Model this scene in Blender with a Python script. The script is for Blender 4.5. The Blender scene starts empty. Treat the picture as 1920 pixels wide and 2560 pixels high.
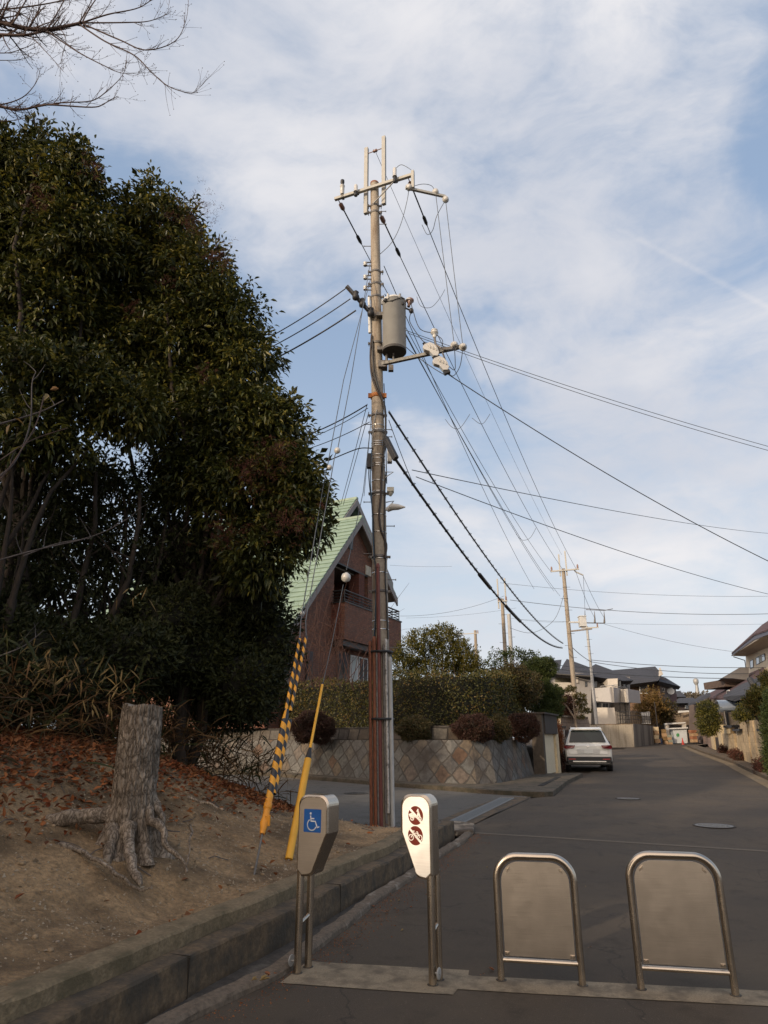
import bpy, math, random
import numpy as np
from mathutils import Vector, Matrix
random.seed(7); rng = np.random.default_rng(7)
S = bpy.context.scene
# ---------------------------------------------------------------- camera
F = 1640.0; H = 1.55; P = math.atan(570 / F)
cd = bpy.data.cameras.new("camera"); cam = bpy.data.objects.new("camera", cd)
S.collection.objects.link(cam); S.camera = cam
cam.location = (0, 0, H); cam.rotation_euler = (math.pi / 2 + P, 0, 0)
cd.sensor_fit = 'HORIZONTAL'; cd.sensor_width = 36; cd.lens = F / 1920 * 36
cd.clip_start = 0.05; cd.clip_end = 3000
# ---------------------------------------------------------------- light
SUN_EL, SUN_AZ = math.radians(21), math.radians(45)     # sun low behind the camera, AZ to the left of straight behind
sd = (-math.sin(SUN_AZ) * math.cos(SUN_EL), -math.cos(SUN_AZ) * math.cos(SUN_EL), math.sin(SUN_EL))
sl = bpy.data.lights.new("sun", 'SUN'); sl.energy = 2.5; sl.angle = math.radians(1.2); sl.color = (1.0, 0.80, 0.59)
so = bpy.data.objects.new("sun", sl); S.collection.objects.link(so)
so.rotation_euler = Vector(sd).to_track_quat('Z', 'Y').to_euler(); so.location = (-5, -20, 12)
S.view_settings.view_transform = 'Standard'; S.view_settings.look = 'None'
S.view_settings.exposure = 0.28; S.view_settings.gamma = 1.0; S.view_settings.use_curve_mapping = False

def ray(px, py):
    u = (px - 960) / F; v = (1280 - py) / F
    return Vector((u, math.cos(P) - v * math.sin(P), math.sin(P) + v * math.cos(P)))
def atY(px, py, Y):
    d = ray(px, py); return Vector((0, 0, H)) + d * (Y / d.y)
def atZ(px, py, z):
    d = ray(px, py); return Vector((0, 0, H)) + d * ((z - H) / d.z)
def onP(px, py, P0, n):
    d = ray(px, py); c = Vector((0, 0, H)); n = Vector(n)
    return c + d * ((Vector(P0) - c).dot(n) / d.dot(n))
def zr(y):
    if y < 9: return 0.0
    if y < 30: return .018 * (y - 9)
    if y < 75: return .378 + .026 * (y - 30)
    return 1.548 + .004 * (min(y, 300) - 75)

# ---------------------------------------------------------------- world
def world():
    w = bpy.data.worlds.new("World"); S.world = w; w.use_nodes = True
    nt = w.node_tree; N = nt.nodes; L = nt.links; N.clear()
    out = N.new('ShaderNodeOutputWorld'); bg = N.new('ShaderNodeBackground'); bg.inputs[1].default_value = 0.12
    L.new(bg.outputs[0], out.inputs[0])
    sky = N.new('ShaderNodeTexSky'); sky.sky_type = 'NISHITA'; sky.sun_disc = False
    sky.sun_elevation = SUN_EL; sky.sun_rotation = math.atan2(sd[0], sd[1])
    sky.air_density = 1.0; sky.dust_density = 1.2; sky.ozone_density = 1.0; sky.altitude = 100
    tc = N.new('ShaderNodeTexCoord'); D = tc.outputs['Generated']
    def M(op, a, b=None, c=None, cl=False):
        m = N.new('ShaderNodeMath'); m.operation = op; m.use_clamp = cl
        for i, x in enumerate((a, b, c)):
            if x is None: continue
            if isinstance(x, (int, float)): m.inputs[i].default_value = x
            else: L.new(x, m.inputs[i])
        return m.outputs[0]
    def V(op, a, b):
        m = N.new('ShaderNodeVectorMath'); m.operation = op
        for i, x in enumerate((a, b)):
            if isinstance(x, (tuple, Vector)): m.inputs[i].default_value = tuple(x)
            else: L.new(x, m.inputs[i])
        return m.outputs['Value'] if op == 'DOT_PRODUCT' else m.outputs[0]
    def noise(scale, detail, vec, rough=.55, dist=0.0):
        n = N.new('ShaderNodeTexNoise'); n.inputs['Scale'].default_value = scale; n.inputs['Detail'].default_value = detail
        n.inputs['Roughness'].default_value = rough; n.inputs['Distortion'].default_value = dist
        L.new(vec, n.inputs['Vector']); return n
    def ramp(x, lo, hi):
        m = N.new('ShaderNodeMapRange'); m.interpolation_type = 'SMOOTHSTEP'; m.inputs[1].default_value = lo; m.inputs[2].default_value = hi
        L.new(x, m.inputs[0]); return m.outputs[0]
    n0 = noise(1.8, 6, D); off = V('MULTIPLY', V('SUBTRACT', n0.outputs['Color'], (.5, .5, .5)), (.22, .22, .22))
    mp = N.new('ShaderNodeMapping'); mp.vector_type = 'POINT'; L.new(D, mp.inputs[0])
    mp.inputs['Rotation'].default_value = (0, math.radians(32), 0); mp.inputs['Scale'].default_value = (1.0, 1.6, 2.6)
    DW = V('ADD', D, off); 
    # broad cloud masses: (pixel x, pixel y, radius in degrees, weight)
    blobs = [(560, 60, 15, .95), (900, 150, 16, .9), (1250, 90, 14, .75), (760, 330, 10, .65), (1150, 330, 13, .85),
             (1450, 300, 12, .55), (1300, 560, 8, .75), (1480, 500, 9, .65), (1130, 600, 6, .45), (1430, 830, 6, .8), (1340, 790, 4, .5),
             (1600, 900, 10, .55), (1800, 1000, 12, .6), (1750, 720, 8, .3), (1900, 300, 10, .35), (520, 420, 8, .4), (640, 520, 6, .25),
             (1600, 1300, 14, .5), (1850, 1500, 16, .7), (1300, 1450, 12, .35), (420, 200, 8, .45), (1180, 820, 5, .35), (200, 30, 9, .2)]
    acc = None
    for px, py, r, wt in blobs:
        b = ray(px, py).normalized()
        d = V('DOT_PRODUCT', DW, b)
        s = M('MULTIPLY', ramp(d, math.cos(math.radians(r * 1.7)), 1.0), wt)
        acc = s if acc is None else M('ADD', acc, M('MULTIPLY', s, M('SUBTRACT', 1.0, M('MULTIPLY', acc, .8), cl=True)))
    nA = noise(3.2, 9, V('ADD', mp.outputs[0], off), .62, .4)
    nB = noise(7.5, 8, V('ADD', mp.outputs[0], off), .6, .8)
    f = M('ADD', M('MULTIPLY', M('SUBTRACT', nA.outputs['Fac'], .5), 1.5), M('MULTIPLY', M('SUBTRACT', nB.outputs['Fac'], .5), .55))
    mask = ramp(M('ADD', M('MULTIPLY', acc, .66), f), .20, 1.04)
    # contrail, a thin straight streak
    a, b = ray(1600, 600).normalized(), ray(1915, 765).normalized(); nn = a.cross(b).normalized()
    dl = M('ABSOLUTE', V('DOT_PRODUCT', D, nn)); mid = (a + b).normalized()
    st = M('MULTIPLY', M('SUBTRACT', 1.0, ramp(dl, 0.0, .006)), ramp(V('DOT_PRODUCT', D, mid), math.cos(math.radians(9)), math.cos(math.radians(4))))
    mask = M('ADD', mask, M('MULTIPLY', st, .18), cl=True)
    # thin veil: paler towards the horizon
    sp = N.new('ShaderNodeSeparateXYZ'); L.new(D, sp.inputs[0])
    hz = M('SUBTRACT', 1.0, ramp(sp.outputs[2], -.02, .62))
    def mix(fac, A, B):
        m = N.new('ShaderNodeMix'); m.data_type = 'RGBA'
        for i, x in ((0, fac), (6, A), (7, B)):
            if isinstance(x, (int, float)): m.inputs[i].default_value = x
            elif isinstance(x, tuple): m.inputs[i].default_value = x
            else: L.new(x, m.inputs[i])
        return m.outputs[2]
    k = 1 / 0.12
    base = mix(.62, sky.outputs[0], (.345 * k, .455 * k, .63 * k, 1))
    base = mix(M('MULTIPLY', hz, .85), base, (.60 * k, .645 * k, .68 * k, 1))
    shade = noise(1.6, 5, V('ADD', mp.outputs[0], off), .5)
    cl = mix(ramp(shade.outputs['Fac'], .35, .65), (.53 * k, .55 * k, .61 * k, 1), (.72 * k, .71 * k, .725 * k, 1))
    skyc = mix(mask, base, cl)
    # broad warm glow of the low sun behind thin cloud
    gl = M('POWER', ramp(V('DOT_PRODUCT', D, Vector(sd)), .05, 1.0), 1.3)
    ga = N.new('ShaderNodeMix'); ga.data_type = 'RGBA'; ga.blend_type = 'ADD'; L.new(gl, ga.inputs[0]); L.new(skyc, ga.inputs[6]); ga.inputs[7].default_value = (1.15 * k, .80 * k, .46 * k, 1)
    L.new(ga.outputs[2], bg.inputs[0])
    return w
world()

# ---------------------------------------------------------------- helpers
ORG = {}
C = S.collection
def tag(o, label=None, cat=None, group=None, kind=None):
    if label: o['label'] = label
    if cat: o['category'] = cat
    if group: o['group'] = group
    if kind: o['kind'] = kind
    return o
def thing(name, label, cat, loc, group=None, kind=None):
    o = bpy.data.objects.new(name, None); C.objects.link(o); o.location = loc; o.empty_display_size = .2
    ORG[o.name] = Vector(loc); tag(o, label, cat, group, kind); return o
def copy_tree(src, loc, rz, label=None, scale=1.0):
    def rec(o, par):
        c = o.copy(); C.objects.link(c); c.parent = par
        for k in ('label', 'category', 'group'):
            if k in o: c[k] = o[k]
        for ch in list(o.children): rec(ch, c)
        return c
    r = rec(src, None); r.location = loc; r.rotation_euler = (0, 0, rz); r.scale = (scale,) * 3
    if label: r['label'] = label
    return r
def basis(d):
    d = Vector(d).normalized(); u = Vector((0, 0, 1)) if abs(d.z) < .95 else Vector((1, 0, 0))
    a = d.cross(u).normalized(); return a, d.cross(a).normalized(), d
class MB:
    def __init__(s): s.v = []; s.f = []; s.m = []; s.s = []
    def add(s, vs, fs, m=0, sm=False):
        o = len(s.v); s.v += [tuple(v) for v in vs]
        for f in fs: s.f.append(tuple(i + o for i in f)); s.m.append(m); s.s.append(sm)
        return s
    def boxf(s, o, a, b, c, m=0):      # corner + three edge vectors
        o, a, b, c = map(Vector, (o, a, b, c))
        vs = [o, o + a, o + a + b, o + b, o + c, o + a + c, o + a + b + c, o + b + c]
        fs = [(0, 3, 2, 1), (4, 5, 6, 7), (0, 1, 5, 4), (1, 2, 6, 5), (2, 3, 7, 6), (3, 0, 4, 7)]
        if a.cross(b).dot(c) < 0: fs = [f[::-1] for f in fs]
        return s.add(vs, fs, m)
    def box(s, c, d, m=0, rz=0.0, ax=None):
        if ax is None: ax = (Vector((math.cos(rz), math.sin(rz), 0)), Vector((-math.sin(rz), math.cos(rz), 0)), Vector((0, 0, 1)))
        a, b, e = [Vector(ax[i]) * d[i] for i in range(3)]
        return s.boxf(Vector(c) - a / 2 - b / 2 - e / 2, a, b, e, m)
    def tube(s, pts, r, n=8, m=0, cap=True, sm=True):
        pts = [Vector(p) for p in pts]; k = len(pts)
        if isinstance(r, (int, float)): r = [r] * k
        vs = []; fs = []; ref = None
        for i, p in enumerate(pts):
            t = (pts[min(i + 1, k - 1)] - pts[max(i - 1, 0)])
            if t.length < 1e-9: t = Vector((0, 0, 1))
            t.normalize()
            if ref is None: a, b, _ = basis(t)
            else:
                a = ref - t * ref.dot(t)
                if a.length < 1e-6: a, b, _ = basis(t)
                a.normalize(); b = t.cross(a)
            ref = a
            for j in range(n):
                an = 2 * math.pi * j / n; vs.append(p + (a * math.cos(an) + b * math.sin(an)) * r[i])
        for i in range(k - 1):
            for j in range(n):
                j2 = (j + 1) % n; fs.append((i * n + j, i * n + j2, (i + 1) * n + j2, (i + 1) * n + j))
        s.add(vs, fs, m, sm)
        if cap:
            s.add([vs[j] for j in range(n)], [tuple(range(n))[::-1]], m); s.add([vs[(k - 1) * n + j] for j in range(n)], [tuple(range(n))], m)
        return s
    def cyl(s, p0, p1, r0, r1=None, n=12, m=0): return s.tube([p0, p1], [r0, r0 if r1 is None else r1], n, m)
    def lathe(s, base, axis, prof, n=12, m=0):
        a, b, d = basis(axis); base = Vector(base); vs = []; fs = []
        for r, h in prof:
            for j in range(n):
                an = 2 * math.pi * j / n; vs.append(base + d * h + (a * math.cos(an) + b * math.sin(an)) * r)
        for i in range(len(prof) - 1):
            for j in range(n):
                j2 = (j + 1) % n; fs.append((i * n + j, (i + 1) * n + j, (i + 1) * n + j2, i * n + j2))
        fs = [f[::-1] for f in fs]
        s.add(vs, fs, m, True)
        s.add(vs[:n], [tuple(range(n))[::-1]], m); s.add(vs[-n:], [tuple(range(n))], m); return s
    def prism(s, poly, vec, m=0):
        poly = [Vector(p) for p in poly]; vec = Vector(vec); n = len(poly)
        nrm = Vector((0, 0, 0))
        for i in range(n): nrm += poly[i].cross(poly[(i + 1) % n])
        if nrm.dot(vec) < 0: poly = poly[::-1]
        vs = poly + [p + vec for p in poly]
        fs = [tuple(range(n))[::-1], tuple(range(n, 2 * n))] + [(i, (i + 1) % n, n + (i + 1) % n, n + i) for i in range(n)]
        return s.add(vs, fs, m)
    def sph(s, c, r, nu=12, nv=8, m=0):
        if isinstance(r, (int, float)): r = (r, r, r)
        c = Vector(c); vs = []; fs = []
        for i in range(nv + 1):
            th = math.pi * i / nv
            for j in range(nu):
                ph = 2 * math.pi * j / nu
                vs.append(c + Vector((r[0] * math.sin(th) * math.cos(ph), r[1] * math.sin(th) * math.sin(ph), r[2] * math.cos(th))))
        for i in range(nv):
            for j in range(nu):
                j2 = (j + 1) % nu; fs.append((i * nu + j, (i + 1) * nu + j, (i + 1) * nu + j2, i * nu + j2))
        return s.add(vs, fs, m, True)
    def build(s, name, mats, parent=None, loc=None, bevel=0.0):
        if not isinstance(mats, (list, tuple)): mats = [mats]
        v = np.array(s.v, dtype=float)
        if parent is not None: o = ORG[parent.name]
        elif loc is not None: o = Vector(loc)
        else: o = Vector(((v[:, 0].min() + v[:, 0].max()) / 2, (v[:, 1].min() + v[:, 1].max()) / 2, v[:, 2].min()))
        me = bpy.data.meshes.new(name); me.from_pydata((v - np.array(o)).tolist(), [], s.f)
        for m in mats: me.materials.append(m)
        me.polygons.foreach_set('material_index', s.m); me.polygons.foreach_set('use_smooth', s.s); me.update()
        ob = bpy.data.objects.new(name, me); C.objects.link(ob)
        if parent is not None: ob.parent = parent
        else: ob.location = o
        ORG[ob.name] = o
        if bevel:
            b = ob.modifiers.new('bevel', 'BEVEL'); b.width = bevel; b.segments = 2; b.limit_method = 'ANGLE'
        return ob
def npmesh(name, co, faces_flat, sizes, mats, parent=None, loc=None, midx=None, smooth=False):
    co = np.asarray(co, dtype=np.float32)
    if parent is not None: o = ORG[parent.name]
    elif loc is not None: o = Vector(loc)
    else: o = Vector(((co[:, 0].min() + co[:, 0].max()) / 2, (co[:, 1].min() + co[:, 1].max()) / 2, float(co[:, 2].min())))
    co = co - np.array(o, dtype=np.float32)
    me = bpy.data.meshes.new(name); me.vertices.add(len(co)); me.vertices.foreach_set('co', co.ravel())
    ff = np.asarray(faces_flat, dtype=np.int32).ravel(); sz = np.asarray(sizes, dtype=np.int32)
    me.loops.add(len(ff)); me.loops.foreach_set('vertex_index', ff)
    st = np.concatenate([[0], np.cumsum(sz)[:-1]]).astype(np.int32)
    me.polygons.add(len(sz)); me.polygons.foreach_set('loop_start', st)
    if not isinstance(mats, (list, tuple)): mats = [mats]
    for m in mats: me.materials.append(m)
    if midx is not None: me.polygons.foreach_set('material_index', np.asarray(midx, dtype=np.int32))
    me.polygons.foreach_set('use_smooth', np.full(len(sz), smooth))
    me.update(calc_edges=True); me.validate()
    ob = bpy.data.objects.new(name, me); C.objects.link(ob)
    if parent is not None: ob.parent = parent
    else: ob.location = o
    ORG[ob.name] = o
    return ob
def unit(a): return a / np.maximum(np.linalg.norm(a, axis=1, keepdims=True), 1e-9)
def leaves(name, Pp, D, Nn, L, W, mats, parent=None, loc=None, droop=.35, fold=.25, midx=None):
    """one folded, drooping leaf of six vertices at every point Pp along D"""
    n = len(Pp); D = unit(D); Sd = unit(np.cross(D, Nn)); U = np.cross(Sd, D)
    L = np.broadcast_to(L, n)[:, None]; W = np.broadcast_to(W, n)[:, None]; g = np.array([[0, 0, -1.0]])
    b = Pp
    m1 = Pp + D * L * .38 + g * L * droop * .12; m2 = Pp + D * L * .72 + g * L * droop * .45
    t = Pp + D * L + g * L * droop
    l1 = m1 + Sd * W * .5 + U * W * fold; r1 = m1 - Sd * W * .5 + U * W * fold
    l2 = m2 + Sd * W * .34 + U * W * fold * .7; r2 = m2 - Sd * W * .34 + U * W * fold * .7
    co = np.stack([b, l1, r1, l2, r2, t, m1, m2], 1).reshape(-1, 3)
    base = (np.arange(n) * 8)[:, None]
    fc = np.array([0, 6, 1, 0, 2, 6, 1, 6, 7, 3, 6, 2, 4, 7, 3, 7, 5, 7, 4, 5])[None, :] + base
    sz = np.tile([3, 3, 4, 4, 3, 3], n)
    mi = None if midx is None else np.repeat(midx, 6)
    return npmesh(name, co, fc, sz, mats, parent, loc, mi)
def quads_leaf(name, Pp, D, Nn, L, W, mats, parent=None, loc=None, midx=None, fold=.2):
    """cheap leaf: four vertices, two triangles folded along the midrib"""
    n = len(Pp); D = unit(D); Sd = unit(np.cross(D, Nn)); U = np.cross(Sd, D)
    L = np.broadcast_to(L, n)[:, None]; W = np.broadcast_to(W, n)[:, None]
    m = Pp + D * L * .45
    co = np.stack([Pp, m - Sd * W * .5 + U * W * fold, Pp + D * L, m + Sd * W * .5 + U * W * fold], 1).reshape(-1, 3)
    base = (np.arange(n) * 4)[:, None]
    fc = np.array([0, 1, 2, 0, 2, 3])[None, :] + base
    return npmesh(name, co, fc, np.tile([3, 3], n), mats, parent, loc, None if midx is None else np.repeat(midx, 2))

# ---------------------------------------------------------------- materials
MAT = {}
def nodes(name):
    m = bpy.data.materials.new(name); m.use_nodes = True; nt = m.node_tree; return m, nt, nt.nodes, nt.links, nt.nodes['Principled BSDF']
def setramp(r, stops, interp='LINEAR'):
    e = r.color_ramp; e.interpolation = interp
    while len(e.elements) < len(stops): e.elements.new(.5)
    for el, (p, c) in zip(e.elements, stops): el.position = p; el.color = (*c, 1) if len(c) == 3 else c
def mat(name, col, rough=.8, var=.25, scale=8, metal=0.0, bump=0.0, bscale=None, col2=None, spots=None, spscale=2.0, spec=.5, coords='Object', stretch=(1, 1, 1), detail=6, aniso=0.0, coat=0.0):
    """base colour varied by fine noise, with an optional second colour in large patches"""
    if name in MAT: return MAT[name]
    m, nt, N, L, B = nodes(name)
    tc = N.new('ShaderNodeTexCoord'); mp = N.new('ShaderNodeMapping'); L.new(tc.outputs[coords], mp.inputs[0]); mp.inputs['Scale'].default_value = stretch
    n = N.new('ShaderNodeTexNoise'); n.inputs['Scale'].default_value = scale; n.inputs['Detail'].default_value = detail; n.inputs['Roughness'].default_value = .6
    L.new(mp.outputs[0], n.inputs['Vector'])
    r = N.new('ShaderNodeValToRGB'); a = tuple(c * (1 - var) for c in col); b = tuple(min(1, c * (1 + var)) for c in col)
    setramp(r, [(.3, a), (.7, b)]); L.new(n.outputs['Fac'], r.inputs[0]); out = r.outputs[0]
    if col2:
        n2 = N.new('ShaderNodeTexNoise'); n2.inputs['Scale'].default_value = spscale; n2.inputs['Detail'].default_value = 7; n2.inputs['Roughness'].default_value = .65
        L.new(mp.outputs[0], n2.inputs['Vector'])
        mr = N.new('ShaderNodeMapRange'); mr.inputs[1].default_value = (spots or (.5, .65))[0]; mr.inputs[2].default_value = (spots or (.5, .65))[1]
        L.new(n2.outputs['Fac'], mr.inputs[0])
        mx = N.new('ShaderNodeMix'); mx.data_type = 'RGBA'; L.new(mr.outputs[0], mx.inputs[0]); L.new(out, mx.inputs[6]); mx.inputs[7].default_value = (*col2, 1); out = mx.outputs[2]
    L.new(out, B.inputs['Base Color']); B.inputs['Roughness'].default_value = rough; B.inputs['Metallic'].default_value = metal
    B.inputs['Specular IOR Level'].default_value = spec; B.inputs['Anisotropic'].default_value = aniso; B.inputs['Coat Weight'].default_value = coat
    if bump:
        bn = N.new('ShaderNodeTexNoise'); bn.inputs['Scale'].default_value = bscale or scale * 2; bn.inputs['Detail'].default_value = 5; L.new(mp.outputs[0], bn.inputs['Vector'])
        bp = N.new('ShaderNodeBump'); bp.inputs['Strength'].default_value = 1.0; bp.inputs['Distance'].default_value = bump; L.new(bn.outputs['Fac'], bp.inputs['Height']); L.new(bp.outputs[0], B.inputs['Normal'])
    MAT[name] = m; return m
def leafmat(name, cols, rough=.5, trans=.25, nscale=.8, spec=.4):
    """leaf material: colour per leaf (random per island), slow noise, a little light through the blade"""
    m, nt, N, L, B = nodes(name)
    g = N.new('ShaderNodeNewGeometry'); tc = N.new('ShaderNodeTexCoord')
    n = N.new('ShaderNodeTexNoise'); n.inputs['Scale'].default_value = nscale; n.inputs['Detail'].default_value = 3; L.new(tc.outputs['Object'], n.inputs['Vector'])
    a = N.new('ShaderNodeMath'); a.operation = 'MULTIPLY_ADD'; L.new(n.outputs['Fac'], a.inputs[0]); a.inputs[1].default_value = 1.1; a.inputs[2].default_value = -.55
    s = N.new('ShaderNodeMath'); s.operation = 'ADD'; s.use_clamp = True; L.new(g.outputs['Random Per Island'], s.inputs[0]); L.new(a.outputs[0], s.inputs[1])
    r = N.new('ShaderNodeValToRGB'); k = len(cols); setramp(r, [(i / (k - 1), c) for i, c in enumerate(cols)]); L.new(s.outputs[0], r.inputs[0])
    L.new(r.outputs[0], B.inputs['Base Color']); B.inputs['Roughness'].default_value = rough; B.inputs['Specular IOR Level'].default_value = spec
    t = N.new('ShaderNodeBsdfTranslucent'); mx = N.new('ShaderNodeMixShader'); mx.inputs[0].default_value = trans
    L.new(r.outputs[0], t.inputs[0]); L.new(B.outputs[0], mx.inputs[1]); L.new(t.outputs[0], mx.inputs[2])
    L.new(mx.outputs[0], N['Material Output'].inputs[0]); MAT[name] = m; return m
def brickmat(name, c1, c2, mortar, w, h, ms=.01, offset=.5, rot=(0, 0, 0), rough=.85, bump=.004, axes='XZ', warp=0.0, dirt=None):
    """bricks or blocks laid on a vertical plane; axes chooses which object axes run along and up the wall"""
    m, nt, N, L, B = nodes(name)
    tc = N.new('ShaderNodeTexCoord'); sp = N.new('ShaderNodeSeparateXYZ'); L.new(tc.outputs['Object'], sp.inputs[0])
    cb = N.new('ShaderNodeCombineXYZ'); ax = {'X': 0, 'Y': 1, 'Z': 2}
    if axes[0] == 'U':
        ad = N.new('ShaderNodeMath'); ad.operation = 'ADD'; L.new(sp.outputs[0], ad.inputs[0]); L.new(sp.outputs[1], ad.inputs[1]); L.new(ad.outputs[0], cb.inputs[0])
    else: L.new(sp.outputs[ax[axes[0]]], cb.inputs[0])
    L.new(sp.outputs[ax[axes[1]]], cb.inputs[1])
    mp = N.new('ShaderNodeMapping'); L.new(cb.outputs[0], mp.inputs[0]); mp.inputs['Rotation'].default_value = rot
    vec = mp.outputs[0]
    if warp:
        nn = N.new('ShaderNodeTexNoise'); nn.inputs['Scale'].default_value = 1.6; nn.inputs['Detail'].default_value = 3; L.new(cb.outputs[0], nn.inputs['Vector'])
        va = N.new('ShaderNodeVectorMath'); va.operation = 'MULTIPLY_ADD'; L.new(nn.outputs['Color'], va.inputs[0]); va.inputs[1].default_value = (warp, warp, 0); L.new(vec, va.inputs[2]); vec = va.outputs[0]
    bt = N.new('ShaderNodeTexBrick'); L.new(vec, bt.inputs['Vector']); bt.offset = offset; bt.inputs['Scale'].default_value = 1.0
    bt.inputs['Brick Width'].default_value = w; bt.inputs['Row Height'].default_value = h; bt.inputs['Mortar Size'].default_value = ms; bt.inputs['Mortar Smooth'].default_value = .2
    bt.inputs['Color1'].default_value = (0, 0, 0, 1); bt.inputs['Color2'].default_value = (1, 1, 1, 1); bt.inputs['Mortar'].default_value = (0, 0, 0, 1)
    r = N.new('ShaderNodeValToRGB'); cols = [c1] + (c2 if isinstance(c2, list) else [c2]); k = len(cols)
    setramp(r, [(i / max(1, k - 1), c) for i, c in enumerate(cols)]); L.new(bt.outputs['Color'], r.inputs[0])
    n = N.new('ShaderNodeTexNoise'); n.inputs['Scale'].default_value = 9; n.inputs['Detail'].default_value = 6; L.new(tc.outputs['Object'], n.inputs['Vector'])
    mr = N.new('ShaderNodeMapRange'); mr.inputs[1].default_value = .3; mr.inputs[2].default_value = .75; mr.inputs[3].default_value = .65; mr.inputs[4].default_value = 1.2; L.new(n.outputs['Fac'], mr.inputs[0])
    mu = N.new('ShaderNodeMix'); mu.data_type = 'RGBA'; mu.blend_type = 'MULTIPLY'; mu.inputs[0].default_value = 1; L.new(r.outputs[0], mu.inputs[6]); L.new(mr.outputs[0], mu.inputs[7])
    mx = N.new('ShaderNodeMix'); mx.data_type = 'RGBA'; L.new(bt.outputs['Fac'], mx.inputs[0]); L.new(mu.outputs[2], mx.inputs[6]); mx.inputs[7].default_value = (*mortar, 1)
    out = mx.outputs[2]
    if dirt:
        n2 = N.new('ShaderNodeTexNoise'); n2.inputs['Scale'].default_value = 1.3; n2.inputs['Detail'].default_value = 6; L.new(tc.outputs['Object'], n2.inputs['Vector'])
        m2 = N.new('ShaderNodeMapRange'); m2.inputs[1].default_value = .5; m2.inputs[2].default_value = .68; L.new(n2.outputs['Fac'], m2.inputs[0])
        d = N.new('ShaderNodeMix'); d.data_type = 'RGBA'; L.new(m2.outputs[0], d.inputs[0]); L.new(out, d.inputs[6]); d.inputs[7].default_value = (*dirt, 1); out = d.outputs[2]
    L.new(out, B.inputs['Base Color']); B.inputs['Roughness'].default_value = rough
    iv = N.new('ShaderNodeMath'); iv.operation = 'SUBTRACT'; iv.inputs[0].default_value = 1; L.new(bt.outputs['Fac'], iv.inputs[1])
    ad2 = N.new('ShaderNodeMath'); ad2.operation = 'MULTIPLY_ADD'; L.new(n.outputs['Fac'], ad2.inputs[0]); ad2.inputs[1].default_value = .5; L.new(iv.outputs[0], ad2.inputs[2])
    bp = N.new('ShaderNodeBump'); bp.inputs['Distance'].default_value = bump; L.new(ad2.outputs[0], bp.inputs['Height']); L.new(bp.outputs[0], B.inputs['Normal'])
    MAT[name] = m; return m
def streakmat(name, col, streak, rough=.85, sc=(6, 6, .35), lo=.45, hi=.75, bump=.003):
    """concrete with vertical run-off stains"""
    m, nt, N, L, B = nodes(name)
    tc = N.new('ShaderNodeTexCoord'); mp = N.new('ShaderNodeMapping'); L.new(tc.outputs['Object'], mp.inputs[0]); mp.inputs['Scale'].default_value = sc
    n = N.new('ShaderNodeTexNoise'); n.inputs['Scale'].default_value = 1; n.inputs['Detail'].default_value = 7; n.inputs['Roughness'].default_value = .65; L.new(mp.outputs[0], n.inputs['Vector'])
    n2 = N.new('ShaderNodeTexNoise'); n2.inputs['Scale'].default_value = 22; n2.inputs['Detail'].default_value = 6; L.new(tc.outputs['Object'], n2.inputs['Vector'])
    r = N.new('ShaderNodeValToRGB'); setramp(r, [(.3, tuple(c * .8 for c in col)), (.7, tuple(min(1, c * 1.15) for c in col))]); L.new(n2.outputs['Fac'], r.inputs[0])
    mr = N.new('ShaderNodeMapRange'); mr.inputs[1].default_value = lo; mr.inputs[2].default_value = hi; L.new(n.outputs['Fac'], mr.inputs[0])
    mx = N.new('ShaderNodeMix'); mx.data_type = 'RGBA'; L.new(mr.outputs[0], mx.inputs[0]); L.new(r.outputs[0], mx.inputs[6]); mx.inputs[7].default_value = (*streak, 1)
    L.new(mx.outputs[2], B.inputs['Base Color']); B.inputs['Roughness'].default_value = rough
    bp = N.new('ShaderNodeBump'); bp.inputs['Distance'].default_value = bump; L.new(n2.outputs['Fac'], bp.inputs['Height']); L.new(bp.outputs[0], B.inputs['Normal'])
    MAT[name] = m; return m
# ================================================================ ground, roads, kerbs
def interp(pts, y):
    for (x0, y0), (x1, y1) in zip(pts, pts[1:]):
        if y <= y1: return x0 + (x1 - x0) * (y - y0) / (y1 - y0)
    (x0, y0), (x1, y1) = pts[-2:]; return x1 + (x1 - x0) / (y1 - y0) * (y - y1)
APR = [(-3.3, -1.0), (-1.5, 3.6), (-1.14, 4.56), (-.72, 5.3), (-.5, 6.0), (-.28, 6.7), (-.05, 7.6), (.31, 8.6), (.75, 10.0), (1.25, 11.3), (1.5, 12.2)]
WL1 = [(-3.65, -1.0), (-1.9, 3.2), (-1.35, 4.6), (-1.1, 5.3), (-.8, 6.0), (-.12, 7.95), (.22, 8.8), (.82, 10.9), (1.18, 11.95)]
EDGE = APR[:-1] + [(1.5, 12.2), (1.57, 13.1), (3.78, 18.2), (4.42, 18.5), (5.81, 22.4), (7.4, 26.0), (9.2, 30.5), (12.4, 38.0), (16.2, 48.0), (19.2, 54.6), (21.6, 59.6), (24.5, 66.0)]
RGT = [(6.5, -8), (8.6, 14), (11.8, 21.8), (16.5, 33.8), (20.0, 44.5), (23.6, 55.0), (27.5, 60.0), (34.0, 64.0)]

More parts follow.
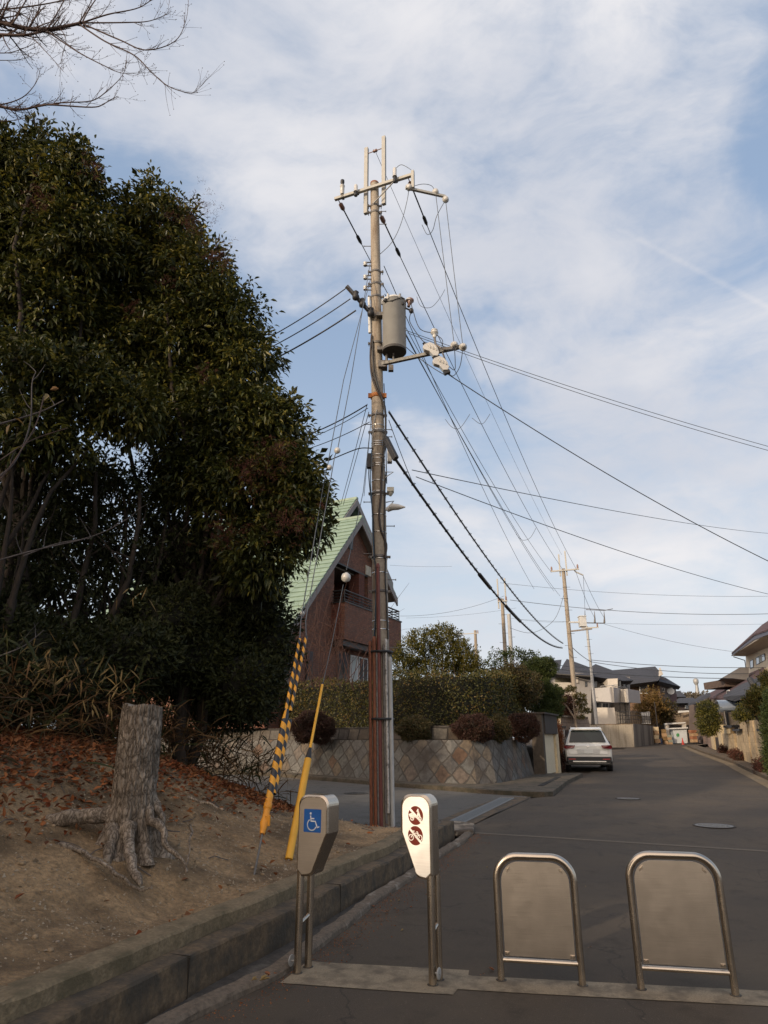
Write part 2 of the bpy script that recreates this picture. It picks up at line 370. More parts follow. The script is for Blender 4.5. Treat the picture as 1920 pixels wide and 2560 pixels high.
m_asph = None
def asphalt(name, c1, c2, patch, sc=1.0):
    m, nt, N, L, B = nodes(name)
    tc = N.new('ShaderNodeTexCoord'); O = tc.outputs['Object']
    def nz(s, d=6, r=.6):
        n = N.new('ShaderNodeTexNoise'); n.inputs['Scale'].default_value = s; n.inputs['Detail'].default_value = d; n.inputs['Roughness'].default_value = r; L.new(O, n.inputs['Vector']); return n.outputs['Fac']
    fine = nz(160, 3, .7); big = nz(.55, 6, .6); mid = nz(3.0, 7, .65)
    r = N.new('ShaderNodeValToRGB'); setramp(r, [(.28, tuple(c * .55 for c in c1)), (.5, c1), (.74, c2), (.86, tuple(min(1, c * 2.6) for c in c2))]); L.new(fine, r.inputs[0])
    def mixc(f, lo, hi, A, col, amt):
        q = N.new('ShaderNodeMapRange'); q.inputs[1].default_value = lo; q.inputs[2].default_value = hi; q.inputs[4].default_value = amt; L.new(f, q.inputs[0])
        x = N.new('ShaderNodeMix'); x.data_type = 'RGBA'; L.new(q.outputs[0], x.inputs[0]); L.new(A, x.inputs[6]); x.inputs[7].default_value = (*col, 1); return x.outputs[2]
    o = mixc(big, .46, .62, r.outputs[0], patch, .6)
    o = mixc(mid, .55, .75, o, tuple(c * .45 for c in c1), .75)
    o = mixc(nz(48, 4, .7), .60, .70, o, tuple(min(1, c * 1.9) for c in c2), .55)
    o = mixc(nz(1.1, 8, .7), .54, .66, o, tuple(c * .5 for c in c1), .5)
    vo = N.new('ShaderNodeTexVoronoi'); vo.feature = 'DISTANCE_TO_EDGE'; vo.inputs['Scale'].default_value = .42; 
    nv = N.new('ShaderNodeTexNoise'); nv.inputs['Scale'].default_value = 2.2; nv.inputs['Detail'].default_value = 6; L.new(O, nv.inputs['Vector'])
    va = N.new('ShaderNodeVectorMath'); va.operation = 'MULTIPLY_ADD'; L.new(nv.outputs['Color'], va.inputs[0]); va.inputs[1].default_value = (.7, .7, .7); L.new(O, va.inputs[2]); L.new(va.outputs[0], vo.inputs['Vector'])
    q = N.new('ShaderNodeMapRange'); q.inputs[1].default_value = 0; q.inputs[2].default_value = .006; q.inputs[3].default_value = .55; q.inputs[4].default_value = 0; L.new(vo.outputs[0], q.inputs[0])
    x = N.new('ShaderNodeMix'); x.data_type = 'RGBA'; L.new(q.outputs[0], x.inputs[0]); L.new(o, x.inputs[6]); x.inputs[7].default_value = (.015, .013, .012, 1)
    L.new(x.outputs[2], B.inputs['Base Color']); B.inputs['Roughness'].default_value = .88; B.inputs['Specular IOR Level'].default_value = .35
    bp = N.new('ShaderNodeBump'); bp.inputs['Distance'].default_value = .004; L.new(fine, bp.inputs['Height']); L.new(bp.outputs[0], B.inputs['Normal'])
    MAT[name] = m; return m
M_ASPH = asphalt('asphalt', (.062, .049, .036), (.105, .084, .062), (.10, .076, .050))
M_SIDE = asphalt('side_asphalt', (.105, .099, .088), (.15, .142, .128), (.125, .112, .095))
M_CONC = mat('strip_concrete', (.235, .19, .128), .9, .3, 90, bump=.002, bscale=200, col2=(.12, .095, .065), spots=(.45, .62), spscale=5)
M_KERB = mat('kerb_concrete', (.115, .080, .046), .92, .35, 26, bump=.006, bscale=40, col2=(.05, .04, .028), spots=(.42, .62), spscale=5)
M_KTOP = mat('kerb_top', (.185, .138, .08), .92, .35, 40, bump=.006, bscale=60, col2=(.10, .078, .042), spots=(.45, .65), spscale=6)
M_WKERB = mat('wall_kerb_concrete', (.085, .068, .048), .95, .4, 22, bump=.004, bscale=50, col2=(.045, .04, .026), spots=(.45, .6), spscale=3)
M_KDARK = mat('kerb_dark', (.05, .043, .036), .95, .4, 22, bump=.004, bscale=50, col2=(.10, .09, .075), spots=(.55, .7), spscale=5)
M_KLITE = mat('kerb_light', (.27, .225, .17), .92, .3, 30, bump=.006, bscale=60, col2=(.085, .065, .048), spots=(.46, .56), spscale=5)
M_DIRT = mat('dirt', (.30, .20, .105), .97, .4, 22, bump=.035, bscale=45, col2=(.12, .078, .040), spots=(.42, .60), spscale=1.4, detail=10)
M_SOIL = mat('dark_soil', (.07, .052, .035), .97, .4, 6, bump=.02, bscale=12)

def strip(name, ys, lf, rf, dz, material, kind='structure', cols=10):
    mb = MB(); vs = []; fs = []
    for y in ys:
        for c in range(cols + 1):
            x = lf(y) + (rf(y) - lf(y)) * c / cols; vs.append((x, y, zr(y) + dz))
    for i in range(len(ys) - 1):
        for c in range(cols): a = i * (cols + 1) + c; fs.append((a, a + 1, a + cols + 2, a + cols + 1))
    mb.add(vs, fs); o = mb.build(name, material, loc=(0, 0, 0)); tag(o, kind=kind); return o
# the ground sheet under everything
ys = [-80, -20] + list(np.arange(-4, 80, 2.0)) + [90, 120, 200, 300, 420]
strip('ground', ys, lambda y: -320, lambda y: 320, -.05, M_SOIL, cols=4)
strip('road', list(np.arange(-8, 66.1, .5)), lambda y: interp(EDGE, y) if y > -1 else -3.3, lambda y: interp(RGT, y), 0.0, M_ASPH)
strip('forecourt', list(np.arange(52, 66.1, 1.0)), lambda y: interp(EDGE, y) - 9, lambda y: interp(EDGE, y), 0.0, M_ASPH, cols=4)
# side road to the left, behind the pole
strip('side_road', list(np.arange(12.6, 27, .4)), lambda y: -40.0, lambda y: min(interp(EDGE, y) - .02, 1.45 + (y - 13.0) * .45 if y < 18.6 else 3.6), 0.002, M_SIDE, cols=30)
def sheet(name, px, dz, material, kind='structure', label=None, cat=None, z0=None):
    pts = []
    for a, b in px:
        d = ray(a, b); t = 2.0
        while H + d.z * t > zr(d.y * t): t += .005
        pts.append(Vector((d.x * t, d.y * t, zr(d.y * t) + dz)))
    mb = MB(); mb.add(pts, [tuple(range(len(pts)))[::-1]])
    o = mb.build(name, material); n = o.data.polygons[0].normal
    if n.z < 0: o.data.flip_normals()
    return tag(o, label, cat, kind=kind)
sheet('footing_strip', [(700, 2459), (948, 2477), (1133, 2489), (1144, 2475), (1300, 2484), (1920, 2517), (2300, 2540), (2300, 2500), (1920, 2479), (1492, 2457), (1180, 2441), (1171, 2439), (1173, 2427), (819, 2408), (770, 2404)], .004, M_CONC)
sheet('asphalt_seam', [(1187, 2081), (1400, 2094), (1920, 2127), (2300, 2152), (2300, 2157), (1920, 2130.5), (1400, 2097), (1187, 2084)], .004, mat('seam', (.115, .092, .066), .9, .3, 30))
M_ROADN = asphalt('worn_asphalt', (.050, .043, .037), (.085, .073, .062), (.075, .06, .048))
# patch of older asphalt in front of the footing strip
sheet('side_gutter', [(1097, 2053), (1175, 2066), (1200, 2054), (1255, 2025), (1329, 1993), (1262, 1993), (1225, 2003), (1150, 2030)], .008, M_KERB)

def manhole(px, py, r, label, kindmat):
    d = ray(px, py); t = 2.0
    while H + d.z * t > zr(d.y * t): t += .005
    c = Vector((d.x * t, d.y * t, zr(d.y * t) + .004)); e = thing('manhole_cover', label, 'manhole cover', c)
    mb = MB(); mb.lathe(c, (0, 0, 1), [(r, 0), (r, .006), (r * .9, .006), (r * .9, .003)], 40); mb.build('frame', M_KDARK, e)
    mb = MB(); mb.lathe(c, (0, 0, 1), [(r * .89, .0), (r * .89, .006)], 36)
    for k in range(1, 4):
        rr = r * .22 * k
        for j in range(8 * k):
            a = 2 * math.pi * j / (8 * k); mb.box(c + Vector((rr * math.cos(a), rr * math.sin(a), .0075)), (.05, .028, .004), rz=a + .6)
    mb.build('lid', kindmat, e)
M_IRON = mat('cast_iron', (.17, .165, .155), .6, .4, 40, metal=.3, bump=.003)
manhole(1785, 2065, .36, 'round worn iron manhole cover in the main road ahead of the right barrier', M_IRON)
manhole(890, 1984, .33, 'dark round manhole cover in the side road just left of the pole', mat('dull_iron', (.05, .05, .05), .7, .3, 20, metal=.3))
manhole(1570, 1997, .30, 'small pale manhole cover in the middle of the road beyond the barriers', M_IRON)

# steel grating strip across the side road mouth
def grating():
    a, b, c, d = Vector((1.20, 13.55, .09)), Vector((1.42, 13.32, .09)), Vector((3.25, 17.9, .172)), Vector((2.95, 18.0, .172))
    e = thing('drain_grating', 'grey steel drain grating in strips across the mouth of the side road', 'drain grating', a)
    mb = MB()
    for i in range(8):
        t = i / 7; p = a.lerp(b, t); q = d.lerp(c, t); mb.tube([p, q], .011, 4, sm=False)
    for i in range(60):
        t = i / 59; mb.tube([a.lerp(d, t) + Vector((0, 0, -.004)), b.lerp(c, t) + Vector((0, 0, -.004))], .006, 4, sm=False)
    mb.build('bars', mat('galvanised', (.15, .155, .15), .6, .2, 20, metal=.3), e)
    mb = MB()
    for p, q in ((a, d), (b, c), (a, b), (d, c)): mb.tube([p, q], .02, 4, sm=False)
    mb.build('frame', M_IRON, e)
grating()

def sweep(path, sec, y0=None, y1=None, wob=.006, seed=1):
    """profile sec = [(offset to the left, height)] swept along a plan path"""
    rr = random.Random(seed); ys = np.arange(path[0][1] if y0 is None else y0, (path[-1][1] if y1 is None else y1) + .001, .12)
    mb = MB(); vs = []; fs = []; k = len(sec)
    for y in ys:
        x = interp(path, y); x2 = interp(path, y + .1); t = Vector((x2 - x, .1)).normalized(); nl = Vector((-t.y, t.x)) 
        for i, (o, z) in enumerate(sec):
            w = (rr.random() - .5) * wob
            vs.append((x + nl.x * (o + w), y + nl.y * (o + w), zr(y) + z + w * (.6 if z > .02 else 0)))
    for i in range(len(ys) - 1):
        for j in range(k - 1): a = i * k + j; fs.append((a, a + k, a + k + 1, a + 1))
    mb.add(vs, fs)
    n = len(ys) - 1; mb.add(vs[:k], [tuple(range(k))]); mb.add(vs[n * k:], [tuple(range(k))[::-1]])
    return mb
# lower gutter stones, each a block with a joint
o = sweep(APR, [(0, -.02), (.004, .03), (.02, .05), (.11, .058), (.12, .02), (.13, -.03)], y0=2.6, wob=.016, seed=3).build('gutter_kerb', mat('apron_concrete', (.12, .092, .066), .92, .35, 30, bump=.006, bscale=60, col2=(.24, .205, .165), spots=(.58, .66), spscale=4))
tag(o, 'low pale broken gutter kerb along the asphalt at the foot of the stepped concrete wall', 'kerb')
M_GUT = M_KDARK
o = sweep(APR, [(.09, -.01), (.09, .012), (.62, .012), (.62, -.01)], y0=2.0, y1=9.0, wob=.0, seed=3).build('gutter', M_KDARK); tag(o, kind='structure')
o = sweep(WL1, [(0, -.03), (.0, .05), (.004, .225), (.012, .24), (.17, .245), (.18, .0)], y0=1.2, seed=5, wob=.014).build('kerb_wall', M_KERB)
tag(o, 'weathered brown lower step of the concrete retaining kerb beside the asphalt', 'low wall')
WL2 = [(x - .0, y) for x, y in WL1]
o = sweep(WL2, [(.172, .20), (.176, .33), (.19, .345), (.36, .35), (.36, .1)], y0=1.2, y1=10.6, seed=8, wob=.012).build('kerb_wall', M_KTOP)
tag(o, 'upper step of the concrete retaining kerb holding back the sandy bank', 'low wall')
# open joints between the cast lengths of the stepped kerb
for k, y in enumerate((4.9, 7.1, 9.3)):
    x = interp(WL1, y); x2 = interp(WL1, y + .1); t = Vector((x2 - x, .1, 0)).normalized(); nl = Vector((-t.y, t.x, 0)); z0 = zr(y); q = Vector((x, y, z0)) - nl * .006
    mb = MB(); mb.boxf(q - t * .004, t * .005, nl * .02, (0, 0, .235)); mb.boxf(q - t * .004 + Vector((0, 0, .238)), t * .005, nl * .185, (0, 0, .0075))
    tag(mb.build('kerb_joint', mat('joint_dark', (.022, .018, .013), .95)), kind='structure')
# broken pale concrete wedge at the kerb's end
mb = MB(); w = [(1.18, 11.95), (1.5, 12.1), (1.62, 12.9), (1.42, 13.25), (1.05, 13.4), (.95, 12.2)]
mb.prism([(x, y, zr(12.5) - .02) for x, y in w], (0, 0, .10))
tag(mb.build('kerb_end_block', M_KLITE, bevel=.03), 'pale cracked concrete wedge where the left kerb ends at the side road', 'kerb end')

# ---------------------------------------------------------------- the bank
def smooth(a, b, x): t = min(1, max(0, (x - a) / (b - a))); return t * t * (3 - 2 * t)
from mathutils import noise as MN
def bank(x, y):
    """height of the dirt bank left of the kerb"""
    d = max(0.0, (interp(WL1, min(y, 11.9)) - .34 - x)) * .96
    if y > 11.9: d = max(0, d - (y - 11.9) * .15)
    k = 1 - smooth(8.0, 13.0, y) * (1 - smooth(1.5, 6.0, d) * .8)
    z = .32 + .02 * d + k * (.26 * smooth(.25, 1.5, d) + .42 * smooth(1.2, 3.2, d) * 2.0 + .10 * max(0, d - 3))
    z -= .26 * smooth(10.6, 12.2, y) * (1 - smooth(1.0, 3.0, d))
    z -= (z - zr(y) + .08) * smooth(12.9 + .35 * max(0, -x), 14.6 + .55 * max(0, -x), y)
    bz = MN.fractal(Vector((x * .9, y * .9, 3)), 1.0, 2.0, 4) * .055 + MN.fractal(Vector((x * 4, y * 4, 7)), 1.0, 2.0, 3) * .020 + max(0, MN.noise(Vector((x * 9, y * 9, 1))) - .12) * .045
    # hollow eaten away under the stump
    hx, hy = x + 2.32, y - 6.35; hh = math.exp(-(hx * hx * 1.2 + hy * hy * 1.6) * 1.4)
    z += hh * .10; lo = math.exp(-((x + 1.75) ** 2 * 3 + (y - 5.9) ** 2 * 3)) * .12
    return z + bz * smooth(.15, .8, d) - lo
mb = MB(); xs = list(np.concatenate([np.arange(-14, -5, .4), np.arange(-5, 1.6, .05)])); yy = list(np.concatenate([np.arange(1.0, 3, .15), np.arange(3, 9, .05), np.arange(9, 22, .2)]))
vs = []; fs = []; nx = len(xs)
def xlim(y): return interp(WL1, min(y, 11.9)) - .34 if y < 11.6 else 1.05
for y in yy:
    for x in xs:
        xx = min(x, xlim(y)); vs.append((xx, y, bank(xx, y)))
for i in range(len(yy) - 1):
    for j in range(nx - 1):
        if xs[j] > xlim(yy[i]) and xs[j] > xlim(yy[i + 1]): continue
        a = i * nx + j; fs.append((a, a + 1, a + nx + 1, a + nx))
mb.add(vs, fs, sm=True); tag(mb.build('earth_bank', M_DIRT, loc=(0, 0, 0)), kind='structure')
# ================================================================ main utility pole
M_POLE = streakmat('pole_concrete', (.33, .285, .225), (.16, .11, .07), .85, (9, 9, .9), .46, .72)
M_GALV = mat('galvanised_steel', (.32, .32, .31), .5, .16, 25, metal=.25, bump=.001)
M_PAINT = mat('pale_steel', (.38, .37, .335), .55, .10, 12, col2=(.30, .26, .20), spots=(.6, .75), spscale=8)
M_DSTEEL = mat('dark_steel', (.16, .15, .14), .6, .3, 20, metal=.5, col2=(.09, .05, .03), spots=(.55, .7), spscale=9)
M_RUST = mat('rusty_steel', (.20, .07, .035), .7, .45, 14, stretch=(3, 3, .8), col2=(.28, .13, .05), spots=(.55, .75), spscale=5)
M_RUSTD = mat('red_brown_pipe', (.15, .040, .030), .55, .35, 10, stretch=(3, 3, .6), col2=(.13, .05, .03), spots=(.55, .8), spscale=3)
M_PVC = mat('grey_pvc', (.38, .38, .37), .55, .12, 6)
M_ZINC = mat('blotched_zinc', (.45, .43, .40), .6, .3, 22, metal=.2, col2=(.10, .09, .08), spots=(.52, .66), spscale=12)
M_CABLE = mat('black_cable', (.018, .018, .020), .55, .2, 20)
M_CABLEB = mat('brown_cable', (.035, .024, .020), .6, .2, 20)
M_BLUEC = mat('blue_cable', (.03, .09, .16), .5, .2, 20)
M_WIRE = mat('grey_wire', (.10, .11, .12), .5, .2, 20, metal=.3)
M_BAND = mat('steel_band', (.78, .77, .74), .22, .1, 30, metal=1.0)
M_PORC = mat('porcelain', (.50, .485, .45), .25, .06, 10, coat=.5)
M_PORCB = mat('brown_porcelain', (.22, .12, .09), .3, .1, 10)
M_TANK = mat('tank_grey', (.56, .555, .53), .5, .07, 5, col2=(.44, .43, .40), spots=(.55, .8), spscale=4)
PB = Vector((-.015, 12.7, .17)); PT = Vector((-.235, 12.7, atY(936, 460, 12.7).z))
def PC(z): return PB.lerp(PT, (z - PB.z) / (PT.z - PB.z))
def PR(z): return .175 - .075 * (z - PB.z) / (PT.z - PB.z)
def pz(py, px=950):      # height on the pole seen at image row py
    return atY(px, py, 12.7).z
WD = Vector((12.3, 31.3, 0)).normalized(); WN = Vector((WD.y, -WD.x, 0))   # towards the next pole / to its right
pole = thing('utility_pole', 'tall weathered concrete utility pole with a grey cylindrical transformer beside the yellow guy guards', 'utility pole', PB)
mb = MB(); mb.tube([PC(PB.z - .2), PC(5), PC(10), PT], [PR(0) + .003, PR(5), PR(10), PR(14.35)], 28); mb.build('shaft', M_POLE, pole)
mb = MB(); mb.lathe(PT - Vector((0, 0, .02)), (0, 0, 1), [(.105, 0), (.108, .04), (.06, .09)], 16); mb.build('cap', M_RUST, pole)

def arm_at(z, l, r, sec=.075, dy=-.13, mt=None, name='crossarm', par=None, tilt=0):
    c = PC(z) + Vector((WN.x, WN.y, 0)) * 0 - WD * .14
    mb = MB(); ax = (WN, WD, Vector((0, 0, 1)))
    mb.box(c + WN * (r - l) / 2, (l + r, sec, sec), ax=ax); return mb.build(name, mt or M_PAINT, par or pole, bevel=.004), c
ZA = atY(936, 471, 12.6).z
_, AC = arm_at(ZA, 1.02, 1.08)
# two upright extension bars carrying the ground wire
for s, top, bot in ((-.235, pz(364), pz(528)), (.24, pz(350), pz(518))):
    c = PC(14.0) + WN * s; mb = MB(); mb.box(c + Vector((0, 0, (top + bot) / 2 - 14.0)), (.095, .085, top - bot), ax=(WN, WD, Vector((0, 0, 1))))
    mb.build('extension_bar', M_PAINT, pole, bevel=.004)
zt_ = pz(378) - 14.0; mb = MB(); a, b = PC(14.0) + WN * -.235 + Vector((0, 0, zt_)), PC(14.0) + WN * .24 + Vector((0, 0, zt_ + .02))
mb.tube([a, b], .012, 6); mid = (a + b) / 2; mb.lathe(mid - WN * .06, WN, [(.02, 0), (.045, .02), (.03, .06), (.045, .10), (.02, .12)], 10, 0); mb.build('top_rod', M_PORCB, pole)
GWTOP = mid
# brace
mb = MB(); mb.tube([AC + WN * .55 - Vector((0, 0, .04)), PC(13.85) + WN * .02 - WD * .13], .016, 6); mb.build('brace', M_GALV, pole)
# fused arresters and insulators on the arm
def arrester(p, h, r, up, name='arrester'):
    mb = MB(); mb.lathe(p, (0, 0, up), [(r * .8, -.06), (r, 0), (r, h * .45), (r * 1.15, h * .47), (r * 1.15, h * .52)], 14, 0)
    mb.lathe(p, (0, 0, up), [(r * .8, h * .52), (r * .8, h * .75), (r * .95, h * .78), (r * .9, h * .95), (r * .5, h)], 14, 1); mb.build(name, [M_PORC, M_CABLE], pole)
arrester(AC - WN * .80 + Vector((0, 0, .10)) - WD * .04, .40, .055, 1)
arrester(AC - WN * .40 - WD * .10 + Vector((0, 0, .06)), .28, .05, -1)
arrester(AC + WN * .62 - WD * .10 + Vector((0, 0, .20)), .38, .05, -1)
for s in (-.80, -.40, .62): mb = MB(); mb.box(AC + WN * s, (.055, .10, .11), ax=(WN, WD, Vector((0, 0, 1)))); mb.build('arm_clamp', M_DSTEEL, pole)
# dropper bar and small side arm on the right end
e1 = AC + WN * 1.06; mb = MB(); mb.box(e1 + Vector((0, 0, -.20)) - WD * .05, (.07, .07, .52), ax=(WN, WD, Vector((0, 0, 1)))); mb.build('dropper_bar', M_PAINT, pole, bevel=.004)
e2 = e1 - Vector((0, 0, .46)); SAD = (WN + WD * .75).normalized(); mb = MB(); mb.box(e2 + SAD * .30, (1.0, .06, .06), ax=(SAD, Vector((-SAD.y, SAD.x, 0)), Vector((0, 0, 1)))); mb.build('side_arm', M_PAINT, pole, bevel=.004)
INS = []
for s, dz in ((.55, .06), (.80, -.10), (-.12, .02)):
    p = e2 + SAD * s + Vector((0, 0, dz)); mb = MB(); mb.lathe(p - WD * .06, (WD + Vector((0, 0, .2))), [(.02, 0), (.075, .02), (.08, .06), (.045, .08), (.075, .10), (.03, .14)], 14); mb.build('pin_insulator', M_PORC, pole); INS.append(p)
# strain insulators with sleeves: wires leave the arm towards the next pole
def strain(p, d, L=1.15, par=None):
    d = Vector(d).normalized(); mb = MB(); mb.tube([p, p + d * .12], .012, 6); mb.lathe(p + d * .12, d, [(.02, 0), (.055, .03), (.06, .16), (.04, .2), (.02, .24)], 12)
    mb.build('strain_insulator', M_PORCB, par or pole)
    mb = MB(); mb.tube([p + d * .34, p + d * L], .018, 6); mb.lathe(p + d * L, d, [(.02, 0), (.045, .06), (.045, .22), (.015, .32)], 10); mb.build('wire_sleeve', M_CABLE, par or pole)
    return p + d * (L + .3)
# bands with bolts and steel straps round the shaft
for z in (13.85, 13.65, 11.9, 11.55, 11.2, 10.65, 9.95, 8.15, 7.75, 6.35, 5.0, 4.3):
    mb = MB(); mb.lathe(PC(z) - Vector((0, 0, .03)), (0, 0, 1), [(PR(z) + .002, 0), (PR(z) + .012, .004), (PR(z) + .012, .056), (PR(z) + .002, .06)], 24)
    for s in (-1, 1): mb.box(PC(z) + Vector((s * (PR(z) + .035), -.04, 0)), (.07, .03, .045)); mb.cyl(PC(z) + Vector((s * (PR(z) + .05), -.10, 0)), PC(z) + Vector((s * (PR(z) + .05), .06, 0)), .009, n=6)
    mb.build('band', M_DSTEEL, pole)
for py in (1067, 1078, 1108, 1113, 1118, 1141, 1150, 1163, 1168, 1205, 1232, 1242, 1290, 1333, 1399, 1434, 1554, 1575): z = pz(py); mb = MB(); mb.lathe(PC(z) - Vector((0, 0, .008)), (0, 0, 1), [(PR(z) + .0015, 0), (PR(z) + .0075, .001), (PR(z) + .0075, .015), (PR(z) + .0015, .016)], 24); mb.build('strap', M_BAND, pole)
# climbing bolts
for i, (py, s) in enumerate(((530, 1), (562, 1), (617, -1), (1075, 1), (1062, -1), (1093, 1), (1256, -1), (1316, 1), (1385, -1), (1450, 1), (1620, 1))):
    z = pz(py); p = PC(z); mb = MB(); mb.cyl(p + Vector((s * PR(z), -.02, 0)), p + Vector((s * (PR(z) + .16), -.02, 0)), .009, n=6); mb.cyl(p + Vector((s * (PR(z) + .155), -.02, 0)), p + Vector((s * (PR(z) + .17), -.02, 0)), .02, n=6)
    mb.build('climbing_bolt', M_DSTEEL, pole)
# reel insulators on brackets on the left
for py, dx in ((640, -.2), (697, -.2), (735, -.2)):
    z = pz(py - 18 if py > 650 else py); z = pz({640: 664, 697: 697, 735: 724}[py]); p = PC(z) + Vector((-PR(z) - .13, -.05, 0))
    mb = MB(); mb.box(p + Vector((.08, 0, .05)), (.20, .03, .012), 0); mb.box(p + Vector((.08, 0, -.05)), (.20, .03, .012), 0); mb.lathe(p - Vector((0, 0, .045)), (0, 0, 1), [(.045, 0), (.05, .02), (.03, .045), (.05, .07), (.045, .09)], 12, 1)
    mb.build('reel_insulator', [M_DSTEEL, M_PORC], pole)
# white conduit on the upper left
mb = MB(); mb.tube([PC(10.2) + Vector((-.15, -.08, 0)), PC(11.15) + Vector((-.16, -.08, 0))], .035, 10); mb.build('conduit', mat('white_plastic', (.6, .6, .58), .5, .1, 8), pole)
# steel arm reaching left and back, carrying the low-voltage cables
z = pz(800); a = PC(z) + Vector((-.05, -.12, 0)); b = atY(866, 715, 12.2); mb = MB(); d = (b - a); mb.box((a + b) / 2, (d.length, .07, .07), ax=(d.normalized(), *basis(d)[:2])); mb.build('left_arm', M_RUST if False else M_DSTEEL, pole, bevel=.004); LARM = b
for t in (.12, .42, .66): mb = MB(); p = a.lerp(b, t); mb.lathe(p - Vector((0, .04, .12)), (0, 0, 1), [(.03, 0), (.075, .03), (.08, .10), (.05, .16), (.07, .2), (.03, .24)], 12); mb.build('cable_clamp', M_CABLE, pole)

# transformer
TX = atY(982, 815, 12.45); tz0, tz1 = atY(984, 880, 12.45).z, atY(980, 762, 12.45).z; TC = Vector((TX.x + .03, 12.42, 0)); R = .262
tx = MB(); H0 = tz0; hh = tz1 - tz0
tx.lathe(Vector((TC.x, TC.y, tz0)), (0, 0, 1), [(R * .93, -.015), (R * .96, 0), (R, .0), (R, hh), (R * 1.04, hh), (R * 1.04, hh + .045), (R * .9, hh + .075), (.0, hh + .10)], 40)
TO = tx.build('transformer_tank', M_TANK, pole)
mb = MB(); mb.lathe(Vector((TC.x, TC.y, tz0)), (0, 0, 1), [(R * 1.012, -.03), (R * 1.012, .02), (R * 1.0, .03)], 40); mb.lathe(Vector((TC.x, TC.y, tz0 - .028)), (0, 0, 1), [(R * .97, 0), (R * .97, .01)], 40); mb.build('tank_rim', mat('tank_under', (.055, .05, .045), .7), TO)
for a in (0.4, 1.35, 2.3, 3.3, 4.2, 5.2):
    p = Vector((TC.x + R * 1.03 * math.cos(a), TC.y + R * 1.03 * math.sin(a), tz1 + .02)); mb = MB(); mb.box(p, (.05, .035, .13), rz=a); mb.build('lid_clamp', M_GALV, TO)
p = Vector((TC.x + R + .06, TC.y - .06, tz1 - .04)); mb = MB(); mb.lathe(p - Vector((0, 0, .08)), (.25, 0, 1), [(.035, 0), (.035, .08), (.06, .1), (.035, .13), (.085, .16), (.08, .2), (.02, .23)], 16); mb.build('bushing', M_PORCB, TO)
mb = MB(); mb.lathe(p + Vector((.02, 0, .07)), (.25, 0, 1), [(.085, 0), (.085, .03), (.04, .06)], 16); mb.build('bushing_cap', M_PORC, TO)
mb = MB(); mb.sph(p + Vector((.06, -.02, -.2)), (.055, .055, .07)); mb.tube([p + Vector((-.06, 0, -.12)), p + Vector((.06, -.02, -.2))], .02); mb.build('terminal', M_CABLE, TO)
for zz in (tz1 - .22, tz0 + .12): mb = MB(); mb.box((PC(zz) + Vector((TC.x, TC.y, zz))) / 2 + Vector((0, -.02, (0))), (abs(TC.x - PC(zz).x) - .02, .16, .09)); mb.build('tank_bracket', M_DSTEEL, TO)
mb = MB(); z = tz1 - .02
mb.tube([Vector((TC.x - R * .85, TC.y - R * .75, z - .06)), Vector((TC.x - R * .2, TC.y - R * 1.06, z - .10)), Vector((TC.x + R * .6, TC.y - R * .98, z + .0)), Vector((TC.x + R * .9, TC.y - R * .6, z + .04))], .010, 6); mb.sph((TC.x - R * .75, TC.y - R * .8, z - .04), (.05, .04, .05)); mb.sph((TC.x + R * .75, TC.y - R * .75, z - .12), (.03, .03, .04))
mb.build('tank_lead', M_CABLE, TO)

# long arm to the right below the transformer, with the cutouts
z = pz(920); A0 = PC(z) + Vector((.10, -.16, 0)); A1 = Vector((atY(1157, 882, 11.9).x, 11.9, 0)); A1.z = A0.z + .03
ad = (A1 - A0); aN = ad.normalized(); aS = Vector((aN.y, -aN.x, 0)); ZZ = Vector((0, 0, 1))
mb = MB(); mb.box((A0 + A1) / 2, (ad.length, .075, .075), ax=(aN, aS, ZZ)); mb.build('long_arm', mat('weathered_arm', (.17, .165, .15), .6, .3, 20, metal=.3), pole, bevel=.004)
mb = MB(); mb.box(PC(z) + Vector((.13, -.10, 0)), (.20, .2, .16)); mb.box(A0 + aN * .22 + Vector((0, 0, -.16)), (.11, .10, .13)); mb.cyl(A0 + aN * .28, A0 + aN * .28 + Vector((0, 0, .34)), .022, n=8); mb.cyl(A0 + aN * .12, A0 + aN * .12 + Vector((0, 0, .42)), .03, n=8); mb.build('arm_bracket', M_DSTEEL, pole)
def onarm(px): # point along the arm at image column px
    for i in range(400):
        p = A0.lerp(A1, i / 399); q = p - Vector((0, 0, H)); cz = q.y * math.cos(P) + q.z * math.sin(P)
        if 960 + F * q.x / cz >= px: return p
    return A1
CX = onarm(1105); cN = Vector((WD.x, WD.y, 0))
mb = MB(); mb.box(CX + Vector((.0, 0, .045)), (.85, .06, .06), ax=((Vector((-.35, .55, .32)).normalized()), *basis((-.35, .55, .32))[:2])); c1, c2 = CX + Vector((-.35, .55, .32)).normalized() * .42, CX - Vector((-.35, .55, .32)).normalized() * .42; mb.build('short_arm', M_DSTEEL, pole, bevel=.004)
PIN = []
p = onarm(1087) + Vector((0, -.02, .45)); mb = MB(); mb.lathe(p - Vector((0, 0, .1)), (0, 0, 1), [(.03, 0), (.05, .04), (.03, .08), (.085, .11), (.085, .14), (.05, .15), (.075, .17), (.075, .19), (.02, .21)], 18); mb.build('pin_insulator', M_PORC, pole)
mb = MB(); mb.tube([p - Vector((0, 0, .1)), p + Vector((.02, 0, -.28)), CX + Vector((0, 0, .05))], .025, 8); mb.build('insulator_stem', M_DSTEEL, pole); PIN.append(p)
for px, dz in ((1135, .03), (1156, -.06)):
    p = onarm(px) + Vector((0, -.06, dz)); mb = MB(); mb.lathe(p, (.1, -1, .1), [(.02, -.05), (.08, -.03), (.085, .01), (.05, .03), (.075, .05), (.03, .09)], 18); mb.build('pin_insulator', M_PORC, pole); PIN.append(p)
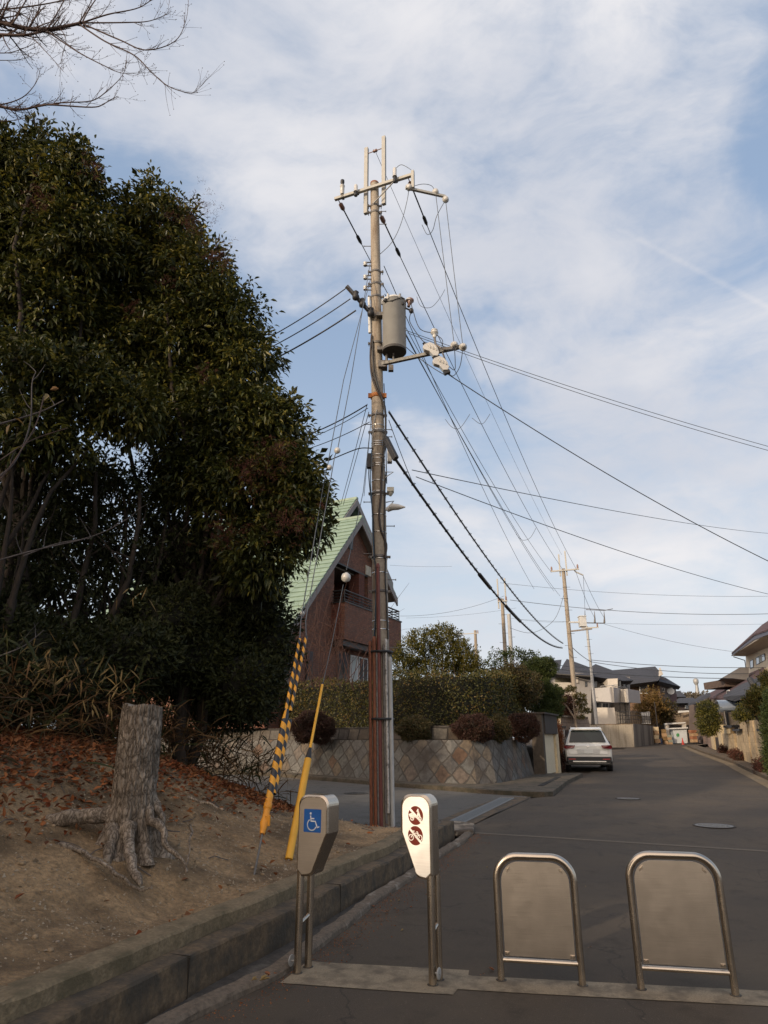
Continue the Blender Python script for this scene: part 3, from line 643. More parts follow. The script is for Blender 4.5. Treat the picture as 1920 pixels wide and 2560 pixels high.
def cutout(c, tilt):
    ax = (Vector((math.cos(tilt), 0, math.sin(tilt))), Vector((0, 1, 0)), Vector((-math.sin(tilt), 0, math.cos(tilt))))
    def L(x, y, z): return c + ax[0] * x + ax[1] * y + ax[2] * z
    mb = MB(); out = [(-.10, .17), (.03, .18), (.10, .10), (.13, .0), (.12, -.13), (.06, -.19), (-.02, -.16), (-.06, -.03), (-.15, .05), (-.16, .12)]
    mb.prism([L(x, -.06, z) for x, z in out], ax[1] * .12)
    for k in range(3): mb.box(L(-.02 + .05 * k, -.075, .08 - .05 * k), (.018, .03, .10), ax=ax)
    ob = mb.build('cutout_switch', M_PORC, pole, bevel=.015)
    mb = MB(); mb.box(L(.04, 0, -.21), (.13, .09, .07), ax=ax); mb.build('cutout_base', M_CABLE, ob); mb = MB(); mb.cyl(L(-.08, 0, .17), L(-.10, -.02, .23), .03, n=10); mb.build('cutout_cap', M_CABLE, ob)
CO1 = onarm(1078) + Vector((0, -.10, -.0)); cutout(CO1, .35); CO2 = onarm(1101) + Vector((0, -.08, -.38)); cutout(CO2, .35)
mb = MB(); mb.tube([CX - Vector((0, 0, .02)), CX + Vector((.05, -.02, -.22)), CO2 + Vector((.05, 0, .12))], .018, 6); mb.build('cutout_hanger', M_DSTEEL, pole)

# cables clinging to the shaft (image column, image row) -> polar offset round the shaft
def cling(name, pts, r, m, n=8):
    out = []
    for px, py, out_r in pts:
        z = pz(py, px); c = PC(z); rr = PR(z) + r + out_r; x = atY(px, py, 12.55).x - c.x
        x = max(-rr * .99, min(rr * .99, x)); out.append(Vector((c.x + x, c.y - math.sqrt(max(0, rr * rr - x * x)), z)))
    sm = []
    for i in range(len(out) - 1):
        for t in (0, .25, .5, .75): 
            p0 = out[max(i - 1, 0)]; p1 = out[i]; p2 = out[i + 1]; p3 = out[min(i + 2, len(out) - 1)]
            sm.append(.5 * ((2 * p1) + (p2 - p0) * t + (2 * p0 - 5 * p1 + 4 * p2 - p3) * t * t + (3 * p1 - p0 - 3 * p2 + p3) * t ** 3))
    sm.append(out[-1]); mb = MB(); mb.tube(sm, r, n); return mb.build(name, m, pole)
cling('power_cable', [(929, 845, .02), (926, 900, .05), (930, 950, .03), (945, 990, .02), (962, 1020, .015), (966, 1080, .01), (962, 1120, .01), (955, 1180, .01), (952, 1250, .01), (948, 1290, .01), (952, 1330, .01), (966, 1365, .01), (962, 1400, .01)], .022, M_CABLEB)
cling('power_cable', [(931, 860, .02), (934, 930, .04), (944, 975, .03), (957, 1010, .02), (964, 1050, .05), (962, 1110, .05), (955, 1185, .03)], .02, M_CABLE)
cling('power_cable', [(966, 1180, .01), (962, 1240, .01), (961, 1320, .01), (964, 1400, .01), (963, 1450, .01), (967, 1520, .01), (970, 1600, .01)], .014, M_CABLE)
cling('power_cable', [(929, 1130, .01), (926, 1200, .05), (929, 1260, .02), (931, 1300, .01), (934, 1380, .01), (940, 1450, .01), (938, 1550, .01), (933, 1620, .01)], .010, M_BLUEC)
cling('power_cable', [(926, 1140, .03), (922, 1190, .10), (926, 1240, .03), (933, 1300, .01), (937, 1400, .01), (941, 1500, .01), (936, 1620, .01)], .011, M_CABLE)
cling('power_cable', [(973, 960, .01), (972, 1050, .02), (969, 1120, .02), (970, 1210, .02)], .010, M_CABLE)
cling('ground_wire', [(942, 1032, .01), (934, 1070, .01), (930, 1120, .0), (929, 1180, .01)], .009, M_GALV)
# conduits at the foot
def foot(px, top, r, m, off, zb=.12):
    z1 = pz(top, px); pts = []
    for k in range(9):
        z = zb + (z1 - zb) * k / 8; c = PC(z); x = (px - 957) / F * (12.45 * math.cos(P) + (z1 * .5) * math.sin(P) * .3) 
        pts.append(Vector((c.x + x, c.y - off, z)))
    mb = MB(); mb.tube(pts, r, 12); mb.lathe(pts[-1], (0, 0, 1), [(r * 1.15, -.05), (r * 1.15, 0), (r * .6, .04)], 12); return mb.build('conduit', m, pole)
foot(929, 1610, .030, M_RUST, .16); foot(940, 1600, .036, M_RUST, .20); foot(952, 1420, .036, M_RUSTD, .215)
foot(964, 1620, .024, M_DSTEEL, .205); foot(970, 1606, .026, M_ZINC, .215, .35); foot(980, 1650, .040, M_PVC, .17)
foot(946, 1640, .022, M_DSTEEL, .225)
for z in (pz(1798), pz(1632)): mb = MB(); mb.lathe(Vector((PC(z).x, PC(z).y - .06, z - .02)), (0, 0, 1), [(.225, 0), (.232, .004), (.232, .036), (.225, .04)], 28); mb.build('conduit_strap', M_CABLE, pole)
# junction boxes, splice case, small lamp
z = pz(1150); p = Vector((PC(z).x + PR(z) + .10, 12.5, z)); mb = MB(); mb.box(p, (.10, .14, .30)); mb.build('junction_box', M_PVC, pole, bevel=.01)
z = pz(1105); p = Vector((PC(z).x + PR(z) + .02, 12.5, z)); q = atY(990, 1148, 12.2); mb = MB(); d = q - p; mb.box((p + q) / 2, (d.length, .09, .13), ax=(d.normalized(), *basis(d)[:2])); mb.build('splice_case', M_CABLE, pole, bevel=.02)
z = pz(1160); p = Vector((PC(z).x - PR(z) - .05, 12.55, z)); mb = MB(); mb.box(p, (.09, .12, .32)); mb.build('junction_box', M_CABLE, pole, bevel=.01)
z = pz(1232); p = Vector((PC(z).x + PR(z) + .10, 12.55, z)); mb = MB(); mb.box(p, (.14, .13, .10)); mb.lathe(p - Vector((0, 0, .04)), (0, 0, -1), [(.06, 0), (.05, .05), (.02, .09)], 12); mb.build('photo_sensor', mat('cream_plastic', (.42, .40, .33), .5), pole, bevel=.008)
z = pz(1283); p = Vector((PC(z).x + PR(z) + .02, 12.5, z)); mb = MB(); mb.tube([p, p + Vector((.10, -.05, .05)), p + Vector((.22, -.12, .02)), p + Vector((.36, -.2, -.01))], [.05, .075, .06, .012], 10); mb.build('street_light', M_TANK, pole)
mb = MB(); z = pz(1262); p = Vector((PC(z).x + PR(z), 12.55, z)); mb.tube([p, p + Vector((.16, 0, .03)), p + Vector((0, 0, -.18))], .012, 6); mb.build('lamp_bracket', M_DSTEEL, pole)
for py in (1187,): z = pz(py); p = Vector((PC(z).x + PR(z), 12.55, z)); mb = MB(); mb.tube([p, p + Vector((.17, 0, .0)), p + Vector((0, 0, -.12))], .011, 6); mb.build('step_bracket', M_GALV, pole)
mb = MB(); z = pz(992); mb.lathe(PC(z) - Vector((0, 0, .05)), (0, 0, 1), [(PR(z) + .002, 0), (PR(z) + .02, .01), (PR(z) + .02, .09), (PR(z) + .002, .1)], 24); 
for s in (-1, 1): mb.box(PC(z) + Vector((s * (PR(z) + .03), -.05, 0)), (.08, .05, .10))
mb.build('band', mat('orange_rust', (.30, .11, .03), .8, .4, 20), pole)

# ================================================================ other poles
def far_pole(name, label, x, y, ztop, r0, r1, arms, uprights=None, tank=None, bolts=6, m=None):
    zb = zr(y); e = thing('utility_pole', label, 'utility pole', (x, y, zb), group='utility poles along the street')
    lean = 0; mb = MB(); mb.tube([(x, y, zb - .3), (x, y, ztop)], [r0, r1], 16); mb.build('shaft', m or M_POLE, e)
    for az, l, r, s in arms:
        mb = MB(); mb.box(Vector((x, y - .15, az)) + WN * (r - l) / 2, (l + r, .09, .09), ax=(WN, WD, ZZ)); mb.build('crossarm', M_PAINT, e)
        for t in (-l + .08, r - .08):
            if s: mb = MB(); mb.lathe(Vector((x, y - .15, az)) + WN * t, (0, 0, 1), [(.05, .04), (.07, .1), (.05, .16), (.07, .22), (.03, .34)], 10); mb.build('pin_insulator', M_PORCB, e)
    if uprights:
        for s, a, b in uprights: mb = MB(); mb.box(Vector((x, y, (a + b) / 2)) + WN * s, (.09, .09, b - a), ax=(WN, WD, ZZ)); mb.build('extension_bar', M_PAINT, e)
    if tank:
        c, w, h = tank; mb = MB(); mb.box(c, (w, .5, h)); mb.box(Vector(c) + Vector((0, 0, h / 2 + .03)), (w + .06, .56, .06)); mb.box((Vector(c) + Vector((x, y, c[2]))) / 2, (abs(c[0] - x), .1, .1)); mb.build('transformer_box', M_TANK, e, bevel=.02)
    for i in range(bolts * 2):
        mb = MB(); z = zb + 2 + (ztop - zb - 2.5) * i / (bolts * 2); s = 1 if i % 2 else -1; mb.cyl((x, y, z), (x + s * (r0 + .18), y, z), .012, n=5); mb.lathe((x, y, z - .03), (0, 0, 1), [(r0 * .8, 0), (r0 * .9, .02)], 8); mb.build('climbing_bolt', M_DSTEEL, e)
    return e
P2 = Vector((12.35, 44.0, 12.7)); 
p2e = far_pole('utility_pole', 'concrete utility pole rising behind the parked white car with a grey transformer box', P2.x, P2.y, P2.z, .18, .12,
         [(12.55, .9, 1.0, 1)], [(-.22, 12.2, 13.75), (.22, 12.2, 13.95)], ((13.25, 43.8, atY(1428, 1555, 43.8).z), .42, .66))
q0 = atY(1428, 1578, 43.7); q1 = atY(1480, 1572, 43.0); mb = MB(); d = q1 - q0; mb.box((q0 + q1) / 2, (d.length, .09, .09), ax=(d.normalized(), *basis(d)[:2])); mb.build('long_arm', M_DSTEEL, p2e)
q0 = atY(1434, 1423, 43.8); q1 = atY(1458, 1438, 43.6); mb = MB(); mb.tube([q0, q0 + (q1 - q0) * .2 - Vector((0, 0, .1)), q1], .05, 6); mb.build('side_arm', M_PAINT, p2e)
P3 = atY(1467, 1566, 56); far_pole('p3', 'slender pale utility pole just right of the pole behind the car', P3.x, 56, P3.z, .15, .10, [(P3.z - .15, .5, .9, 1)], m=M_ZINC if False else M_PVC)
P4 = atY(1255, 1497, 47); far_pole('p4', 'pale utility pole with two upright bars standing behind the hedge', P4.x, 47, P4.z, .17, .12, [(P4.z - .2, .35, .35, 1), (P4.z - 5.1, 1.2, 1.2, 0)], [(-.27, P4.z - .7, P4.z + 1.5), (.27, P4.z - .7, P4.z + 1.5)])
P5 = atY(1188, 1576, 75); far_pole('p5', 'short distant utility pole with one crossarm above the garden tree', P5.x, 75, P5.z, .2, .16, [(P5.z - .35, 2.1, .35, 1)], bolts=2)
P7 = atY(1272, 1535, 45.5); far_pole('p7', 'pale pole standing close against the pole behind the hedge', P7.x, 45.5, P7.z, .16, .13, [], m=M_PVC, bolts=3)
P6 = atY(1636, 1755, 66); far_pole('p6', 'thin bare pole standing in front of the orange tree at the end of the street', P6.x, 66, P6.z, .055, .045, [], bolts=0, m=M_DSTEEL)

# ================================================================ wires
def cat(a, b, sag, n=24):
    a, b = Vector(a), Vector(b); return [a.lerp(b, i / n) - Vector((0, 0, sag * 4 * (i / n) * (1 - i / n))) for i in range(n + 1)]
def wire(label, pts, r, m=None, name='overhead_wire', cat_='wire', grp='overhead wires of the street', n=5):
    mb = MB(); mb.tube(pts, r, n); o = mb.build(name, m or M_WIRE, loc=pts[0]); return tag(o, label, cat_, grp)
def smoothpts(out, k=6):
    out = [Vector(p) for p in out]; sm = []
    for i in range(len(out) - 1):
        p0 = out[max(i - 1, 0)]; p1 = out[i]; p2 = out[i + 1]; p3 = out[min(i + 2, len(out) - 1)]
        for j in range(k): t = j / k; sm.append(.5 * ((2 * p1) + (p2 - p0) * t + (2 * p0 - 5 * p1 + 4 * p2 - p3) * t * t + (3 * p1 - p0 - 3 * p2 + p3) * t ** 3))
    return sm + [out[-1]]
HV = 'high wires running from the main pole to the pole behind the car'
S1 = AC - WN * .93 - Vector((0, 0, .03)); S2 = AC + WN * .10 + WD * .2 - Vector((0, 0, .62)); S3 = AC + WN * .92 - Vector((0, 0, .03))
E_ = Vector((12.35, 43.85, 12.5))
for s, e, lb in ((S1, E_ - WN * .85, 'high wire from the left end of the main pole crossarm'),
                 (S2, E_ + WN * .05 + Vector((0, 0, -.1)), 'high wire leaving the main pole shaft just below its crossarm'),
                 (S3, E_ + WN * .85, 'high wire from the right end of the main pole crossarm')):
    pts = cat(s, e, .75); q = strain(s, pts[1] - pts[0]); wire(lb, [q] + pts[2:], .011, grp=HV)
wire('thin ground wire from between the two upright bars to the pole behind the car', cat(GWTOP, (12.35, 44, 13.7), .55), .006, grp=HV)
for k, (s, e, r) in enumerate(((INS[0], PIN[1], .008), (INS[1], PIN[2], .008))):
    wire(('wire dropping from the side arm middle to the inner insulator of the long arm', 'wire dropping from the side arm tip to the outer insulator of the long arm')[k], cat(s, e, .05, 10), r, grp='short jumper wires')
wire('looping jumper wire sagging between the side arm and the high wire', smoothpts([INS[1], atY(1092, 540, 12.3), atY(1082, 575, 12.6), atY(1068, 586, 13.0), atY(1055, 562, 13.3)]), .008, grp='short jumper wires')
wire('curved jumper from the side arm swinging down to the pole shaft', smoothpts([INS[2], atY(1018, 500, 12.3), atY(1002, 560, 12.4), atY(980, 605, 12.5), PC(pz(636)) + Vector((.1, 0, 0))]), .008, grp='short jumper wires')
wire('short arched lead from the right arrester over the crossarm end', smoothpts([AC + WN * .62 - WD * .1 + Vector((0, 0, .22)), AC + WN * .75 + Vector((0, -.1, .32)), AC + WN * 1.0 + Vector((0, -.05, .12))]), .007, grp='short jumper wires')
wire('short arched lead over the small side arm', smoothpts([INS[2], e2 + SAD * .2 + Vector((0, 0, .22)), e2 + SAD * .45 + Vector((0, 0, .24)), INS[0]]), .007, grp='short jumper wires')
wire('lead from the transformer bushing to the tall insulator on the long arm', smoothpts([Vector((TC.x + R + .09, TC.y - .06, tz1 + .12)), atY(1032, 775, 12.2), atY(1050, 822, 12.1), PIN[0] + Vector((0, 0, .02))]), .009, M_CABLE, grp='short jumper wires')
wire('lead from the transformer terminal down to the upper cutout switch', smoothpts([Vector((TC.x + R + .12, TC.y - .08, tz1 - .26)), atY(1025, 805, 12.2), atY(1055, 850, 12.1), CO1 + Vector((-.06, 0, .18))]), .009, M_CABLE, grp='short jumper wires')
wire('curved lead from the outer insulator back to the lower cutout switch', smoothpts([PIN[2], atY(1150, 915, 12), atY(1132, 940, 12), CO2 + Vector((.1, 0, -.12))]), .008, M_CABLE, grp='short jumper wires')
wire('curved lead looping from the inner insulator down to the lower cutout switch', smoothpts([PIN[1], atY(1138, 905, 12), atY(1136, 925, 12), CO2 + Vector((.12, 0, .0))]), .008, M_CABLE, grp='short jumper wires')
wire('small loop of lead beside the tall insulator of the long arm', smoothpts([PIN[0], atY(1106, 850, 12), atY(1102, 872, 12), CO1 + Vector((.08, 0, .05))]), .008, M_CABLE, grp='short jumper wires')
# three twin low-voltage lines on the reel insulators towards pole two
for k, (px, py, dz, e) in enumerate(((960, 665, 0, (1335, 1472)), (962, 735, 0, (1385, 1478)), (1000, 812, 0, (1400, 1490)))):
    wire(('low-voltage wire leaving the main pole above the transformer', 'low-voltage wire passing behind the transformer top', 'low-voltage wire passing behind the lower transformer tank')[k], cat(atY(px, py, 12.75), atY(*e, 43.6), .5), .010, grp=HV)
wire('jumper loop hanging between two of the high wires right of the transformer', smoothpts([atY(1042, 742, 14.5), atY(1052, 765, 14.4), atY(1078, 768, 14.5), atY(1100, 745, 14.6), atY(1112, 724, 14.8)]), .007, grp='short jumper wires')
wire('jumper loop hanging below the crossing of the high wires', smoothpts([atY(1113, 1048, 20), atY(1130, 1068, 20), atY(1150, 1070, 20), atY(1175, 1035, 20)]), .009, grp='short jumper wires')
wire('jumper loop between the two right high wires', smoothpts([atY(1180, 1045, 20), atY(1205, 1060, 20), atY(1225, 1035, 20)]), .009, grp='short jumper wires')
wire('lower jumper loop halfway to the pole behind the car', smoothpts([atY(1290, 1335, 30), atY(1305, 1350, 30), atY(1325, 1345, 30), atY(1340, 1320, 30)]), .010, grp='short jumper wires')
# lines to the right, out of the picture
RT = 'wires crossing the sky to the right edge'
wire('upper of the paired wires from behind the transformer to the right edge', cat(atY(1015, 826, 12.8), atY(1990, 1135, 14.5), .12), .007, grp=RT)
wire('lower of the paired wires from behind the transformer to the right edge', cat(atY(1018, 832, 12.7), atY(1990, 1145, 14.3), .14), .007, grp=RT)
wire('dark cable from the lower cutout to the right edge', cat(CO2 + Vector((.1, 0, -.2)), atY(1990, 1436, 16), .22), .011, M_WIRE, grp=RT)
wire('thin cable from below the transformer passing behind the cutouts', cat(atY(1012, 865, 12.7), CO2 + Vector((.1, .1, -.2)), .05), .009, grp=RT)
wire('thin upper wire from the splice case to the right edge', cat(atY(1030, 1175, 14), atY(1990, 1338, 40), .3), .011, grp=RT)
wire('thin lower wire from the splice case to the right edge', cat(atY(1040, 1192, 14.2), atY(1990, 1500, 30), .3), .011, grp=RT)
# left, behind the tree
LT = 'low-voltage cables running left behind the big tree'
for k, (a, b, r) in enumerate((((866, 720), (600, 880), .016), ((876, 747), (600, 905), .016), ((890, 776), (600, 938), .022))):
    wire(('top', 'middle', 'lowest and thickest')[k] + ' of the three cables running left from the steel arm into the tree', cat(atY(*a, 12.3), atY(*b, 13.5), .10), r * .8, M_CABLE, 'overhead_cable', 'cable', LT)
wire('bundled cable from the pole middle running left to the tree', cat(atY(918, 1012, 12.6), atY(730, 1100, 14), .08), .014, M_CABLE, 'overhead_cable', 'cable', LT)
wire('second strand just under the bundled cable running left', cat(atY(920, 1020, 12.6), atY(730, 1108, 14), .1), .008, M_CABLE, 'overhead_cable', 'cable', LT)
wire('thin cable left of the pole straps running to the tree edge', cat(atY(924, 1055, 12.6), atY(760, 1125, 14), .05), .009, M_CABLE, 'overhead_cable', 'cable', LT)
wire('lowest drop cable bowing up then left to the tree edge', smoothpts([PC(pz(1126)) + Vector((-.1, -.1, 0)), atY(905, 1120, 12.5), atY(880, 1127, 12.6), atY(820, 1152, 13)]), .012, M_CABLE, 'overhead_cable', 'cable', LT)
# messenger cables with spiral hangers
def messenger(label, a, b, sag, r, splice=None):
    pts = cat(a, b, sag, 60); e = thing('telecom_cable', label, 'cable', a, 'spiral-hung telecom cables'); mb = MB(); mb.tube(pts, r, 6); mb.build('cable', M_CABLE, e)
    mb = MB(); mb.tube([p + Vector((0, 0, .045)) for p in pts], .006, 4); mb.build('messenger_wire', M_WIRE, e)
    mb = MB(); L = sum((pts[i + 1] - pts[i]).length for i in range(60)); n = int(L / .55)
    for i in range(1, n):
        t = i / n * 60; k = int(t); p = pts[k].lerp(pts[k + 1], t - k); d = (pts[k + 1] - pts[k]).normalized(); u, v, _ = basis(d)
        ring = [p + Vector((0, 0, .02)) + (u * math.cos(q) + v * math.sin(q)) * .05 + d * .02 * q for q in np.linspace(0, 5.6, 9)]; mb.tube(ring, .007, 3, cap=False)
    tag(mb.build('hanger_loops', M_WIRE, e), kind='stuff')
    if splice:
        for t0, t1 in splice:
            i0, i1 = int(t0 * 60), max(int(t0 * 60) + 1, int(t1 * 60)); mb = MB(); mb.tube([pts[i0]] + [pts[k] for k in range(i0, i1 + 1)] + [pts[i1]], [.02] + [.06] * (i1 - i0 + 1) + [.02], 10); mb.build('splice_sleeve', M_CABLE, e)
    return pts
messenger('upper spiral-hung black telecom cable sagging from the main pole to the next pole', atY(972, 1030, 12.6), atY(1408, 1609, 43.8), .75, .022)
messenger('lower thick black telecom cable with two splice sleeves sagging to the next pole', atY(990, 1150, 12.3), atY(1406, 1620, 43.7), .95, .032, [(.235, .29), (.38, .47)])
wire('twin drop wire from the pole down to the lower telecom cable', cat(atY(972, 1050, 12.6), atY(1035, 1215, 13.6), .04), .008, M_WIRE)
# distant wires
DT = 'distant wires across the sky'
for k, (a, ya, b, yb, sg, r, lb) in enumerate((
    ((1250, 1457), 60, (1990, 1489), 60, .5, .018, 'distant wire level with the transformer box of the far pole'),
    ((1000, 1540), 60, (1260, 1490), 60, .5, .018, 'distant wire left of the far bare pole'),
    ((1275, 1500), 60, (1990, 1532), 60, .6, .03, 'distant double wire below the transformer box'),
    ((1290, 1548), 60, (1990, 1558), 60, .3, .012, 'faint distant wire above the roofs'),
    ((1510, 1560), 56, (1990, 1640), 60, .6, .016, 'distant wire descending to the right-hand house'),
    ((975, 1413), 40, (1130, 1416), 40, .05, .008, 'thin horizontal wire right of the main pole'),
    ((1478, 1650), 56, (1930, 1668), 60, .25, .03, 'top of the three dark cables above the far roofs'),
    ((1480, 1655), 56, (1930, 1682), 60, .4, .03, 'middle of the three dark cables above the far roofs'),
    ((1350, 1668), 50, (1930, 1695), 60, .3, .035, 'lowest of the three dark cables above the far roofs'),
    ((1430, 1618), 44, (1480, 1655), 56, .1, .03, 'dark cable between the two poles behind the car'),
    ((1340, 1655), 50, (1480, 1668), 56, .1, .03, 'dark cable crossing the grey roof'),
    ((1275, 1545), 47, (1410, 1555), 44, .1, .010, 'faint wire between the hedge poles and the pole behind the car'),
    ((1015, 1545), 60, (1290, 1520), 60, .2, .012, 'faint wire from the brick house roof to the right'))):
    wire(lb, cat(atY(*a, ya), atY(*b, yb), sg), r * .8, grp=DT)
wire('slack wire curving between the bare hedge pole and the pole behind the car', smoothpts([atY(1275, 1570, 45), atY(1330, 1582, 45), atY(1385, 1550, 44.5), P2 + Vector((-.1, 0, -1.8))]), .014, grp=DT)
# section switch hung in the wires right of the far pole
sw = atY(1480, 1557, 50); e = thing('line_switch', 'set of three hanging insulators on a bar in the wires right of the far pole', 'line equipment', sw)
mb = MB(); mb.tube([atY(1460, 1557, 50), atY(1512, 1558, 50)], .04, 6); mb.build('bar', M_DSTEEL, e)
for px in (1463, 1487, 1511): mb = MB(); mb.tube([atY(px, 1557, 50), atY(px, 1545, 50), atY(px - 1, 1528, 50)], [.08, .05, .015], 8); mb.build('insulator', M_DSTEEL, e)
mb = MB(); mb.tube([atY(1465, 1524, 50), atY(1512, 1526, 50), atY(1532, 1522, 50)], .03, 6); mb.build('upper_bar', M_DSTEEL, e)
wire('wire between the far pole side arm and the hanging switch', cat(atY(1458, 1438, 43.6), atY(1463, 1545, 50), .2), .012, grp=DT)
wire('second wire between the far pole crossarm and the hanging switch', cat(atY(1440, 1430, 43.6), atY(1487, 1545, 50), .3), .012, grp=DT)
wire('third wire from the far pole crossarm to the outer end of the hanging switch', cat(atY(1458, 1440, 43.6), atY(1511, 1545, 50), .2), .012, grp=DT)

# ================================================================ guy wires with guards
M_YEL = mat('yellow_plastic', (.78, .40, .03), .45, .08, 6, col2=(.55, .27, .03), spots=(.6, .8), spscale=6)
M_ORG = mat('amber_plastic', (.70, .28, .015), .45, .12, 6)
def stripemat():
    m, nt, N, L, B = nodes('striped_guard'); tc = N.new('ShaderNodeTexCoord'); a = N.new('ShaderNodeAttribute'); a.attribute_name = 'st'
    mt = N.new('ShaderNodeMath'); mt.operation = 'FRACT'; L.new(a.outputs['Fac'], mt.inputs[0]); g = N.new('ShaderNodeMath'); g.operation = 'GREATER_THAN'; g.inputs[1].default_value = .5; L.new(mt.outputs[0], g.inputs[0])
    mx = N.new('ShaderNodeMix'); mx.data_type = 'RGBA'; L.new(g.outputs[0], mx.inputs[0]); mx.inputs[6].default_value = (.75, .34, .02, 1); mx.inputs[7].default_value = (.022, .022, .025, 1)
    n = N.new('ShaderNodeTexNoise'); n.inputs['Scale'].default_value = 12; n.inputs['Detail'].default_value = 5; L.new(tc.outputs['Object'], n.inputs['Vector']); mr = N.new('ShaderNodeMapRange'); mr.inputs[3].default_value = .75; mr.inputs[4].default_value = 1.15; L.new(n.outputs['Fac'], mr.inputs[0])
    mu = N.new('ShaderNodeMix'); mu.data_type = 'RGBA'; mu.blend_type = 'MULTIPLY'; mu.inputs[0].default_value = 1; L.new(mx.outputs[2], mu.inputs[6]); L.new(mr.outputs[0], mu.inputs[7]); L.new(mu.outputs[2], B.inputs['Base Color']); B.inputs['Roughness'].default_value = .42; return m
M_STRIPE = stripemat()
def striped(p0, p1, r0, r1, pitch, parent, name='guard_sleeve', ph=0, tw=1.0):
    p0, p1 = Vector(p0), Vector(p1); a, b, d = basis(p1 - p0); L = (p1 - p0).length; n = 24; k = max(2, int(L / .01)); vs = []; st = []; fs = []
    for i in range(k + 1):
        t = i / k; c = p0.lerp(p1, t); r = r0 + (r1 - r0) * t
        for j in range(n + 1): an = 2 * math.pi * j / n; vs.append(c + (a * math.cos(an) + b * math.sin(an)) * r); st.append(t * L / pitch + tw * j / n + ph)
    for i in range(k):
        for j in range(n): q = i * (n + 1) + j; fs.append((q, q + 1, q + n + 2, q + n + 1))
    mb = MB(); mb.add(vs, fs, 0, True); o = mb.build(name, M_STRIPE, parent)
    at = o.data.attributes.new('st', 'FLOAT', 'POINT'); at.data.foreach_set('value', st); return o
# anchor rod point A, the two thick guys go up to the pole
GA = atZ(635, 2188, .34); GT = Vector((PC(11.9).x - .1, 12.65, 11.9)); 
def guyline(pxs, Y0, Y1):
    """points on one straight 3D line: endpoints given in image and depth"""
    return atY(*pxs[0], Y0), atY(*pxs[1], Y1)
g = thing('guy_wire', 'double guy wire in yellow and black striped guards with an amber foot', 'guy wire', GA)
TOPG = PC(pz(700)) + Vector((-.12, -.05, 0))
# sleeves follow the line from the anchor to the tree edge
G0 = GA; G1 = atY(757, 1575, 8.65); dirg = (G1 - G0).normalized()
def gl(py):  # point of the guy at image row py
    lo, hi = -.2, 3.5
    for _ in range(50):
        mid_ = (lo + hi) / 2; q = G0 + (G1 - G0) * mid_; qq = q - Vector((0, 0, H)); cz = qq.y * math.cos(P) + qq.z * math.sin(P); v = 1280 - F * (-qq.y * math.sin(P) + qq.z * math.cos(P)) / cz
        if v > py: lo = mid_
        else: hi = mid_
    return G0 + (G1 - G0) * lo
mb = MB(); mb.tube([G0 - dirg * .3, gl(2080)], .011, 8); mb.build('anchor_rod', M_DSTEEL, g)
mb = MB(); a0, a1 = gl(2085), gl(1998); mb.tube([a0, a0.lerp(a1, .12), a0.lerp(a1, .3), a0.lerp(a1, .45), a0.lerp(a1, .7), a0.lerp(a1, .72), a0.lerp(a1, .86), a0.lerp(a1, .88), a1], [.026, .031, .045, .034, .036, .044, .044, .036, .038], 12)
mb.box(a0.lerp(a1, .38) + Vector((.03, -.01, 0)), (.05, .05, .10)); mb.build('guard_foot', M_ORG, g, bevel=.006)
sx = Vector((.030, .02, 0))
striped(gl(1998), gl(1800), .038, .038, .165, g, ph=.3); striped(gl(1985) + sx * 1.0, gl(1800) + sx * 1.6, .030, .030, .165, g, ph=.45)
striped(gl(1800), gl(1775), .038, .026, 5.0, g, 'guard_collar', ph=.7)
striped(gl(1778) - sx * .3, gl(1598) - sx * .5, .020, .019, .15, g, ph=.1); striped(gl(1778) + sx * 1.3, gl(1590) + sx * 1.9, .020, .019, .15, g, ph=.35)
mb = MB(); mb.tube([gl(1600) - sx * .5, atY(752, 1552, 8.75), atY(807, 1220, 10.0), atY(820, 1158, 10.3), atY(859, 950, 11.3), TOPG], .0075, 6); mb.build('left_strand', M_WIRE, g)
mb = MB(); mb.tube([gl(1592) + sx * 1.9, atY(764, 1552, 8.75), atY(837, 1140, 10.2), atY(845, 1119, 10.3), atY(877, 950, 11.3), atY(925, 660, 12.6)], .0075, 6); mb.build('right_strand', M_WIRE, g)
def ballins(p, par, r=.06):
    mb = MB(); mb.lathe(p - Vector((0, 0, r)), (.15, .1, 1), [(r * .3, 0), (r * .85, r * .4), (r, r), (r * .85, r * 1.6), (r * .3, r * 2)], 14); return mb.build('guy_insulator', M_PORC, par)
ballins(atY(842, 1126, 10.2), g, .055); ballins(atY(823, 1168, 10.2), g, .045); ballins(atY(755, 1533, 8.9), g, .03)
# single yellow guard
YA = atZ(722, 2148, .36); g2 = thing('guy_wire', 'single guy wire in a plain yellow two-part guard with a white insulator high up', 'guy wire', YA)
Y1_ = atY(806, 1712, 8.9)
def yl(t): return YA.lerp(Y1_, t)
mb = MB(); mb.tube([yl(0), yl(.52)], .041, 20); mb.build('guard_sleeve', M_YEL, g2)
mb = MB(); mb.tube([yl(.515), yl(.53), yl(.565), yl(.59)], [.036, .036, .026, .015], 14); mb.build('guard_collar', M_CABLE, g2)
mb = MB(); mb.tube([yl(.58), yl(1.0)], .017, 14); mb.build('upper_sleeve', M_YEL, g2)
mb = MB(); mb.tube([yl(.99), atY(830, 1607, 9.3), atY(858, 1462, 9.9)], .005, 6); mb.build('strand', M_WIRE, g2); mb = MB(); mb.tube([atY(866, 1425, 10.1), atY(908, 1230, 11.2), PC(pz(1035)) + Vector((-.12, -.1, 0))], .007, 6); mb.build('upper_strand', M_WIRE, g2); mb = MB(); mb.tube([yl(.02), YA - Vector((.02, .05, .15))], .012, 6); mb.build('anchor_rod', M_GALV, g2)
ballins(atY(863, 1443, 10.0), g2, .075)
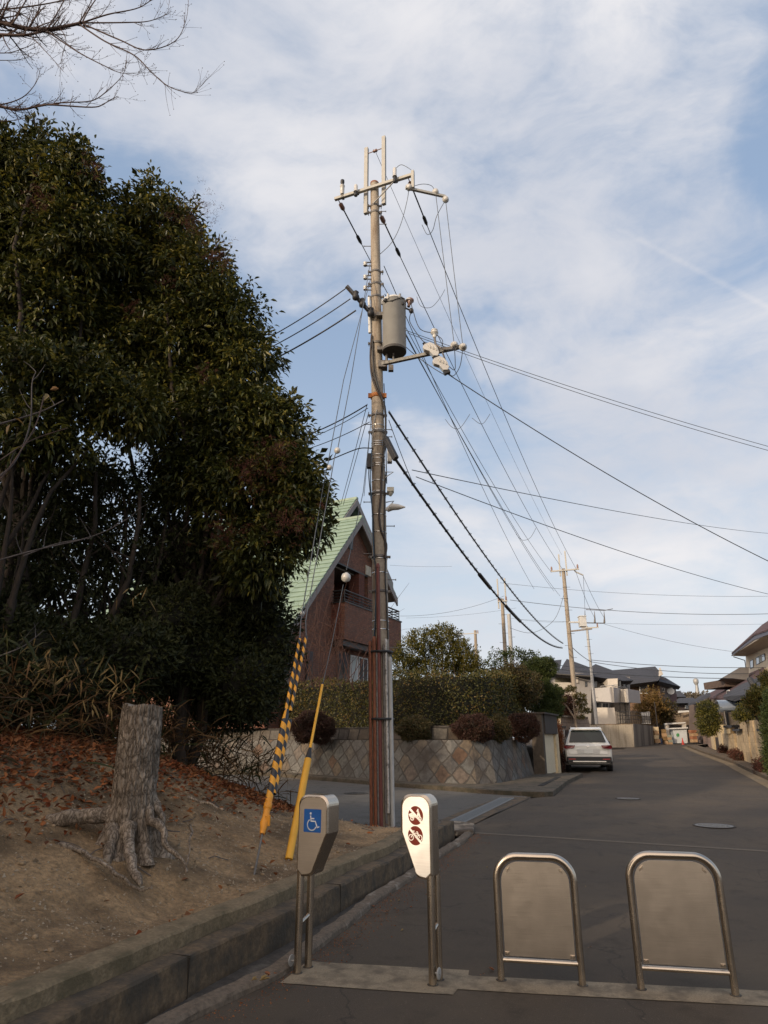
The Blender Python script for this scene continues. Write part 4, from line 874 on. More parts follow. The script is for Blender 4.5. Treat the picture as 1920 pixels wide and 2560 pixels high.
# thin wires left of pole between guys
for k, (a, b) in enumerate((((918, 1010), (852, 1262)), ((922, 1030), (858, 1262)), ((932, 1000), (910, 1240)))):
    wire(('left', 'middle', 'right')[k] + ' thin wire running down behind the green roof beside the pole', cat(atY(*a, 12.8), atY(*b, 18), .02, 8), .008, grp='thin wires beside the pole')
# ================================================================ bollards and hoop barriers
def steel(name, base=(.42, .40, .37), rough=.34, aniso=.0, bump=.0006):
    m, nt, N, L, B = nodes(name); tc = N.new('ShaderNodeTexCoord'); mp = N.new('ShaderNodeMapping'); mp.inputs['Scale'].default_value = (1.5, 1.5, 90) ; L.new(tc.outputs['Object'], mp.inputs[0])
    n = N.new('ShaderNodeTexNoise'); n.inputs['Scale'].default_value = 3; n.inputs['Detail'].default_value = 4; L.new(mp.outputs[0], n.inputs['Vector'])
    n2 = N.new('ShaderNodeTexNoise'); n2.inputs['Scale'].default_value = 9; n2.inputs['Detail'].default_value = 8; L.new(tc.outputs['Object'], n2.inputs['Vector'])
    r = N.new('ShaderNodeMapRange'); r.inputs[1].default_value = .3; r.inputs[2].default_value = .75; r.inputs[3].default_value = rough * .95; r.inputs[4].default_value = rough * 1.08; L.new(n2.outputs['Fac'], r.inputs[0]); L.new(r.outputs[0], B.inputs['Roughness'])
    av = N.new('ShaderNodeMath'); av.operation = 'ADD'; L.new(n2.outputs['Fac'], av.inputs[0]); a2 = N.new('ShaderNodeMath'); a2.operation = 'MULTIPLY_ADD'; a2.inputs[1].default_value = 1.2; a2.inputs[2].default_value = -.6; L.new(n.outputs['Fac'], a2.inputs[0]); L.new(a2.outputs[0], av.inputs[1])
    rr = N.new('ShaderNodeValToRGB'); setramp(rr, [(.3, tuple(c * .94 for c in base)), (.7, tuple(min(1, c * 1.03) for c in base))]); L.new(av.outputs[0], rr.inputs[0]); L.new(rr.outputs[0], B.inputs['Base Color'])
    B.inputs['Metallic'].default_value = 1.0; B.inputs['Anisotropic'].default_value = aniso
    bp = N.new('ShaderNodeBump'); bp.inputs['Distance'].default_value = bump; bp.inputs['Strength'].default_value = .5; L.new(n.outputs['Fac'], bp.inputs['Height']); L.new(bp.outputs[0], B.inputs['Normal'])
    MAT[name] = m; return m
M_STEEL = steel('stainless_tube', (.52, .45, .37), .26)
M_PANEL = steel('stainless_panel', (.60, .53, .45), .30)
M_FACE = steel('dull_face', (.70, .62, .53), .45)
M_BRIGHT = steel('polished_face', (.98, .96, .93), .44, bump=.0)
M_SBLUE = mat('sign_blue', (.012, .11, .38), .4, .06, 10)
M_SWHITE = mat('sign_white', (.75, .77, .78), .4, .04, 10)
M_SRED = mat('sign_red', (.13, .018, .010), .6, .18, 6, spec=.2)
ROW = Vector((2.24 - .80, 4.99 - 5.26, 0)).normalized(); RNF = Vector((ROW.y, -ROW.x, 0))   # along the row / towards the camera
def rack(pl, pr, h, label, twist=0):
    a, b = Vector((pl[0], pl[1], 0)), Vector((pr[0], pr[1], 0)); u = (b - a).normalized(); W = (b - a).length; f = Vector((u.y, -u.x, 0)); Z = Vector((0, 0, 1))
    e = thing('hoop_barrier', label, 'barrier', (a + b) / 2, 'stainless hoop barriers'); R = .024; cr = .15
    path = [a - Z * .05]
    path += [a + Z * (h - cr) * t for t in (0, .25, .5, .75, 1)]
    for i in range(1, 11): an = math.pi / 2 * i / 10; path.append(a + u * (cr - cr * math.cos(an)) + Z * (h - cr + cr * math.sin(an)))
    for i in range(0, 11): an = math.pi / 2 * (1 - i / 10); path.append(b - u * (cr - cr * math.cos(an)) + Z * (h - cr + cr * math.sin(an)))
    path += [b + Z * (h - cr) * t for t in (.75, .5, .25, 0)] + [b - Z * .05]
    mb = MB(); mb.tube(path, R, 18); mb.build('hoop', M_STEEL, e)
    mb = MB(); mb.tube([a + u * R * .6 + Z * .125, b - u * R * .6 + Z * .125], .0155, 14); mb.build('cross_rail', M_STEEL, e)
    i = R + .009; out = [a + u * i + Z * .15, b - u * i + Z * .15]; c2 = cr - i + .012
    for k in range(9): an = math.pi / 2 * k / 8; out.append(b - u * (i + c2 - c2 * math.cos(an)) + Z * (h - i - c2 + c2 * math.sin(an)))
    for k in range(9): an = math.pi / 2 * (1 - k / 8); out.append(a + u * (i + c2 - c2 * math.cos(an)) + Z * (h - i - c2 + c2 * math.sin(an)))
    mb = MB(); mb.prism([p + f * .001 for p in out], f * .003); mb.build('panel', M_PANEL, e)
    for s, zz in ((a + u * .05, .165), (b - u * .05, .165), (a + u * .085, h - .085), (b - u * .085, h - .085)):
        mb = MB(); mb.box(s + Z * zz + f * .007, (.03, .012, .018), ax=((u + (Z if (s - a).length < .2 else -Z) * (.9 if zz > .3 else 0)).normalized(), f, Z)); mb.cyl(s + Z * zz, s + Z * zz + f * .018, .006, n=8); mb.build('bracket', M_STEEL, e)
    for q in (a, b): mb = MB(); mb.lathe(q + Z * .003, Z, [(.034, 0), (.036, .004), (.026, .005)], 20); mb.build('foot_collar', M_KDARK, e)
    return e
rack((.80, 5.27), (1.325, 5.17), .765, 'left of the two stainless hoop barriers with a panel, nearer the sign posts')
rack((1.69, 5.10), (2.255, 4.99), .80, 'right of the two stainless hoop barriers with a bright streak down its panel')

def wheelchair(o, u, Z, f, s, m, par):
    def p2(x, y): return o + u * x * s + Z * y * s + f * .0035
    def st(pts, w=.055):
        mb = MB(); q = [p2(*p) for p in pts]
        for a, b in zip(q, q[1:]):
            d = (b - a).normalized(); nn = d.cross(f).normalized() * w * s / 2; mb.prism([a - nn - d * w * s * .3, a + nn - d * w * s * .3, b + nn + d * w * s * .3, b - nn + d * w * s * .3], f * .0012)
        return mb
    mb = st([(-.10, .22), (-.07, -.02), (.18, -.02), (.30, -.30), (.40, -.26)])
    for a, b in (((-.09, .10), (.10, .10)),): mb2 = st([a, b]); mb.add(mb2.v, mb2.f)
    pts = [(-.02 + .255 * math.cos(t), -.18 + .255 * math.sin(t)) for t in np.linspace(math.radians(125), math.radians(335), 20)]; mb2 = st(pts); mb.add(mb2.v, mb2.f)
    cc = [p2(-.105 + .055 * math.cos(t), .33 + .055 * math.sin(t)) for t in np.linspace(0, 2 * math.pi, 13)[:-1]]; mb.prism(cc, f * .0012)
    return mb.build('wheelchair_symbol', m, par)
def bollard(c, theta, flip, face_m, label, top=1.165, tilt=0.0, w=.232, depth=.115):
    """c = foot position of the front post; theta = how far the face normal turns left of the -Y axis"""
    f = Vector((-math.sin(theta), -math.cos(theta), 0)); u = Vector((math.cos(theta), -math.sin(theta), 0)); Z = Vector((0, 0, 1))
    c = Vector((c[0], c[1], 0)); e = thing('sign_bollard', label, 'bollard', c, 'stainless sign bollards')
    s = -1 if flip else 1; lo, hi = (0, w) if not flip else (-w, 0)
    # outline seen from the front: rounded top, straight on the post side, tapering on the other
    x0 = -.027 if not flip else .027; X = lambda t: x0 + s * t * w
    def outl(g):  # g = inset
        pts = []; r = .075
        L_, R_ = g, w - g
        T = top - g
        for k in range(9): an = math.pi - math.pi / 2 * k / 8; pts.append((L_ + r - g * 0 + (r) * math.cos(an), T - r + r * math.sin(an)))
        for k in range(9): an = math.pi / 2 - math.pi / 2 * k / 8; pts.append((R_ - r + r * math.cos(an), T - r + r * math.sin(an)))
        pts += [(R_, top - .255), (w * .56 - g * .3, top - .505 + g)]
        for k in range(1, 6): an = -math.pi / 2 * k / 5 * .9; pts.append((w * .56 - g * .3 - .055 * (1 - math.cos(an)), top - .505 + g + .04 * math.sin(an)))
        pts += [(w * .14 + g, top - .55 + g), (L_, top - .52 + g)]
        return [c + u * (x0 + s * x) + Z * z for x, z in pts]
    pf = outl(0); mb = MB(); n = len(pf); bv = outl(.012); Fd = depth / 2
    front = [p + f * Fd for p in bv]; mid = [p + f * (Fd - .012) for p in pf]; back = [p - f * (Fd - .012) for p in pf]; bk = [p - f * Fd for p in bv]
    rings = [front, mid, back, bk]; vs = sum(rings, []); fs = []
    for k in range(3):
        for i in range(n): j = (i + 1) % n; q = (k * n + i, k * n + j, (k + 1) * n + j, (k + 1) * n + i); fs.append(q if not flip else q[::-1])
    mb.add(vs, fs, 0, False); mb.add(front, [tuple(range(n))]); mb.add(bk, [tuple(range(n))[::-1]])
    ob = mb.build('head', M_STEEL, e); 
    for pl in ob.data.polygons: pass
    inn = outl(.017); mb = MB(); mb.prism([p + f * (Fd + .0005) for p in inn], f * .002); mb.build('face_plate', face_m, e)
    # two posts
    for k, dd in enumerate((Fd - .028, -Fd + .0)):
        q = c + f * dd; mb = MB(); mb.tube([q - Z * .04, q + Z * (top - .50)], .027, 20); mb.build('post', M_STEEL, e)
    a, b = c + f * (Fd - .028) + Z * .30, c - f * Fd + Z * .34; mb = MB(); mb.tube([a, b], .016, 12); mb.build('spacer', M_STEEL, e)
    for dd in (Fd - .028, -Fd): mb = MB(); mb.lathe(c + f * dd + Z * .002, Z, [(.036, 0), (.038, .003), (.029, .004)], 20); mb.build('foot_collar', M_KDARK, e)
    # lock disc at the foot
    q = c + f * (Fd - .03) + u * (.040 if not flip else -.036) * (1 if flip is None else 1); sgn = -1 if not flip else 1
    q = c + f * (Fd - .02) - u * .045 * (1 if not flip else -1) + Z * .075; mb = MB(); mb.lathe(q, -u if not flip else u, [(.035, 0), (.037, .004), (.034, .008), (.02, .009)], 20); mb.cyl(q, q + (-u if not flip else u) * .016, .008, n=8); mb.cyl(c + f * (Fd - .02) + Z * .075, q, .007, n=8); mb.build('lock_disc', M_GALV, e)
    return e, c, f, u, Z, Fd, x0, s
TH1, TH2 = math.radians(26), math.radians(26)
e, c, f, u, Z, Fd, x0, s = bollard((-.585, 5.47), TH1, False, M_FACE, 'left stainless sign bollard with a blue wheelchair symbol on its grey face', top=1.16, depth=.17, w=.262)
sq = .148; o = c + u * (x0 + .131) + Z * (1.16 - .175) + f * (Fd + .0035)
mb = MB(); r = .006; pts = []
for cx, cy, a0 in ((sq / 2 - r, sq / 2 - r, 0), (-sq / 2 + r, sq / 2 - r, 90), (-sq / 2 + r, -sq / 2 + r, 180), (sq / 2 - r, -sq / 2 + r, 270)):
    for k in range(4): an = math.radians(a0 + 30 * k); pts.append(o + u * (cx + r * math.cos(an)) + Z * (cy * 1.06 + r * math.sin(an)))
mb.prism(pts, f * .0015); sg = mb.build('wheelchair_sign', M_SBLUE, e)
wheelchair(o - f * .001, u, Z, f, sq, M_SWHITE, sg)
e, c, f, u, Z, Fd, x0, s = bollard((.345, 5.22), TH2, True, M_BRIGHT, 'right stainless sign bollard with a glaring white face and two red prohibition discs', top=1.175, depth=.14, w=.242)
def disc(o, r, name):
    mb = MB(); mb.prism([o + u * r * math.cos(t) + Z * r * 1.08 * math.sin(t) for t in np.linspace(0, 2 * math.pi, 41)[:-1]], f * .0012); return mb.build(name, M_SRED, e)
def stroke(mb, o, pts, w):
    g_ = 1.0 if max(abs(p[0]) for p in pts) > .045 else KS
    q = [o + u * x * g_ + Z * y * g_ for x, y in pts]; w = w * KS
    for a, b in zip(q, q[1:]):
        d = (b - a).normalized(); nn = d.cross(f).normalized() * w / 2; mb.prism([a - nn - d * w * .2, a + nn - d * w * .2, b + nn + d * w * .2, b - nn + d * w * .2], f * .0014)
def ring(cx, cy, r, n=18, a0=0, a1=2 * math.pi): return [(cx + r * math.cos(t), cy + r * math.sin(t)) for t in np.linspace(a0, a1, n)]
CXM = x0 - .121; K = .058; KS = K / .047
o1 = c + u * CXM + Z * (1.175 - .140) + f * (Fd + .003); d1 = disc(o1, K, 'no_motorcycles_disc'); oo = o1 + f * .0008
mb = MB(); stroke(mb, oo, [(-K * .86, K * .82), (K * .86, -K * .82)], .0125); mb.build('slash', M_BRIGHT, d1)
mb = MB(); stroke(mb, oo, ring(-.022, -.016, .0095), .006); stroke(mb, oo, ring(.026, -.016, .0095), .006); stroke(mb, oo, [(-.040, .002), (-.020, .010), (-.004, -.006), (.012, -.008), (.018, .022), (.010, .026)], .010); stroke(mb, oo, [(-.034, .0), (-.012, -.012)], .016); stroke(mb, oo, [(.018, .02), (.030, -.012)], .009); mb.sph(oo + u * .021 + Z * .037, (.008, .002, .008)); mb.build('motorcycle_symbol', M_BRIGHT, d1)
o2 = c + u * (CXM - .004) + Z * (1.175 - .272) + f * (Fd + .003); d2 = disc(o2, K, 'no_bicycles_disc'); oo = o2 + f * .0008
mb = MB(); stroke(mb, oo, [(-K * .84, K * .84), (K * .84, -K * .84)], .0115); mb.build('slash', M_BRIGHT, d2)
mb = MB(); stroke(mb, oo, ring(-.027, -.010, .0150), .0045); stroke(mb, oo, ring(.027, -.010, .0150), .0045); stroke(mb, oo, [(-.027, -.010), (-.010, .013), (.016, .013), (.002, -.010), (-.010, .013), (-.013, .021), (-.019, .022)], .004); stroke(mb, oo, [(.027, -.010), (.014, .021), (.006, .020)], .004); stroke(mb, oo, [(-.016, .024), (-.006, .024)], .005); stroke(mb, oo, [(.002, -.010), (.016, .013)], .004); mb.build('bicycle_symbol', M_BRIGHT, d2)

# ================================================================ white car
def car(loc, rz):
    e = thing('parked_car', 'white car seen from behind, parked at the left edge of the street', 'car', loc)
    W = mat('white_paint', (.68, .68, .64), .25, .03, 4, coat=.6); G = mat('car_glass', (.008, .014, .014), .06, .2, 3, spec=.5); BK = mat('black_trim', (.010, .010, .012), .45, .1, 10); RD = mat('tail_red', (.15, .008, .014), .2, .2, 10, coat=.5)
    CH = mat('chrome', (.6, .6, .6), .2, .05, 5, metal=1.0); TY = mat('tyre', (.02, .02, .02), .85); PL = mat('plate_white', (.68, .69, .66), .4, .03, 5); ORR = mat('reflector', (.35, .03, .03), .3)
    hw = .92; cs, sn = math.cos(rz), math.sin(rz); O = Vector(loc)
    def T(x, y, z): return O + Vector((x * cs - y * sn, x * sn + y * cs, z))
    # stations along the car: y, [half widths and heights]: sill, belt, roof
    # y=0 rear bumper, y=4.5 front
    st = []  # (y, z0, zbelt, wbelt, ztop, wtop)
    prof = [(0.02, .42, .86, .84, .98, .80), (.06, .33, .95, .90, 1.04, .84), (.14, .30, 1.00, .915, 1.10, .83), (.40, .28, 1.03, .92, 1.56, .66), (.62, .28, 1.03, .92, 1.655, .62), (1.2, .28, 1.02, .92, 1.69, .61), (2.0, .28, 1.00, .92, 1.68, .60), (2.6, .28, .99, .92, 1.60, .59), (3.05, .28, .98, .915, 1.30, .66), (3.35, .28, .97, .91, 1.05, .74), (3.9, .29, .92, .88, .99, .72), (4.3, .33, .80, .80, .86, .66), (4.46, .42, .70, .66, .74, .55)]
    vs = []; n = 0; rings = []
    for y, z0, zb, wb, zt, wt in prof:
        sec = [(wb * .86, z0), (wb * .985, z0 + .10), (wb, (z0 + zb) * .55), (wb * .995, zb - .05), (wb * .965, zb), (wt + (wb - wt) * .35, zb + (zt - zb) * .55), (wt, zt - .06), (wt * .86, zt - .008), (wt * .4, zt)]
        full = sec + [(-x, z) for x, z in sec[::-1]]; rings.append([T(x, y, z) for x, z in full])
    k = len(rings[0]); mb = MB(); vs = sum(rings, []); fs = []
    for i in range(len(rings) - 1):
        for j in range(k): j2 = (j + 1) % k; fs.append((i * k + j, i * k + j2, (i + 1) * k + j2, (i + 1) * k + j))
    mb.add(vs, [f_[::-1] for f_ in fs], 0, True); mb.add(rings[0], [tuple(range(k))]); mb.add(rings[-1], [tuple(range(k))[::-1]])
    b = mb.build('body', W, e)
    # recalc normals outward
    import bmesh
    bm = bmesh.new(); bm.from_mesh(b.data); bmesh.ops.recalc_face_normals(bm, faces=bm.faces); bm.to_mesh(b.data); bm.free()
    def panel(name, pts, th, m, par=e):
        mb = MB(); q = [T(*p) for p in pts]; nn = (q[1] - q[0]).cross(q[2] - q[0]).normalized(); mb.prism(q, nn * th); return mb.build(name, m, par, bevel=.006)
    # rear window between y .16 (z1.11) and .45 (z 1.57)
    panel('rear_window', [(-.72, .125, 1.12), (.72, .125, 1.12), (.60, .36, 1.545), (-.60, .36, 1.545)], .02, G)
    panel('spoiler', [(-.62, .26, 1.60), (.62, .26, 1.60), (.60, .62, 1.672), (-.60, .62, 1.672)], .035, W)
    panel('tailgate', [(-.74, .012, .66), (.74, .012, .66), (.80, .03, .93), (.76, .09, 1.08), (-.76, .09, 1.08), (-.80, .03, .93)], .012, W)
    panel('plate_recess', [(-.42, -.002, .68), (.42, -.002, .68), (.46, -.002, .86), (-.46, -.002, .86)], .006, mat('recess_white', (.58, .58, .55), .4, .05, 4))
    panel('number_plate', [(-.17, -.012, .695), (.17, -.012, .695), (.17, -.012, .84), (-.17, -.012, .84)], .006, PL)
    for s_ in (-1, 1):
        panel('tail_light', [(s_ * .50, -.028, 1.0), (s_ * .56, -.028, .885), (s_ * .86, -.012, .86), (s_ * .935, .06, .89), (s_ * .93, .06, .985), (s_ * .86, -.012, 1.01)], .03, RD)
        panel('reflector', [(s_ * .52, -.035, .455), (s_ * .80, -.03, .455), (s_ * .80, -.03, .495), (s_ * .52, -.035, .495)], .012, ORR)
    panel('badge', [(-.05 + .0, -.004, .95), (0, -.004, .915), (.05, -.004, .95), (0, -.004, .995)], .008, CH)
    mb = MB()
    mb.box(T(0, .05, .46), (1.74, .14, .22), ax=(Vector((cs, sn, 0)), Vector((-sn, cs, 0)), Vector((0, 0, 1)))); mb.build('rear_bumper', BK, e, bevel=.03)
    mb = MB(); mb.box(T(0, .0, .385), (1.30, .06, .045), ax=(Vector((cs, sn, 0)), Vector((-sn, cs, 0)), Vector((0, 0, 1)))); mb.build('bumper_trim', CH, e, bevel=.008)
    mb = MB(); mb.box(T(0, 2.2, .30), (1.80, 3.9, .10), ax=(Vector((cs, sn, 0)), Vector((-sn, cs, 0)), Vector((0, 0, 1)))); mb.build('underbody', BK, e)
    for s_ in (-1, 1):
        # side windows following the greenhouse
        xb = lambda y, t: None
        panel('side_window', [(s_ * .868, .55, 1.10), (s_ * .868, 1.55, 1.08), (s_ * .668, 1.55, 1.56), (s_ * .69, .80, 1.54)], .018 * 1, G)
        panel('side_window', [(s_ * .868, 1.62, 1.08), (s_ * .865, 2.85, 1.05), (s_ * .67, 2.35, 1.55), (s_ * .665, 1.62, 1.56)], .018, G)
        mb = MB(); mb.tube([T(s_ * .58, .55, 1.70), T(s_ * .57, 1.0, 1.735), T(s_ * .56, 2.2, 1.72), T(s_ * .56, 2.5, 1.66)], .018, 6); mb.build('roof_rail', CH, e)
        mb = MB(); mb.sph(T(s_ * 1.02, 2.75, 1.10), (.12, .09, .085)); mb.tube([T(s_ * .88, 2.72, 1.05), T(s_ * 1.0, 2.75, 1.08)], .02); mb.build('wing_mirror', BK, e)
        for y in (.82, 3.52):
            c_ = T(s_ * .80, y, .345); ax_ = Vector((cs, sn, 0)) * s_
            mb = MB(); mb.lathe(c_ - ax_ * .10, ax_, [(.24, 0), (.33, .01), (.345, .04), (.345, .19), (.33, .215), (.235, .22)], 28); wh = mb.build('wheel', TY, e)
            mb = MB(); mb.lathe(c_ + ax_ * .06, ax_, [(.235, 0), (.24, .055), (.20, .05), (.03, .045), (.03, .06)], 20); mb.build('rim', CH, wh)
            mb = MB(); mb.lathe(T(s_ * .80, y, .36), ax_, [(.42, 0), (.42, .118), (.36, .122)], 28); mb.build('wheel_arch', BK, e)
    return e
# the rear corner pixels 1412..1523 at y~28
cp = Vector((8.26, 28.2, zr(28.2))); heading = math.radians(-12.5)
car(cp, heading)
# ================================================================ stone wall across the side road
def uvmat_from(m):
    """switch a brick material to UV coordinates"""
    nt = m.node_tree; tc = [n for n in nt.nodes if n.type == 'TEX_COORD'][0]
    for n in nt.nodes:
        if n.type == 'COMBXYZ':
            for l in list(nt.links):
                if l.from_node == n: nt.links.new(tc.outputs['UV'], l.to_socket)
    return m
M_STONE = uvmat_from(brickmat('diamond_stone', (.105, .10, .09), [(.125, .12, .108), (.15, .115, .08), (.135, .135, .125), (.12, .11, .10), (.165, .16, .145), (.125, .074, .046)], (.072, .064, .054), .40, .40, .022, 0.0, (0, 0, math.radians(45)), .9, .03, warp=.3, dirt=(.06, .05, .042)))
M_EDGE = uvmat_from(brickmat('edging_stone', (.085, .075, .06), [(.11, .10, .085), (.08, .06, .042), (.10, .09, .08)], (.03, .025, .02), .55, .40, .03, .4, (0, 0, 0), .92, .03, warp=.12))
def resample(path, step):
    out = [Vector(path[0])]
    for a, b in zip(path, path[1:]):
        a, b = Vector(a), Vector(b); n = max(1, int((b - a).length / step))
        out += [a.lerp(b, i / n) for i in range(1, n + 1)]
    return out
def pnormals(pts):
    ns = []
    for i in range(len(pts)):
        t = pts[min(i + 1, len(pts) - 1)] - pts[max(i - 1, 0)]; t = Vector((t.x, t.y)).normalized(); ns.append(Vector((-t.y, t.x)))   # to the left of travel
    return ns
def ribbon(name, path, sec, zf, material, step=.25, wob=0.0, closed=False):
    """sec = [(left offset, z above zf)]; builds a mesh with UV (arc, z)"""
    pts = resample(path, step); ns = pnormals(pts); k = len(sec); co = []; uv = []; arc = 0; fc = []; last = None; fu = []
    for i, (p, n) in enumerate(zip(pts, ns)):
        if last is not None: arc += (Vector((p.x, p.y)) - last).length
        last = Vector((p.x, p.y)); v = 0
        for j, (o, z) in enumerate(sec):
            w = MN.noise(Vector((arc * 1.5, z * 3, 5))) * wob; co.append((p.x + n.x * (o + w), p.y + n.y * (o + w), zf(p.x, p.y) * (1 if z < 90 else 0) + (z if z < 90 else z - 100)))
            if j: v += math.hypot(sec[j][0] - sec[j - 1][0], (sec[j][1] % 100) - (sec[j - 1][1] % 100))
            uv.append((arc, v))
    for i in range(len(pts) - 1):
        for j in range(k - 1): a = i * k + j; fc.append((a, a + 1, a + k + 1, a + k))
    mb = MB(); mb.add(co, fc, 0, False); o = mb.build(name, material)
    ul = o.data.uv_layers.new(name='uv')
    for pl in o.data.polygons:
        for li in pl.loop_indices: ul.data[li].uv = uv[o.data.loops[li].vertex_index]
    import bmesh
    bm = bmesh.new(); bm.from_mesh(o.data); bm.to_mesh(o.data); bm.free()
    return o
WALLB = [(-22, 36), (-12, 32), (-3.6, 26.0), (.49, 21.75), (1.9, 20.75), (2.9, 20.6), (3.6, 21.2), (4.4, 22.9), (5.35, 24.95)]
WALLP = resample([Vector(p) for p in WALLB], .8)
for _ in range(3): WALLP = [WALLP[0]] + [(WALLP[i - 1] + WALLP[i] * 2 + WALLP[i + 1]) / 4 for i in range(1, len(WALLP) - 1)] + [WALLP[-1]]
zf_ = lambda x, y: zr(y)
def wallz(name, path, dz0, top, mat_, batter, thick=.5, label=None, cat=None):
    # z levels interpolated between the sloping road and a level top
    pts = resample(path, .25); ns = pnormals(pts); co = []; uv = []; fc = []; arc = 0; last = None; lv = 8; k = lv + 2
    for p, n in zip(pts, ns):
        if last is not None: arc += (Vector((p.x, p.y)) - last).length
        last = Vector((p.x, p.y)); zb = zr(p.y) + dz0
        for j in range(lv):
            t = j / (lv - 1); z = zb + (top - zb) * t; o = batter * t + MN.noise(Vector((arc * 1.7, z * 2.2, 2))) * .03
            co.append((p.x + n.x * o, p.y + n.y * o, z)); uv.append((arc, z))
        for o in (batter + thick, batter + thick + .01): co.append((p.x + n.x * o, p.y + n.y * o, top if o < batter + thick + .005 else top - .3)); uv.append((arc, top + thick))
    for i in range(len(pts) - 1):
        for j in range(k - 1): a = i * k + j; fc.append((a, a + k, a + k + 1, a + 1))
    mb = MB(); mb.add(co, fc, 0, False); o = mb.build(name, mat_); ul = o.data.uv_layers.new(name='uv')
    for pl in o.data.polygons:
        for li in pl.loop_indices: ul.data[li].uv = uv[o.data.loops[li].vertex_index]
    return tag(o, label, cat)
wallz('stone_wall', WALLP, -.03, 1.55, M_STONE, .30, .5, 'long battered retaining wall of diamond-set grey and rust stones under the hedge', 'stone wall')
def offpath(path, o):
    pts = [Vector(p) for p in path]; ns = pnormals(pts); return [Vector((p.x + n.x * o, p.y + n.y * o)) for p, n in zip(pts, ns)]
wallz('stone_edging', offpath(WALLP, .75), 1.2, 1.98, M_EDGE, .10, .3, 'low course of rough stones on top of the stone wall behind the round shrubs', 'stone edging')
# garden soil fill behind
mb = MB(); poly = [Vector((p.x, p.y, 0)) for p in offpath(WALLP, .9)] + [Vector((12, 40, 0)), Vector((12, 62, 0)), Vector((-30, 62, 0))]
mb.add([(p.x, p.y, 1.9) for p in poly], [tuple(range(len(poly)))[::-1]]); o = mb.build('garden_ground', M_SOIL)
if o.data.polygons[0].normal.z < 0: o.data.flip_normals()
tag(o, kind='structure')
# dark kerb along the foot of the wall
KP = [Vector(p) for p in [(-22, 35.3), (-12, 31.3), (-3.9, 25.5), (.25, 21.3), (1.7, 20.1), (2.5, 19.3), (3.2, 18.75), (4.15, 18.42), (4.42, 18.62), (5.81, 22.4), (7.2, 25.6)]]
def platform():
    k = resample(KP, .4); top = [Vector((p.x, p.y, zr(p.y) + .12)) for p in k]; wb = resample([p + Vector((0, 0)) for p in WALLP], .4)
    mb = MB(); vs = []; fs = []; n = 60
    # arc-parameterised strip between kerb line and wall foot
    def at(path, t):
        L = [0]
        for a, b in zip(path, path[1:]): L.append(L[-1] + (b - a).length)
        s = t * L[-1]
        for i in range(len(path) - 1):
            if s <= L[i + 1] + 1e-6: return path[i].lerp(path[i + 1], (s - L[i]) / max(1e-6, L[i + 1] - L[i]))
        return path[-1]
    ts = []
    for i in range(n + 1): ts.append(i / n)
    kk = KP; ww = [Vector(p) for p in [(-22, 36.1), (-12, 32.1), (-3.5, 26.1), (.6, 21.9), (2.0, 20.9), (2.9, 20.75), (3.2, 20.9), (3.5, 21.2), (3.8, 21.7), (4.5, 23.0), (5.5, 25.3)]]
    for i in range(len(kk)):
        a, b = kk[i], ww[i]; vs += [(a.x, a.y, zr(a.y) - .03), (a.x + .0, a.y + .0, zr(a.y) + .105), (a.x + (b.x - a.x) * .05, a.y + (b.y - a.y) * .05, zr(a.y) + .125), (b.x, b.y, zr(b.y) + .125)]
    for i in range(len(kk) - 1):
        for j in range(3): q = i * 4 + j; fs.append((q, q + 1, q + 5, q + 4))
    mb.add(vs, [f[::-1] for f in fs]); return mb.build('wall_kerb', M_WKERB)
tag(platform(), 'dark mossy concrete kerb along the foot of the stone wall, turning the corner', 'kerb')
mb = MB(); a, b = Vector((4.35, 20.1, 0)), Vector((5.75, 23.6, 0)); d = (b - a).normalized(); q = Vector((d.y, -d.x, 0)); z = zr(22) + .132
mb.prism([Vector((p.x, p.y, zr(p.y) + .129)) for p in (a, a + q * .16, b + q * .16, b)], (0, 0, .003)); tag(mb.build('drain_slot', mat('slot_shade', (.012, .011, .010), .95)), 'drain slot, its inner shade a flat dark sheet, in the kerb in front of the garage shutter', 'drain')  # flat dark sheet stands for the shade inside the slot

# ================================================================ garage with shutter
gd = Vector((.42, .907, 0)).normalized(); gn = Vector((gd.y, -gd.x, 0)); g0 = Vector((5.66, 24.92, zr(25) + .1))
e = thing('garage', 'small roadside garage with a cream roller shutter and dark boarded fascia beside the hedge', 'garage', g0)
def gbox(name, s0, s1, z0, z1, d0, d1, m, par=e, bev=0.0):
    mb = MB(); mb.boxf(g0 + gd * s0 + gn * d0 + Vector((0, 0, z0)), gd * (s1 - s0), gn * (d1 - d0), (0, 0, z1 - z0)); return mb.build(name, m, par, bevel=bev)
M_BOARD = mat('dark_boards', (.042, .034, .028), .8, .35, 3, stretch=(8, 8, .5)); M_CREAM = mat('cream_render', (.58, .47, .30), .85, .14, 8, col2=(.28, .22, .14), spots=(.55, .8), spscale=3)
gbox('side_wall', 0, .28, -.1, 2.06, -.35, .05, mat('brown_concrete', (.075, .06, .045), .9, .25, 6)); gbox('pillar', 2.35, 2.9, -.1, 1.6, -.4, .05, M_CREAM)
gbox('fascia', .28, 2.6, 1.38, 2.06, -.5, .10, M_BOARD); 
mb = MB()
for k in range(22):
    z0 = .0 + k * .062; mb.boxf(g0 + gd * .30 + gn * (-.06) + Vector((0, 0, z0)), gd * 2.03, gn * .022, (0, 0, .052)); 
mb.boxf(g0 + gd * .30 - gn * .09, gd * 2.03, gn * .03, (0, 0, 1.376)); mb.build('roller_shutter', mat('shutter_cream', (.68, .60, .44), .6, .08, 5), e)
gbox('roof', -.05, 2.65, 2.062, 2.12, -.6, .18, M_BOARD)

